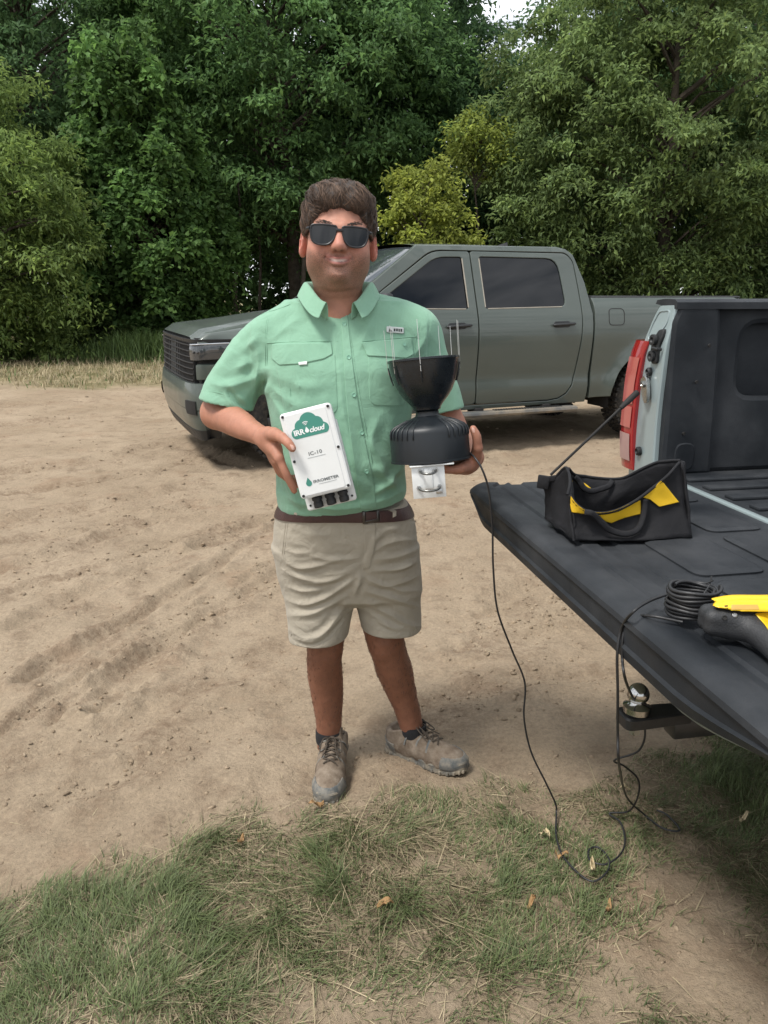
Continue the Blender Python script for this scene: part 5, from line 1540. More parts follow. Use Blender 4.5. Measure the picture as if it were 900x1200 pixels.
# tucked hem, sleeve ends
S.half((0, 2.03, A_(400, 600, 2.02)[2]), (.10, .06, -1), 's', .006, (-.59, 1.93, .86), (.28, 2.42, 1.0))
nR = (CR1 - CR0) / np.linalg.norm(CR1 - CR0); nR = nR + np.array([.10, .05, 0]); nL = (CL1 - CL0) / np.linalg.norm(CL1 - CL0) + np.array([-.12, 0, 0])
S.half(CR1, nR, 's', .004, CR1 - np.array([.12, .12, .02]), CR1 + np.array([.088, .12, .02]))
S.half(CR1, nR, 's', .004, CR1 - np.array([.12, .12, .15]), CR1 + np.array([.088, .12, -.01]))
S.half(CL1, nL, 's', .004, CL1 - np.array([.058, .12, .15]), CL1 + np.array([.12, .12, .03]))
S.chain([CR0 + (CR1 - CR0) * .55, CR1 + (CR1 - CR0) * .4], [.064, .0745], .0, 's')
S.chain([CL0 + (CL1 - CL0) * .60, CL1 + (CL1 - CL0) * .3], [.050, .0550], .0, 's')
# neck opening
S.chain([A_(397, 328, 2.17), A_(397, 342, 2.18)], [.086, .080], .01, 's')
for t_ in np.linspace(0, 1, 9):
    p_ = A_(402, 342 + 28 * t_, 2.12); w_ = .052 * (1 - t_) + .003
    S.cone(p_ + np.array([-w_ * .9, -.12, .0]), p_ + np.array([w_ * .9, -.12, 0]), .006, .006, .006, 's'); S.cone(p_ + np.array([-w_ * .9, -.06, .0]), p_ + np.array([w_ * .9, -.06, 0]), .006, .006, .006, 's'); S.cone(p_ + np.array([-w_ * .9, .0, .0]), p_ + np.array([w_ * .9, .0, 0]), .006, .006, .006, 's')
sV, sF = S.mesh(2)
sN = normals_np(sV, sF)
def z5(pts, k=4.09, ox=300, oy=570): return [(ox + x / k, oy + y / k) for x, y in pts]
def zs(pts): return z5(pts, 2.5, 220, 320)
def za(pts): return z5(pts, 5.71, 190, 350)
SF = [(za([(330, 565), (430, 590), (540, 560), (640, 510), (690, 470)]), 5, .006), (za([(500, 470), (560, 440), (610, 420)]), 5, .004), (za([(620, 290), (650, 420), (620, 560), (560, 650)]), 5, .006),
      (za([(470, 330), (420, 420), (350, 500)]), 6, .004), (za([(430, 600), (500, 690), (560, 740)]), 3, -.008), (za([(690, 540), (660, 600), (640, 700)]), 3.5, -.006), (za([(560, 330), (600, 300), (630, 260)]), 4, .004),
      (zs([(240, 330), (300, 380), (360, 400)]), 5, .005), (zs([(250, 300), (330, 330), (420, 330)]), 5, .004), (zs([(235, 350), (280, 420), (300, 500)]), 4.5, .005), (zs([(445, 270), (455, 400), (480, 520), (500, 640)]), 4, .0035),
      (zs([(540, 560), (590, 610), (625, 640)]), 5, .006), (zs([(560, 640), (600, 600), (632, 560)]), 4, .005), (zs([(530, 660), (570, 630), (620, 610)]), 3.5, .004), (zs([(520, 480), (560, 540), (580, 600)]), 5, .004), (zs([(270, 560), (290, 620), (330, 680)]), 4, .005),
      (zs([(262, 640), (330, 672), (420, 690), (520, 680), (630, 640)]), 4, .005), (zs([(455, 440), (475, 560), (505, 670)]), 3.5, -.003), (zs([(640, 260), (680, 220), (700, 180)]), 4, .004), (zs([(700, 330), (735, 300), (760, 300)]), 4, .004),
      (zs([(330, 130), (290, 160), (240, 200)]), 5, .003), (zs([(420, 130), (430, 200), (440, 260)]), 5, .003), (zs([(540, 130), (520, 180), (500, 230)]), 4, .003), (zs([(300, 300), (330, 330), (345, 390)]), 5, .003),
      (zs([(545, 250), (560, 330), (600, 390)]), 5, .003), (zs([(480, 580), (540, 600), (600, 590)]), 5, -.003), (zs([(560, 420), (540, 480), (545, 540)]), 5, .004)]
sV = fold_disp(sV, sN, [(a, w, h * 1.5) for a, w, h in SF])
nn = .0032 * noise3(sV[:, 0] * 14 + 3, sV[:, 1] * 14, sV[:, 2] * 9, 5) + .0016 * noise3(sV[:, 0] * 33, sV[:, 1] * 33, sV[:, 2] * 24 + sV[:, 0] * 18, 6)
sV = sV + sN * nn[:, None]
shirt = own(link('shirt', mesh_np('shirt', sV, sF), M_SHIRT, None, 180))
BVS = bvh_of(sV, sF)
def child(o, par):
    o.parent = par; return o
# collar: stand and folded leaves
M_SHIRT2 = M_SHIRT
def collar():
    C0 = A_(397, 345, 2.185); n = 57
    G = []
    for i in range(n):
        u = i / (n - 1) * 2 - 1                     # -1 his right tip (image left) .. 0 nape .. 1
        sp = .865 if u < 0 else .80
        a = math.pi * (1 + u * sp)
        sx, cy = -math.sin(a), -math.cos(a)         # a=pi back
        fr = smooth(.55, 1.0, abs(u))               # toward the front points
        rx, ry = .0885, .080
        x, y = sx * rx, cy * ry
        dirx, diry = sx, cy
        ztop = .030 + .006 * (1 - abs(u)) - .050 * fr ** 1.8
        prof = [(-.010, ztop - .036 - .012 * fr), (-.008, ztop - .012), (-.003, ztop - .001), (.003, ztop), (.0085, ztop - .006), (.016, ztop - .020 - .004 * fr), (.022 + .004 * fr, ztop - .032 - .004 * fr), (.024 + .006 * fr, ztop - .037 - .003 * smooth(.72, .97, abs(u)))]
        G.append([C0 + np.array([x + dirx * dr - math.copysign(.010, u) * fr * (.4 if dr > .01 else 1), y + diry * dr - .028 * fr * (1 if True else 0), dz]) for dr, dz in prof])
    mb = MB(); mb.grid(np.array(G))
    o = mb.build('collar', M_SHIRT2, None, 60)
    md = o.modifiers.new('thick', 'SOLIDIFY'); md.thickness = .0028; md.offset = 0
    sub = o.modifiers.new('sub', 'SUBSURF'); sub.levels = 1; sub.render_levels = 1
    own(o); o.parent = shirt; o.matrix_parent_inverse = shirt.matrix_world.inverted() if False else Matrix()
    return o
def under(o, par):
    """make o a child of a part of the man, place kept (parts of the man sit at the world origin)"""
    o.parent = par; o.matrix_parent_inverse = Matrix(); return o
def shirt_bits():
    own_parent = shirt
    c = collar()
    bits = []
    bits.append(patch('placket', zs([(448, 128), (468, 116), (476, 200), (488, 300), (503, 400), (522, 500), (545, 610), (553, 690), (506, 694), (492, 590), (474, 470), (462, 350), (455, 230)]), BVS, M_SHIRT, None, .0030, .004, 4))
    bits.append(patch('pocket', zs([(252, 240), (432, 236), (440, 400), (420, 420), (300, 432), (284, 410)]), BVS, M_SHIRT, None, .0016, .0025, 5, rad=4))
    bits.append(patch('pocket_flap', zs([(248, 208), (420, 204), (425, 238), (398, 252), (334, 266), (268, 270), (246, 250)]), BVS, M_SHIRT, None, .0050, .006, 4, rad=2))
    bits.append(patch('pocket', zs([(528, 235), (655, 225), (640, 385), (620, 390), (545, 388), (532, 372)]), BVS, M_SHIRT, None, .0016, .0025, 5, rad=4))
    bits.append(patch('pocket_flap', zs([(510, 204), (655, 190), (663, 238), (640, 250), (585, 246), (526, 243)]), BVS, M_SHIRT, None, .0050, .006, 4, rad=2))
    bits.append(patch('flap_tab', zs([(325, 262), (350, 259), (350, 268), (326, 270)]), BVS, mat('white_tab', (.72, .74, .72), .6), None, .0065, .002, 2))
    lb = patch('brand_tab', zs([(582, 156), (633, 160), (633, 178), (582, 174)]), BVS, mat('grey_tab', (.48, .52, .50), .55), None, .0045, .003, 3, rad=1.5)
    bits.append(lb)
    for (a, b_, c_, d) in ((588, 162, 600, 172), (603, 163, 608, 171), (610, 163, 615, 171), (617, 164, 621, 172), (623, 164, 628, 172)):
        under(patch('letter', zs([(a, d), ((a + b_ * 0 + c_) / 2 - (4 if a == 588 else 0), b_), (c_, d)] if a == 588 else [(a, b_), (c_, b_), (c_, d), (a, d)]), BVS, M_BLK, None, .0052, .001, 2, .15), lb)
    for pts in ([(245, 110), (232, 160), (232, 230), (232, 300), (222, 335)], [(240, 110), (227, 160), (227, 230), (227, 300), (217, 333)], [(232, 205), (330, 200), (440, 200)], [(512, 200), (560, 196), (668, 186)], [(680, 145), (668, 190), (666, 240)],
                [(300, 280), (300, 350), (312, 425)], [(418, 262), (426, 330), (430, 400)], [(345, 60), (300, 92), (215, 122)], [(545, 262), (552, 320), (556, 378)], [(470, 140), (482, 220), (494, 300), (510, 400), (530, 500), (548, 600)],
                [(256, 214), (340, 211), (414, 210)], [(253, 250), (270, 264), (334, 260), (396, 247), (418, 236)], [(518, 210), (590, 203), (652, 197)], [(40, 345), (80, 348), (120, 360)]):
        bits.append(seam('seam', zs(pts), BVS, M_SHIRT, None, .0013, n=5, off=.0002 if len(pts) < 4 else .0004))
    for k, p in enumerate([(472, 247), (487, 357), (510, 468), (524, 581), (459, 150)]):
        q = zs([p])[0]; pos, n = hit(BVS, *q); n = n * .4 - ray(*q) / np.linalg.norm(ray(*q)) * .6; n /= np.linalg.norm(n)
        R_ = np.array(Vector(n).to_track_quat('Z', 'Y').to_matrix())
        mb = MB(); mb.lathe([(0, 0), (.0058, 0), (.0060, .0016), (.0050, .0026), (.0038, .0018), (0, .0016)], 16, pos + n * .0032, R_, cap=False)
        bits.append(mb.build('button', mat('mint_button', (.20, .40, .29), .3), None, 50))
    pos, n = hit(BVS, *zs([(632, 210)])[0])
    mb = MB(); mb.lathe([(0, 0), (.0045, 0), (.0045, .002), (0, .0015)], 14, pos + n * .006, np.array(Vector(n).to_track_quat('Z', 'Y').to_matrix()), cap=False); bits.append(mb.build('button', bpy.data.materials['mint_button'], None, 50))
    for o in bits: under(o, shirt)
shirt_bits()

# ---------- shorts
P_ = Field((-.36, 1.98, .40), (.22, 2.44, 1.02), .0031)
WZ = [row(586, 330, 474, 2.172, .138), row(600, 324, 483, 2.175, .142), row(615, 321, 487, 2.18, .148), row(640, 321, 489, 2.19, .15), row(665, 327, 490, 2.195, .142), row(690, 334, 491, 2.2, .125), row(700, 345, 480, 2.2, .08)]
P_.loft(WZ, e=2.3)
P_.loft([row(640, 322, 412, 2.185, .115), row(680, 331, 416, 2.18, .108), row(705, 335, 415, 2.175, .104), row(735, 338, 409, 2.17, .098), row(785, 340, 405, 2.165, .094)], .025, e=2.2)
P_.loft([row(640, 405, 489, 2.20, .115), row(680, 415, 492, 2.205, .108), row(705, 418, 493, 2.205, .104), row(735, 424, 494, 2.205, .100), row(785, 427, 495, 2.205, .096)], .025, e=2.2)
zR, zL = A_(365, 760, 2.075)[2], A_(465, 748, 2.11)[2]
xm = A_(417, 720, 2.19)[0]
P_.half((A_(370, 750, 2.17)[0], 2.17, zR), (.05, 0, -1), 's', .004, (-.36, 1.98, .40), (xm, 2.44, zR + .03)); P_.half((A_(460, 750, 2.2)[0], 2.2, zL), (-.02, 0, -1), 's', .004, (xm, 1.98, .40), (.22, 2.44, zL + .03))
P_.loft([row(720, 345, 403, 2.172, .086), row(745, 342, 403, 2.168, .090), row(800, 343, 402, 2.165, .088)], 0, 's', e=2.2)
P_.loft([row(715, 428, 487, 2.205, .086), row(740, 428, 490, 2.205, .092), row(800, 430, 491, 2.205, .090)], 0, 's', e=2.2)
pV, pF = P_.mesh(2); pN = normals_np(pV, pF)
PFd = [([(130, 350), (200, 390), (300, 380), (400, 350)], 3, .0055), ([(135, 405), (230, 445), (340, 450), (480, 405)], 3, .006), ([(145, 480), (220, 502), (300, 495)], 2.6, .0045), ([(145, 548), (230, 567), (320, 540), (400, 490), (490, 430)], 3, .0065),
       ([(155, 620), (260, 612), (340, 575), (430, 525)], 3.2, .0055), ([(160, 690), (240, 728), (320, 705), (380, 630), (435, 560)], 3, .008), ([(170, 725), (260, 745), (340, 715)], 2.4, .0045), ([(345, 700), (380, 655), (425, 600)], 2.6, .005),
       ([(250, 330), (350, 350), (480, 345)], 2.8, .0045), ([(130, 300), (200, 320), (280, 310)], 2.8, .0035), ([(300, 430), (400, 415), (490, 380)], 2.4, .003), ([(200, 470), (300, 465), (420, 440)], 2.2, .003),
       ([(560, 310), (650, 265), (765, 255)], 3, .005), ([(575, 350), (680, 335), (778, 295)], 2.8, .005), ([(550, 405), (680, 395), (780, 362)], 2.8, .0055), ([(515, 440), (620, 475), (720, 455), (785, 425)], 2.8, .0055), ([(520, 500), (640, 532), (785, 580)], 2.8, .006),
       ([(535, 560), (640, 612), (720, 660), (792, 672)], 3, .007), ([(532, 380), (555, 290), (590, 215)], 3, .005), ([(640, 405), (720, 382), (772, 345)], 2.4, .004), ([(505, 420), (490, 470), (472, 520)], 3, .006), ([(560, 640), (640, 670), (740, 690)], 2.4, .004),
       ([(530, 600), (600, 640), (660, 690)], 2.4, .004), ([(580, 250), (620, 210), (690, 200)], 2.6, .0035), ([(180, 200), (260, 230), (380, 230)], 4, .003), ([(600, 470), (700, 500), (790, 500)], 2.4, .004)]
pV = fold_disp(pV, pN, [(z5(a), w, h * 1.15) for a, w, h in PFd])
pN = normals_np(pV, pF)
nn = .0024 * noise3(pV[:, 0] * 12, pV[:, 1] * 12, pV[:, 2] * 18, 15) + .0010 * noise3(pV[:, 0] * 36, pV[:, 1] * 36, pV[:, 2] * 36, 16)
pV = pV + pN * nn[:, None]
shorts = own(link('shorts', mesh_np('shorts', pV, pF), M_SHORT, None, 180))
BVP = bvh_of(pV, pF)
for o in [patch('fly', z5([(515, 180), (575, 178), (570, 290), (545, 390), (520, 400)]), BVP, M_SHORT, None, .0022, .003, 3),
          seam('seam', z5([(150, 110), (140, 200), (125, 330)]), BVP, M_SHORT, None, .0015), seam('seam', z5([(160, 110), (150, 200), (133, 335)]), BVP, M_SHORT, None, .0012),
          seam('seam', z5([(690, 110), (735, 140), (770, 190)]), BVP, M_SHORT, None, .0015),
          seam('seam', z5([(152, 715), (215, 765), (290, 762), (360, 722), (425, 640)]), BVP, M_SHORT, None, .0013, 2.1), seam('seam', z5([(512, 655), (600, 690), (700, 705), (790, 690)]), BVP, M_SHORT, None, .0013, 2.1)]:
    under(o, shorts)
# belt: a band round the waist
def belt():
    T = np.array(sorted(WZ)); n = 96; G = []
    for i in range(n):
        a = 2 * math.pi * i / n
        zc = A_(415, 606, 2.03)[2] + .004 * math.cos(a) - .0
        zc = np.interp(math.cos(a) * -1, [-1, 0, 1], [A_(415, 606, 2.03)[2] + .006, A_(325, 598, 2.17)[2], A_(415, 606, 2.03)[2]]) + .012 * math.sin(-a) * 0
        col_ = []
        for dz, dr in ((-.0165, -.004), (-.016, .0015), (0, .0025), (.016, .0015), (.0165, -.004)):
            z_ = zc + dz; cx, cy, rx, ry = [np.interp(z_, T[:, 0], T[:, k]) for k in (1, 2, 3, 4)]
            e = 2.3; c, s = math.cos(a), math.sin(a); rr = (abs(s / (rx + dr + .003)) ** e + abs(c / (ry + dr + .003)) ** e) ** (-1 / e)
            col_.append((cx + rr * s, cy - rr * -c if False else cy + rr * c, z_))
        G.append(col_)
    mb = MB(); mb.grid(np.array(G), closed_u=True, closed_v=True); o = own(mb.build('belt', M_BELT, None, 50))
    V = np.array([v.co[:] for v in o.data.vertices]); F = [tuple(p.vertices) for p in o.data.polygons]
    bb_ = BVHTree.FromPolygons([tuple(v) for v in V], F)
    poly = z5([(508, 96), (590, 92), (592, 168), (512, 182)]); hole = z5([(524, 112), (578, 108), (579, 155), (526, 166)])
    mb = MB(); panel(mb, np.array(poly), surf_fn(bb_, .0050, 2.03), 3, .005, .7, .0012, holes=[np.array(hole)]); under(mb.build('buckle', M_BUCK, None, 40), o)
    for p in (z5([(655, 60), (672, 56), (672, 142), (655, 150)]), z5([(182, 88), (198, 92), (198, 140), (182, 134)])):
        under(patch('belt_loop', p, bb_, M_SHORT, None, .0035, .004, 3, .5), o)
    for x in (395, 430, 465): 
        q, nq = hit(bb_, *z5([(x, 130)])[0]); mb = MB(); mb.lathe([(0, 0), (.002, 0), (.002, .0006), (0, .0006)], 8, q, np.array(Vector(nq).to_track_quat('Z', 'Y').to_matrix()), cap=False); under(mb.build('belt_hole', M_CHAS, None), o)
belt()

# ---------- shoes and socks
M_SOCK = mat('black_sock', (.012, .012, .014), .95, bump=.4, bscale=500)
M_SUEDE = mat('taupe_suede', (.165, .125, .092), .95, var=.22, vscale=28, bump=.35, bscale=300, col2=(.215, .175, .135), spec=.15)
M_TOE = mat('grey_toe_rubber', (.100, .108, .108), .8, var=.2, vscale=40, col2=(.19, .17, .14))
M_SOLE = mat('dusty_sole', (.125, .125, .115), .9, var=.25, vscale=30, col2=(.24, .205, .155))
M_LACE = mat('brown_lace', (.055, .042, .030), .8)
def shoe(heel, toe, ank, label):
    """heel and toe: ground points; the shoe lies along them"""
    heel, toe = np.array(heel[:2]), np.array(toe[:2]); d = toe - heel; Ln = np.linalg.norm(d); d /= Ln; side = np.array([-d[1], d[0]])
    z0 = .004
    def W_(x, y, z): return np.array([heel[0] + d[0] * x + side[0] * y, heel[1] + d[1] * x + side[1] * y, z0 + z])
    R_ = np.array([[d[0], side[0], 0], [d[1], side[1], 0], [0, 0, 1]])
    lo = np.minimum(W_(-.02, -.075, 0), W_(Ln + .02, .075, 0)) - .08; hi = np.maximum(W_(-.02, -.075, 0), W_(Ln + .02, .075, 0)) + .08; hi[2] = .17; lo[2] = -.02
    f = Field(lo, hi, .003)
    f.ell(W_(.055, 0, .060), (.058, .041, .062), R=R_); f.ell(W_(.13, 0, .048), (.085, .043, .052), .03, R=R_)
    f.ell(W_(Ln - .075, 0, .036), (.078, .050, .042), .03, R=R_); f.cone(W_(.05, 0, .07), W_(.045, 0, .10), .040, .042, .02)
    f.cone(W_(.10, 0, .075), W_(.17, 0, .052), .033, .030, .025)
    f.chain([W_(.045, 0, .115), W_(.055, 0, .15)], [.034, .036], .004, 's'); f.half(W_(.05, 0, .108), (-.35 * d[0], -.35 * d[1], 1), 's', .006)
    f.half(W_(0, 0, .018), (0, 0, -1), 's', .0)
    V, F = f.mesh(2); N = normals_np(V, F)
    q = (V - W_(0, 0, 0)) @ R_
    dd = .0016 * noise3(q[:, 0] * 45, q[:, 1] * 45, q[:, 2] * 45, 4) + .0022 * np.sin(q[:, 0] * 150 + 40 * np.abs(q[:, 1])) * smooth(.10, .13, q[:, 0]) * smooth(.22, .19, q[:, 0]) * smooth(.01, .03, np.abs(q[:, 1]))
    up = own(link('shoe', mesh_np('shoe', V + N * dd[:, None], F), M_SUEDE, None, 180))
    up['label'] = label
    bq = bvh_of(V, F)
    # sole with lugs
    def plan(t, g=0.0):
        a = np.linspace(0, 2 * math.pi, 60, endpoint=False)
        x = Ln / 2 + (Ln / 2 + g) * np.cos(a); y = (.0385 + .012 * smooth(.10, Ln - .06, x) + g) * np.sign(np.sin(a)) * np.abs(np.sin(a)) ** .62
        y *= 1 - .10 * np.exp(-((x - .12) / .04) ** 2)
        return x, y
    mb = MB(); G = []
    for g, z_ in ((-.004, 0), (.0015, .003), (.003, .012), (.001, .020), (.0035, .026), (.001, .031), (-.006, .033)):
        x, y = plan(0, g); tr = .020 * smooth(Ln - .07, Ln, x) ** 1.5 * (1 if z_ > .005 else .55)
        G.append(np.array([W_(a, b_, z_ + c) for a, b_, c in zip(x, y, tr)]))
    G = np.array(G); mb.grid(G, closed_v=True); mb.add(G[0], [tuple(range(60))]); mb.add(G[-1], [tuple(range(60))])
    x, y = plan(0, .001)
    for i in range(0, 60, 2):
        mb.box(W_(x[i], y[i], .008 + .02 * .55 * smooth(Ln - .07, Ln, x[i]) ** 1.5), (.009, .009, .013), R_, .002)
    under(mb.build('sole', M_SOLE, None, 40), up)
    # toe cap: shell lifted off the upper
    k = q[:, 0] > Ln - .062 - .10 * np.clip(.048 - q[:, 2], -.01, .05) * 0 - .35 * (np.abs(q[:, 1]) - .02).clip(0, 1)
    k &= q[:, 2] < .062
    fk = k[F].all(1); ids = np.unique(F[fk]); mp = np.full(len(V), -1); mp[ids] = np.arange(len(ids))
    o = link('toe_cap', mesh_np('toe_cap', (V + N * .0028)[ids], mp[F[fk]]), M_TOE, None, 180); md = o.modifiers.new('t', 'SOLIDIFY'); md.thickness = .004; md.offset = -1
    under(o, up)
    # heel counter
    k = (q[:, 0] < .05) & (q[:, 2] < .060); fk = k[F].all(1); ids = np.unique(F[fk]); mp = np.full(len(V), -1); mp[ids] = np.arange(len(ids))
    o = link('heel_counter', mesh_np('heel_counter', (V + N * .0022)[ids], mp[F[fk]]), M_TOE, None, 180); md = o.modifiers.new('t', 'SOLIDIFY'); md.thickness = .003; md.offset = -1
    under(o, up)
    def top(x, y):
        loc, n, i, ds = bq.ray_cast(Vector(W_(x, y, .25)), Vector((0, 0, -1)))
        return (np.array(loc), np.array(n)) if loc is not None else (W_(x, y, .08), np.array([0, 0, 1.0]))
    # overlays at the sides
    for sd in (-1, 1):
        for x0, x1 in ((.105, .085), (.135, .125), (.165, .165)):
            pts = [top(x0 + (x1 - x0) * t, sd * (.018 + .026 * t)) for t in np.linspace(0, 1, 7)]
            mb = MB(); mb.tube([p + n * .001 for p, n in pts], .0042, 6, flat=.5); under(mb.build('overlay', M_TOE, None, 60), up)
    # tongue and collar lining
    mb = MB(); G = []
    for t in np.linspace(0, 1, 7):
        xx = .098 - .030 * t; zz = .090 + .048 * t
        G.append([W_(xx - .006 * (y / .024) ** 2, y, zz - .004 * (y / .024) ** 2) for y in np.linspace(-.027, .027, 7)])
    mb.grid(np.array(G)); o = mb.build('tongue', M_SUEDE, None, 60); md = o.modifiers.new('t', 'SOLIDIFY'); md.thickness = .007; under(o, up)
    # laces: crossings, bow and ends
    mb = MB()
    for i in range(5):
        x0 = .100 + i * .019
        for sd in (-1, 1):
            pts = [top(x0 + .017 * t, sd * (-.019 + .038 * t)) for t in np.linspace(0, 1, 9)]
            mb.tube([p + n * (.0035 + .002 * math.sin(math.pi * j / 8)) for j, (p, n) in enumerate(pts)], .0021, 6)
    p0 = top(.104, 0)[0] + np.array([0, 0, .008])
    for sd in (-1, 1):
        lp = [p0, p0 + R_ @ np.array([.018, sd * .026, .006]), p0 + R_ @ np.array([.052, sd * .034, -.016]), p0 + R_ @ np.array([.046, sd * .020, -.012]), p0 + R_ @ np.array([.012, sd * .006, .001])]
        mb.tube(catmull(lp, 6), .0021, 6)
        le = [p0, p0 + R_ @ np.array([.020, sd * .012, .005]), p0 + R_ @ np.array([.050, sd * .016, -.012]), p0 + R_ @ np.array([.075, sd * .026, -.024])]
        mb.tube(catmull(le, 6), .0019, 6)
    mb.box(p0, (.012, .014, .008), R_, .003)
    under(mb.build('lace', M_LACE, None, 60), up)
    # sock cuff
    mb = MB(); cc = np.array(ank); mb.lathe([(.043, .085), (.0445, .10), (.0435, .125), (.042, .128), (.038, .127)], 28, (cc[0], cc[1], 0), cap=False); under(mb.build('sock', M_SOCK, None, 60), up)
def ground_pt(px, py): return on_level(px, py, .0)
rt = ground_pt(383, 949); rh = rt + np.array([.010, .292, 0])
shoe(rh, rt, A_(386, 872, 2.20), 'dusty taupe hiking shoe pointing at the camera')
lt_ = ground_pt(546, 908); lh = lt_ + np.array([-.243, .135, 0]) * 1.03
shoe(lh, lt_, A_(484, 860, 2.235), 'dusty taupe hiking shoe turned out to the side')
# ================================================================== CONTROLLER BOX
M_WPL = mat('white_enclosure', (.70, .71, .70), .42, var=.03, vscale=12, bump=.04, bscale=300, spec=.45)
M_TEAL = mat('teal_print', (.050, .235, .180), .5)
M_INKG = mat('grey_print', (.13, .145, .145), .5)
M_WHP = mat('white_print', (.80, .82, .81), .5)
TLc, TRc, BRc, BLc = A_(327, 486, 1.893), A_(385.5, 471.5, 1.893), A_(413.5, 571, 1.868), A_(353, 586, 1.868)
bx_c = (TLc + TRc + BRc + BLc) / 4
ex = (TRc - TLc) + (BRc - BLc); BW = np.linalg.norm(ex) / 2; ex /= np.linalg.norm(ex)
ez = (TLc - BLc) + (TRc - BRc); BH = np.linalg.norm(ez) / 2; ez -= ex * (ez @ ex); ez /= np.linalg.norm(ez)
ey = np.cross(ez, ex)                                    # away from the camera
BR_ = np.stack([ex, ey, ez], 1)
box = empty('controller_box', bx_c)
box.rotation_euler = Matrix(BR_.tolist()).to_euler()
tag(box, 'white weatherproof controller box with teal cloud print in the man\'s right hand', 'controller box')
def slab(mb, w, h, y0, y1, r, cx=0, cz=0, bev=.003):
    """rounded plate facing -y"""
    O = round_poly([(cx - w / 2, cz - h / 2), (cx + w / 2, cz - h / 2), (cx + w / 2, cz + h / 2), (cx - w / 2, cz + h / 2)], r, 6)
    panel(mb, O, lambda u, v, d: np.stack([u, y0 + d, v], -1), .03, y1 - y0, bev, bev * .6)
    n = len(O); mb.add([(p[0], y1, p[1]) for p in O], [tuple(range(n))])
mb = MB(); slab(mb, BW - .006, BH - .006, .016, .058, .010); slab(mb, BW, BH - .004, .052, .064, .008, 0, -.041); mb.build('base', M_WPL, box, 40)
mb = MB(); slab(mb, BW, BH, .0, .016, .011, bev=.004); lid = mb.build('lid', M_WPL, box, 40)
mb = MB(); slab(mb, BW - .024, BH - .012, -.0016, .002, .006, -.002, 0, .0012); mb.build('lid_panel', M_WPL, lid, 40)
for fx, fz in ((-1, 1), (1, 1), (-1, -1), (1, -1), (-1, -.12), (1, -.02)):
    mb = MB(); mb.lathe([(0, 0), (.0036, 0), (.0036, .0022), (.0016, .0026), (.0012, .001), (0, .001)], 14, (fx * (BW / 2 - .0075), -.0002, fz * (BH / 2 - .008)), rot('X', math.pi / 2), cap=False); mb.build('lid_screw', M_BLK, lid, 40)
for k in (-1, 0, 1):
    mb = MB(); c_ = (k * .034 + .002, .036, -BH / 2 - .006)
    mb.lathe([(.0135, 0), (.0135, .007), (.011, .008), (.011, .013), (.0125, .014), (.0125, .026), (.010, .028), (.006, .028), (.006, .024), (0, .024)], 18, c_, rot('X', math.pi), cap=False); mb.build('cable_gland', M_BLK, box, 40)
for k in (-1, 1):
    mb = MB(); mb.lathe([(0, 0), (.003, 0), (.003, .001), (0, .001)], 12, (k * (BW / 2 - .010), .0518, -BH / 2 - .026), rot('X', math.pi / 2), cap=False); mb.build('mounting_hole', M_CHAS, box, 40)
def text_part(name, body, size, x, z, y, material, parent, bold=0.0, shear=0.0, spacing=1.0, width=None):
    cu = bpy.data.curves.new(name, 'FONT'); cu.body = body; cu.size = size; cu.align_x = 'LEFT'; cu.align_y = 'BOTTOM_BASELINE'; cu.offset = bold; cu.shear = shear; cu.space_character = spacing; cu.resolution_u = 3; cu.extrude = .0001
    o = bpy.data.objects.new(name, cu); COL.objects.link(o)
    bpy.context.view_layer.update()
    me = bpy.data.meshes.new_from_object(o); bpy.data.objects.remove(o)
    n = len(me.vertices); co = np.empty(n * 3, np.float32); me.vertices.foreach_get('co', co); co = co.reshape(-1, 3)
    k = 1.0 if width is None else width / max(1e-6, co[:, 0].max() - co[:, 0].min())
    V = np.stack([x + (co[:, 0] - co[:, 0].min()) * k, y - co[:, 2], z + co[:, 1]], -1)
    me.vertices.foreach_set('co', V.astype(np.float32).ravel()); me.materials.clear(); me.update()
    return link(name, me, material, parent)
def flat(name, poly, y, material, parent, th=.0004):
    mb = MB(); n = len(poly)
    V2, E2, F2, *_ = delaunay_2d_cdt([Vector(p) for p in poly], [(i, (i + 1) % n) for i in range(n)], [], 1, 1e-7)
    mb.add([(p[0], y, p[1]) for p in V2], F2); mb.add([(p[0], y, p[1]) for p in poly] + [(p[0], y + th, p[1]) for p in poly], [(i, (i + 1) % n, n + (i + 1) % n, n + i) for i in range(n)])
    return mb.build(name, material, parent, 30)
def drop_poly(cx, cz, r):
    a = np.linspace(-.35 * math.pi, 1.35 * math.pi, 18); P = [(cx + r * math.cos(-t + math.pi / 2 + math.pi / 2 + math.pi / 2), cz + r * math.sin(-t + math.pi / 2 + math.pi / 2 + math.pi / 2)) for t in a]
    P = [(cx + r * math.sin(t), cz - r * math.cos(t)) for t in np.linspace(-.72 * math.pi, .72 * math.pi, 18)] + [(cx, cz + r * 2.0)]
    return np.array(P)
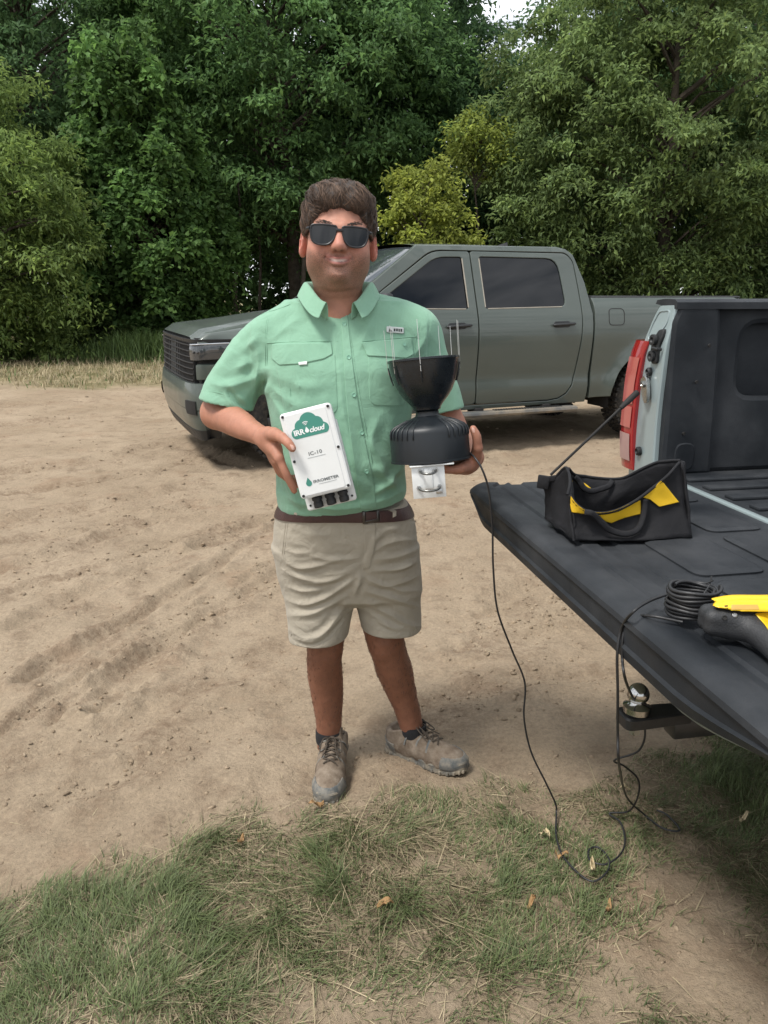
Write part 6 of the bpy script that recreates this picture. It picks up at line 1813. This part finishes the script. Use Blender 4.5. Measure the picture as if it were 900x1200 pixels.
def logo():
    y = -.0022
    cz0 = BH * .285; kx = BW * .70
    circ = [(-.36, -.10, .15), (-.19, .06, .19), (.02, .16, .24), (.22, .06, .19), (.38, -.10, .15), (0, -.10, .2), (-.2, -.1, .17), (.2, -.1, .17)]
    P = []
    for t in np.linspace(0, 2 * math.pi, 90, endpoint=False):
        d = np.array([math.cos(t), math.sin(t)]); best = 0
        for a, b_, r in circ:
            o = np.array([-a, -b_]) + 0; bq = d @ -o; disc = bq * bq - (o @ o - r * r)
            # ray from the origin against a circle at (a, b_)
            bq = d @ np.array([a, b_]); disc = bq * bq - (a * a + b_ * b_ - r * r)
            if disc > 0: best = max(best, bq + math.sqrt(disc))
        q = d * best; q[1] = max(q[1], -.24)
        P.append((q[0] * kx, cz0 + q[1] * kx))
    c = flat('cloud_print', P, y, M_TEAL, lid)
    yy = y - .0006
    zt = cz0 - .145 * kx; h = .20 * kx
    text_part('cloud_lettering', 'IRR', h, -.44 * kx, zt, yy, M_WHP, c, .0010 * 0 + .0006, 0, .95, .30 * kx)
    flat('drop_print', drop_poly(-.075 * kx, zt + .068 * kx, .055 * kx), yy, M_WHP, c, .0002)
    text_part('cloud_lettering', 'cloud', h, -.005 * kx, zt, yy, M_WHP, c, .0005, .25, .95, .43 * kx)
    for k, r in enumerate((.045, .085, .125)):
        a = np.linspace(math.radians(50), math.radians(130), 9); cx, cz = -.075 * kx, zt + .20 * kx
        P = [(cx + r * kx * math.cos(t), cz + r * kx * math.sin(t)) for t in a] + [(cx + (r - .018) * kx * math.cos(t), cz + (r - .018) * kx * math.sin(t)) for t in a[::-1]]
        flat('signal_print', P, yy, M_WHP, c, .0002)
    text_part('model_lettering', 'IC-10', .0125, -.018, -.006, y, M_INKG, lid, .0002, 0, 1.05, .034)
    mb_ = [flat('fine_print', [(-.023, -.0125), (.023, -.0125), (.023, -.0112), (-.023, -.0112)], y, mat('faint_print', (.42, .44, .44), .5), lid)]
    flat('drop_print', drop_poly(-.036, -BH * .335, .0075), y, M_TEAL, lid)
    text_part('maker_lettering', 'IRROMETER', .0098, -.0245, -BH * .345, y, M_INKG, lid, .00025, 0, 1.0, .066)
    flat('fine_print', [(-.012, -BH * .345 - .0055), (.034, -BH * .345 - .0055), (.034, -BH * .345 - .0043), (-.012, -BH * .345 - .0043)], y, bpy.data.materials['faint_print'], lid)
logo()

# ================================================================== RAIN GAUGE
M_GB = mat('black_gauge_plastic', (.009, .012, .015), .28, rvar=.08, vscale=20, spec=.5, var=.15)
M_GB2 = mat('black_gauge_base', (.008, .011, .014), .42, rvar=.08, vscale=20, spec=.5)
gb, gt = A_(505, 539.5, 1.950), A_(496, 421.5, 1.982)
gz = (gt - gb); GHt = np.linalg.norm(gz); gz /= GHt
gx_ = np.array([1.0, 0, 0]); gx_ -= gz * (gx_ @ gz); gx_ /= np.linalg.norm(gx_); gyy = np.cross(gz, gx_)
gauge = empty('rain_gauge', gb); gauge.rotation_euler = Matrix(np.stack([gx_, gyy, gz], 1).tolist()).to_euler()
tag(gauge, 'black funnel rain gauge with wire bird spikes in the man\'s left hand', 'rain gauge')
kp = GHt / 118.0                                         # metres per traced pixel
def gp(l): return [(r * kp, (z + 118) * kp) for r, z in l]
outer = [(12, -60), (16, -57.5), (16.5, -55), (20, -50.5), (26, -44), (31, -36.5), (35, -28), (38.3, -17), (40.3, -7), (41.2, -1.5), (42.2, -1), (42.2, 1.2), (41.0, 1.5)]
inner = [(39.5, -1), (37, -16), (33.5, -28), (29, -37), (23, -46), (10, -53), (1.5, -56)]
mb = MB(); mb.lathe(gp(outer + inner), 56, cap=False); bowl = mb.build('funnel', M_GB, gauge, 40)
mb = MB(); mb.lathe(gp([(44, -117.5), (46.6, -117), (46.8, -114), (46.6, -84), (45.8, -80.5), (43.5, -77.5), (38, -74), (28, -70), (19, -67), (14.5, -65), (13.5, -62), (14, -60), (11, -59.5)]), 64, cap=True); gbase = mb.build('base', M_GB2, gauge, 40)
mb = MB(); mb.lathe(gp([(45.0, -118), (47.6, -117.6), (47.6, -115.8), (46.4, -115.4)]), 64, cap=False); mb.build('rim', M_GB2, gbase, 40)
for sd in (-1, 1):
    for k in range(6):
        a = math.radians(-90 + sd * (26 + k * 9.5)); c, s_ = math.cos(a), math.sin(a)
        P = [(r * kp, (z + 118) * kp) for r, z in ((26, -69.0), (34, -72.0), (42.5, -76.2), (46.3, -80.0), (47.4, -84), (47.4, -88), (46.6, -90))]
        mb = MB(); mb.tube([(r * c, r * s_, z) for r, z in P], .0021, 6); mb.build('vent_rib', M_GB2, gbase, 60)
M_WIRE = mat('spike_wire', (.62, .60, .57), .28, metal=1)
for k, a in enumerate(np.radians([-14, 10, 34, 58, 140, 172, 214, 262])):
    c, s_ = math.cos(a), math.sin(a); r0 = 42.6 * kp; zz = 118 * kp
    mb = MB(); mb.tube([(r0 * .985 * c, r0 * .985 * s_, zz - 14 * kp), (r0 * 1.005 * c, r0 * 1.005 * s_, zz), (r0 * 1.01 * c, r0 * 1.01 * s_, zz + 22 * kp), (r0 * 1.02 * c, r0 * 1.02 * s_, zz + (40 + 3 * math.sin(k * 2.1)) * kp)], [.0009, .0008, .0007, .0006], 6); mb.build('spike', M_WIRE, bowl, 60)
    mb = MB(); rr_ = [(41.3, -6), (40.2, -12), (38.6, -20), (36.6, -27)]; mb.tube([(r * kp * c * 1.02, r * kp * s_ * 1.02, (z + 118) * kp) for r, z in rr_], [.0018, .0024, .0024, .0016], 6); mb.build('spike_socket', M_GB, bowl, 60)
# bracket with two U-bolts under the base
M_PLATE = mat('white_bracket', (.66, .67, .66), .4, metal=.2, var=.06, vscale=30)
mb = MB(); mb.box((-.004, -.060, -.004), (.11, .075, .004), None, .001); mb.box((-.014, -.088, -.045), (.082, .004, .080), None, .001); brk = mb.build('bracket', M_PLATE, gauge, 40)
for zz, ub_r in ((-.016, .020), (-.058, .026)):
    t = np.linspace(0, math.pi, 13); P = [(-.014 + ub_r * math.cos(a), -.093 - .030 * math.sin(a) ** .8, zz - .006 * math.sin(a)) for a in t]
    mb = MB(); mb.tube(np.array([(P[0][0], -.086, zz)] + P + [(P[-1][0], -.086, zz)]), .0030, 8); ub = mb.build('u_bolt', mat('zinc', (.20, .20, .19), .3, metal=1), brk, 60)
    for sd in (-1, 1):
        mb = MB(); mb.lathe([(.0062, 0), (.0062, .005)], 6, (-.014 + sd * ub_r, -.0902, zz), rot('X', math.pi / 2)); mb.build('nut', M_STEEL, ub, 40)
mb = MB(); mb.box((-.014, -.0915, -.036), (.020, .004, .052), None, .0012); mb.build('web', M_PLATE, brk, 40)
mb = MB(); mb.box((.010, -.0915, -.070), (.016, .003, .012), None, .001); mb.build('stamp', M_STEEL, brk, 40)

# ================================================================== TOOL BAG
M_NY = mat('black_nylon', (.009, .009, .011), .72, bump=.35, bscale=700, var=.15, vscale=14, bdetail=2, spec=.35, bump2=.25, b2scale=16)
M_YEL = mat('yellow_nylon', (.74, .46, .012), .62, bump=.3, bscale=700, var=.06, vscale=14, bdetail=2)
TZ = .9395
FL, FR, BLb = on_level(673, 634, TZ), on_level(810, 630, TZ), on_level(638, 608, TZ)
BRb = FR + (BLb - FL)
bag = empty('tool_bag', (FL + FR + BLb + BRb) / 4)
tag(bag, 'black and yellow fabric tool bag gaping open on the lowered tailgate', 'tool bag')
BI = Matrix.Translation(bag.location).inverted()
def bown(o, par=None):
    if par is None: o.parent = bag; o.matrix_parent_inverse = BI
    else: o.parent = par; o.matrix_parent_inverse = Matrix()
    return o
def sheet(name, bot, top, nu, nv, bulge, material, th=.005, wob=.003, seed=0, sag=0.0):
    bot = catmull(np.array(bot, float), 8) if len(bot) > 2 else np.array(bot); top = catmull(np.array(top, float), 8) if len(top) > 2 else np.array(top)
    def rs(P, n):
        d = np.r_[0, np.cumsum(np.linalg.norm(np.diff(P, axis=0), axis=1))]; u = np.linspace(0, d[-1], n); return np.stack([np.interp(u, d, P[:, k]) for k in range(3)], -1)
    b_, t_ = rs(bot, nu), rs(top, nu)
    v = np.linspace(0, 1, nv)[None, :, None]
    G = b_[:, None] * (1 - v) + t_[:, None] * v
    nrm = np.cross(b_[-1] - b_[0], (t_ - b_).mean(0)); nrm /= np.linalg.norm(nrm)
    uu = np.linspace(0, 1, nu)[:, None]; vv = v[..., 0]
    G = G + nrm * (bulge * np.sin(np.pi * vv) ** .7 * np.sin(np.pi * np.clip(uu, .02, .98)) ** .4)[..., None]
    G = G + nrm * (wob * (noise2(uu * 7 + 0 * vv, vv * 5 + 0 * uu, seed) + .5 * noise2(uu * 17 + vv * 6, vv * 9 + 0 * uu, seed + 3)))[..., None]
    G[..., 2] = np.maximum(G[..., 2], TZ + .001)
    mb = MB(); mb.grid(G); o = mb.build(name, material, None, 60)
    md = o.modifiers.new('thick', 'SOLIDIFY'); md.thickness = th; md.offset = 0
    me = o.data; b2 = BVHTree.FromPolygons([v_.co[:] for v_ in me.vertices], [tuple(p.vertices) for p in me.polygons])
    return o, b2, G
yf, yb = FL[1], BLb[1]
ftop = [A_(667, 580, yf + .025), A_(676, 592, yf + .012), A_(690, 600, yf + .005), A_(712, 601, yf + .004), A_(736, 592, yf + .02), A_(757, 578, yf + .035), A_(778, 561, yf + .045), A_(797, 542, yf + .06)]
front, BVF, Gf = sheet('front_panel', [FL, (FL + FR) / 2 + np.array([0, -.012, 0]), FR], ftop, 34, 14, -.018, M_NY, seed=3); bown(front)
btop = [A_(666, 549, yb - .03), A_(673, 556, yb + .0), A_(690, 559, yb + .02), A_(715, 562, yb + .02), A_(733, 559, yb + .0), A_(750, 550, yb - .01), A_(772, 541, yb - .03), A_(797, 540, yb - .07)]
back, BVK, Gb = sheet('back_panel', [BLb, BRb], btop, 30, 12, .012, M_NY, seed=9); bown(back)
left, BVL, Gl = sheet('end_panel', [BLb, FL], [A_(637, 573, yb - .01), A_(650, 560, yb - .03), A_(664, 548, yb - .06), A_(668, 566, yf + .05), A_(667, 580, yf + .025)], 22, 12, -.012, M_NY, seed=5); bown(left)
right, _, _ = sheet('end_panel', [FR, BRb], [A_(797, 542, yf + .06), A_(802, 541, yf + .09), A_(797, 540, yb - .07)], 14, 12, .012, M_NY, seed=6); bown(right)
bott, _, _ = sheet('bottom', [FL + np.array([0, 0, .004]), FR + np.array([0, 0, .004])], [BLb + np.array([0, 0, .004]), BRb + np.array([0, 0, .004])], 12, 8, 0, M_NY, .003, 0); bown(bott)
def zb(pts): return z5(pts, 4.5, 620, 530)
for pl in ([(206, 228), (228, 250), (268, 292), (300, 300), (400, 306), (432, 302), (590, 256), (592, 325), (510, 346), (436, 375), (400, 366), (300, 330), (224, 316)], [(596, 238), (640, 214), (700, 148), (792, 264), (690, 288), (642, 252)]):
    mb = MB(); panel(mb, np.array(zb(pl)), surf_fn(BVF, .0085, yf, .8), 3.5, .007, .5, .001); bown(mb.build('yellow_panel', M_YEL, None, 50), front)
mb = MB(); panel(mb, np.array(zb([(283, 156), (302, 168), (336, 196), (300, 202), (280, 200)])), surf_fn(BVK, .0052, yb, .8), 3, .003, .4, .001); bown(mb.build('yellow_panel', M_YEL, None, 50), back)
mb = MB(); panel(mb, np.array(zb([(222, 122), (232, 126), (230, 184), (218, 150)])), surf_fn(BVK, .0052, yb, .8), 3, .003, .4, .001); bown(mb.build('yellow_panel', M_YEL, None, 50), back)
def strap(name, pts, b, yfall, lift, w, par):
    P = catmull(np.array(zb(pts)), 6); n = len(P); A3 = []
    for i, p in enumerate(P):
        q, nn_ = hit(b, p[0], p[1], yfall); d = -ray(*p); d /= np.linalg.norm(d)
        A3.append(q + d * (.011 + lift * math.sin(math.pi * i / (n - 1))))
    A3 = np.array(A3); T = np.gradient(A3, axis=0); T /= np.linalg.norm(T, axis=1)[:, None]
    D = np.array([-ray(*p) / np.linalg.norm(ray(*p)) for p in P]); S_ = np.cross(T, D); S_ /= np.linalg.norm(S_, axis=1)[:, None]
    G = np.stack([A3 - S_ * w - D * .001, A3 - S_ * w * .5 + D * .0012, A3 + S_ * w * .5 + D * .0012, A3 + S_ * w - D * .001], 1)
    mb = MB(); mb.grid(G); o = mb.build(name, M_NY, None, 60); md = o.modifiers.new('t', 'SOLIDIFY'); md.thickness = .0022; bown(o, par)
strap('handle', [(292, 316), (335, 326), (385, 372), (420, 405), (470, 425), (520, 430), (565, 412), (592, 372), (608, 310), (612, 248)], BVF, yf, .010, .0062, front)
strap('handle', [(240, 130), (262, 150), (290, 190), (330, 205), (390, 190), (420, 178), (440, 150)], BVK, yb, .012, .006, back)
# rolled rim with zip tape, piping on the end and pull tab
mb = MB(); mb.tube(Gf[:, -1] + np.array([0, -.002, .001]), .0038, 7); bown(mb.build('rim', M_NY, None, 60), front)
mb = MB(); mb.tube(Gb[:, -1] + np.array([0, -.002, .001]), .0038, 7); bown(mb.build('rim', M_NY, None, 60), back)
mb = MB(); mb.tube(Gf[0] + np.array([-.001, -.003, 0]), .0036, 7); bown(mb.build('piping', M_NY, None, 60), front)
mb = MB(); mb.tube(Gl[:, -1], .0038, 7); bown(mb.build('rim', M_NY, None, 60), left)
c_ = A_(637, 565, yb - .02); mb = MB(); mb.box(c_, (.030, .008, .034), rot('Z', -.4) @ rot('Y', .08), .003); mb.box(A_(645, 561, yb - .025), (.028, .007, .014), rot('Z', -.4) @ rot('Y', -.25), .002); bown(mb.build('pull_tab', M_NY, None, 50), left)

# ================================================================== CABLE
M_CAB = mat('black_cable', (.016, .016, .017), .45, bump=.1, bscale=120)
cable = empty('sensor_cable', on_level(809, 723, .936))
tag(cable, 'black cable coiled on the tailgate and trailing over grass up to the gauge', 'cable')
CI = Matrix.Translation(cable.location).inverted()
cc = np.array(cable.location)
def cown(o): o.parent = cable; o.matrix_parent_inverse = CI; return o
def coil():
    r = np.random.default_rng(3); t = np.linspace(0, 2 * math.pi * 15.4, 560); P = []
    for a in t:
        k = a / (2 * math.pi); lay = int(k) % 8; ring = int(k) // 8
        fr = k - int(k); z = .006 + (lay + fr) * .0066 * (1 if ring == 0 else .98); rad = .041 - .007 * ring + .0012 * math.sin(k * 2.3 + 1) + .0008 * math.sin(a * 2 + k)
        P.append(cc + np.array([rad * math.cos(a) + .002 * math.sin(k * 1.7), rad * .96 * math.sin(a) + .002 * math.cos(k * 1.3), z + .0015 * math.sin(a * 3 + k)]))
    mb = MB(); mb.tube(np.array(P), .0033, 7); cown(mb.build('coil', M_CAB, None, 60))
    mb = MB(); p = A_(825, 697, cc[1] - .0); q = A_(830, 690, cc[1]); mb.tube(catmull([A_(820, 705, cc[1] - .02), A_(826, 694, cc[1] - .01), A_(831, 686, cc[1]), A_(834, 675, cc[1] + .005)], 5), .0016, 6); mb.tube([A_(827, 684, cc[1]), A_(836, 680, cc[1])], .0013, 6); cown(mb.build('tie', M_CAB, None, 60))
coil()
def gpt(px, py, up=.020):
    p = on_level(px, py, 0.0); p[2] = gheight(p[0], p[1]) + up; return p
def run(pts):
    W_ = []
    for p in pts:
        if len(p) == 2: W_.append(gpt(*p))
        elif p[2] == 't': W_.append(on_level(p[0], p[1], p[3] if len(p) > 3 else .9435))
        else: W_.append(A_(*p))
    return catmull(np.array(W_), 8)
y0 = on_level(735, 716, .93)[1]
mb = MB(); mb.tube(run([(551, 531, 1.945), (556, 536, 1.905), (565, 550, 1.885), (573, 576, 1.885), (577, 620, 1.89), (578, 665, 1.895), (583, 715, 1.90), (600, 762, 1.905), (615, 800, 1.905), (614, 840, 1.905), (622, 880, 1.905), (640, 918, 1.90), (651, 942, 1.90), (650, 975, .012) if False else (651, 968), (651, 995), (662, 1022), (690, 1046), (709, 1040), (712, 1026), (700, 1010), (689, 1012), (690, 1025), (707, 1031), (724, 1022), (731, 1000), (726, 976), (713, 964), (736, 951, 1.875), (747, 935, 1.82), (748, 914, 1.78), (732, 898, 1.74), (720, 891, 1.71), (748, 880, 1.67), (756, 856, 1.64), (746, 827, 1.62), (734, 800, y0 - .02), (729, 770, y0 - .02), (731, 742, y0 - .012), (741, 724, y0 - .0), (762, 722, 't'), (800, 729, 't')]), .0027, 7); cown(mb.build('strand', M_CAB, None, 60))
mb = MB(); mb.tube(run([(790, 694, 't', .952), (762, 704, 't', .958), (742, 717, 't', .954), (729, 735, y0 - .012), (723.5, 765, y0 - .02), (724, 810, y0 - .02), (724, 860, y0 - .0), (726, 900, y0 + .03), (735, 935, 1.77), (750, 964, 1.80) if False else (752, 966), (775, 983), (795, 986), (780, 970), (768, 964)]), .0027, 7); cown(mb.build('strand', M_CAB, None, 60))

# ================================================================== POWER TOOL at the frame edge
M_TB = mat('black_rubber_grip', (.022, .023, .025), .55, bump=.2, bscale=350)
M_TY = mat('tool_yellow', (.78, .50, .015), .38, rvar=.06)
T0 = on_level(835, 745, TZ)
tool = empty('power_tool', on_level(870, 750, TZ)); tag(tool, 'yellow and black cordless power tool lying beside the cable coil', 'power tool')
TI = Matrix.Translation(tool.location).inverted()
def town(o, par=None):
    o.parent = par or tool; o.matrix_parent_inverse = TI if par is None else Matrix(); return o
ty = T0[1]
f = Field(T0 - np.array([.06, .22, .02]), T0 + np.array([.42, .16, .13]), .003)
for dy_, dz_ in ((-.010, -.008), (.010, -.008), (-.010, .008), (.010, .008)):
    o_ = np.array([0, dy_, dz_]); f.chain([A_(832, 726, ty) + o_, A_(848, 727, ty) + o_, A_(872, 729, ty) + o_, A_(960, 731, ty + .01) + o_], [.0150, .0175, .0165, .0150], .006)
f.chain([A_(862, 733, ty - .005), A_(880, 738, ty - .025), A_(900, 752, ty - .06), A_(925, 775, ty - .115)], [.022, .0215, .0205, .022], .015)
f.half((0, 0, TZ + .0015), (0, 0, -1), 's', .003)
V, F = f.mesh(2); tb = town(link('grip', mesh_np('grip', V, F), M_TB, None, 180))
f = Field(T0 - np.array([.05, .10, .02]), T0 + np.array([.42, .12, .13]), .003)
for dy_ in (-.010, .010):
    o_ = np.array([0, dy_, 0]); f.chain([A_(838, 716.5, ty) + o_, A_(862, 715.5, ty) + o_, A_(895, 717, ty) + o_, A_(960, 720, ty + .01) + o_, A_(1010, 722, ty + .01) + o_], [.0185, .0220, .0240, .030, .030], .006)
f.half(A_(850, 717.5, ty - .03), (-.03, .1, -1), 's', .003)
V, F = f.mesh(2); sh = town(link('housing', mesh_np('housing', V, F), M_TY, None, 180)); BVT = bvh_of(V, F)
town(patch('housing', [(884, 719), (897, 718), (930, 720), (930, 746), (902, 741), (896, 732)], bvh_of(*[np.array(q) for q in (np.array([v.co[:] for v in tb.data.vertices]), np.array([p.vertices[:] for p in tb.data.polygons]))]), M_TY, None, .0025, .004, 3, .6, ty, 3))
BVG = bvh_of(np.array([v.co[:] for v in tb.data.vertices]), np.array([p.vertices[:] for p in tb.data.polygons]))
for q in ((849, 724), (861, 721)):
    p, n = hit(BVG, *q, ty); mb = MB(); mb.lathe([(0, -.001), (.0035, -.001), (.0042, .001), (.0034, .0016), (.0025, .0004), (0, .0004)], 14, p + n * .0005, np.array(Vector(n).to_track_quat('Z', 'Y').to_matrix()), cap=False); town(mb.build('screw', M_STEEL if q[0] > 850 else M_CHAS, None, 40))
for pl in ([(849, 709.5), (853, 709.2), (853, 710.8), (849, 711.2)], [(849, 712.5), (853, 712.2), (853, 713.8), (849, 714.2)]):
    town(patch('vent', pl, BVT, M_CHAS, None, .0006, .0008, 2, .2, ty))
town(patch('rating_plate', [(857, 708.5), (888, 708.5), (890, 714.5), (857, 714.8)], BVT, mat('plate_print', (.50, .30, .06), .5), None, .0006, .0008, 3, .3, ty))

# ================================================================== FALLEN LEAVES
M_DRY = mat('dry_leaf', (.30, .175, .075), .8, var=.3, vscale=60)
M_DRY2 = mat('pale_dry_leaf', (.46, .37, .22), .8, var=.3, vscale=60)
LEAF_AT = ['beside the hanging cable strands', 'left of the cable loop', 'below the cable loop on the way to the camera', 'in the grass under the tailgate', 'at the near end of the grass below the cable', 'between the two grass tufts left of the cable', 'on the thin grass near the cable bend', 'just in front of the toe of the forward shoe', 'in the grass left of the forward shoe', 'lying inside the cable loop']
def dry_leaf(px, py, ln, ang, k):
    p = gpt(px, py, .012); r = np.random.default_rng(k)
    G = []
    for u in np.linspace(0, 1, 7):
        w = .36 * math.sin(math.pi * (u * .94 + .03)) ** .8 * (1 + .15 * math.sin(u * 19 + k))
        G.append([(ln * (u - .5), ln * w * v, .012 * v * v + .010 * math.sin(u * 5 + k) + .004 * r.normal()) for v in (-.5, -.25, 0, .25, .5)])
    G = np.array(G); R_ = rot('Z', ang); G = G @ R_.T
    mb = MB(); mb.grid(G); o = mb.build('dry_leaf', M_DRY if k % 3 else M_DRY2, None, 60); o.location = p + np.array([0, 0, .012])
    md = o.modifiers.new('t', 'SOLIDIFY'); md.thickness = .0006
    pale = k % 3 == 0
    tag(o, ('small pale straw-coloured leaf' if pale else 'small curled brown leaf') + ' ' + LEAF_AT[k], 'leaf', 'fallen leaves on the grass')
for k, (x, y, l, a) in enumerate([(731, 937, .04, .3), (657, 1016, .035, 2.6), (712, 1075, .04, 1.2), (870, 969, .035, .4), (622, 1071, .035, .8), (452, 1077, .045, .2), (637, 993, .035, 2.4), (371, 956, .05, .5), (283, 997, .035, 1.3), (693, 1033, .04, 1.5)]):
    dry_leaf(x, y, l, a, k)
# ================================================================== GRASS
def blades(name, P, Ht, Wd, lean, ang, cols, material, seg=3):
    """curved tapering blades; P base points, lean horizontal reach, ang heading"""
    n = len(P); t = np.linspace(0, 1, seg + 1)
    dx, dy = np.cos(ang), np.sin(ang); V = np.empty((n, seg * 2 + 1, 3), np.float32)
    for i in range(seg + 1):
        c = P + np.stack([dx * lean * t[i] ** 1.8, dy * lean * t[i] ** 1.8, Ht * (t[i] - .28 * t[i] ** 3 * np.minimum(1, lean / (Ht + 1e-6)))], -1)
        if i == seg: V[:, 2 * seg] = c
        else:
            w = (Wd * (1 - .75 * t[i] ** 1.5) * .5)[:, None]; sd = np.stack([-dy, dx, 0 * dx], -1)
            V[:, 2 * i] = c - sd * w; V[:, 2 * i + 1] = c + sd * w
    F = []
    for i in range(seg - 1): F += [(2 * i, 2 * i + 1, 2 * i + 3), (2 * i, 2 * i + 3, 2 * i + 2)]
    F.append((2 * seg - 2, 2 * seg - 1, 2 * seg))
    F = (np.array(F)[None] + (np.arange(n) * (2 * seg + 1))[:, None, None]).reshape(-1, 3)
    return link(name, mesh_np(name, V.reshape(-1, 3), F, np.repeat(cols, 2 * seg + 1, 0)), material)
M_GRASS = mat('grass_blade', (0, 0, 0), .6, attr='tint', trans=.22, spec=.3)
def near_grass():
    r = np.random.default_rng(101)
    n = 560000
    Y = r.uniform(.62, 3.1, n); X = r.uniform(-1.75, 2.1, n)
    k = (np.abs(X) < .64 * Y + .42)
    X, Y = X[k], Y[k]
    d = grass_density(X, Y)
    tuft = smooth(-.35, .5, fbm2(X * 16, Y * 16, 61, 2) + .15)
    k = r.random(len(X)) < d * (.5 + .5 * tuft) * .95
    X, Y, d, tuft = X[k], Y[k], d[k], tuft[k]
    keep = np.ones(len(X), bool)
    for px_, py_ in ((383, 925), (384, 900), (470, 868), (500, 880), (525, 893)):
        p = on_level(px_, py_); keep &= np.hypot(X - p[0], Y - p[1]) > .058
    X, Y, d, tuft = X[keep], Y[keep], d[keep], tuft[keep]
    n = len(X)
    tall = .55 + .75 * smooth(-.4, .6, fbm2(X * 3.2, Y * 3.2, 33, 3))
    Ht = r.uniform(.012, .050, n) * tall * (.5 + .5 * d) * (.7 + .5 * tuft)
    fl = noise2(X * 3, Y * 3, 12) * 3 + noise2(X * 9, Y * 9, 19) * 1.6
    ang = fl + r.normal(0, .9, n)
    lean = Ht * r.gamma(2.2, .42, n)
    Wd = r.uniform(.0015, .0034, n)
    dryn = smooth(-.25, .65, fbm2(X * 4, Y * 4, 71, 3))
    dry = r.random(n) < .13 + .27 * dryn + .25 * (1 - d)
    g = np.array([[.118, .150, .056]]) * r.uniform(.6, 1.35, (n, 1)); mixb = r.random((n, 1)) ** 1.5
    g = g * (1 - .5 * mixb) + np.array([[.150, .182, .098]]) * .5 * mixb
    st = np.array([[.36, .30, .19]]) * r.uniform(.55, 1.25, (n, 1))
    col = np.where(dry[:, None], st, g)
    Ht = np.where(dry, Ht * .55, Ht); lean = np.where(dry, lean * 1.7 + .012, lean)
    P = np.column_stack([X, Y, height(X, Y) - .002])
    o = blades('grass', P, Ht, Wd, lean, ang, np.clip(col, .01, 1), M_GRASS, 3)
    tag(o, 'patchy trampled grass with dry straw along the edge of the dirt', 'grass', kind='stuff')
    return n
n_blades = near_grass()
def straw():
    """dead stems lying on the ground and thin roots across the dirt"""
    r = np.random.default_rng(55); n = 9000
    Y = r.uniform(.7, 3.0, n); X = r.uniform(-1.7, 1.9, n); k = np.abs(X) < .64 * Y + .35; X, Y = X[k], Y[k]
    d = grass_density(X, Y); dd = smooth(0, .25, d) * (1 - .55 * d) + .05 * d
    k = r.random(len(X)) < dd * .9 + .012; X, Y = X[k], Y[k]; n = len(X)
    keep = np.ones(n, bool)
    for p in STAND: keep &= np.hypot(X - p[0], Y - p[1]) > .10
    X, Y = X[keep], Y[keep]; n = len(X)
    L_ = r.gamma(2.2, .022, n).clip(.01, .16)
    c = np.where(r.random((n, 1)) < .7, np.array([[.40, .33, .21]]), np.array([[.14, .10, .065]])) * r.uniform(.6, 1.2, (n, 1))
    o = blades('straw', np.column_stack([X, Y, height(X, Y) + .003]), r.uniform(.002, .012, n), r.uniform(.0013, .0030, n), L_, r.uniform(0, 6.28, n), c, mat('straw_stem', (0, 0, 0), .75, attr='tint', spec=.3), 3)
    tag(o, 'loose dry straw and thin dead stems lying on the dirt', 'straw', kind='stuff')
straw()
def verge():
    r = np.random.default_rng(77); n = 60000
    Y = r.uniform(12.2, 19.5, n); X = r.uniform(-13, 14, n)
    k = r.random(n) < far_grass(X, Y) ** 1.5 * (.35 + .65 * smooth(-.4, .4, fbm2(X * 1.3, Y * 1.3, 5, 3))); X, Y = X[k], Y[k]; n = len(X)
    gr = smooth(15.5, 18.5, Y + 1.2 * fbm2(X * .5, Y * .5, 9, 2)); dry = r.random(n) < .85 - .65 * gr
    Ht = r.uniform(.05, .20, n) * (1 + .9 * gr); lean = Ht * r.uniform(.3, 1.4, n)
    c = np.where(dry[:, None], np.array([[.37, .305, .19]]), np.array([[.085, .135, .040]])) * r.uniform(.6, 1.25, (n, 1))
    o = blades('verge_grass', np.column_stack([X, Y, height(X, Y) - .01]), Ht, r.uniform(.008, .018, n), lean, r.uniform(0, 6.28, n), c, M_GRASS, 2)
    tag(o, 'strip of dry tan grass between the dirt lot and the trees', 'grass', kind='stuff')
    n = 5200
    X = -5.55 + r.normal(0, .95, n); Y = 18.3 + r.normal(0, .55, n); Ht = r.uniform(.25, .85, n) * np.exp(-((X + 5.5) / 1.8) ** 2)
    X2 = r.uniform(-13, 3, n); Y2 = r.uniform(17.6, 20, n); X = np.r_[X, X2]; Y = np.r_[Y, Y2]; Ht = np.r_[Ht, r.uniform(.15, .5, n)]; n = len(X)
    c = np.array([[.105, .160, .050]]) * r.uniform(.6, 1.4, (n, 1))
    o = blades('tall_grass', np.column_stack([X, Y, height(X, Y) - .01]), Ht, r.uniform(.012, .026, n), Ht * r.uniform(.2, .8, n), r.uniform(0, 6.28, n), c, M_GRASS, 3)
    tag(o, 'tall fresh green grass at the foot of the trees beside the truck', 'grass', kind='stuff')
verge()
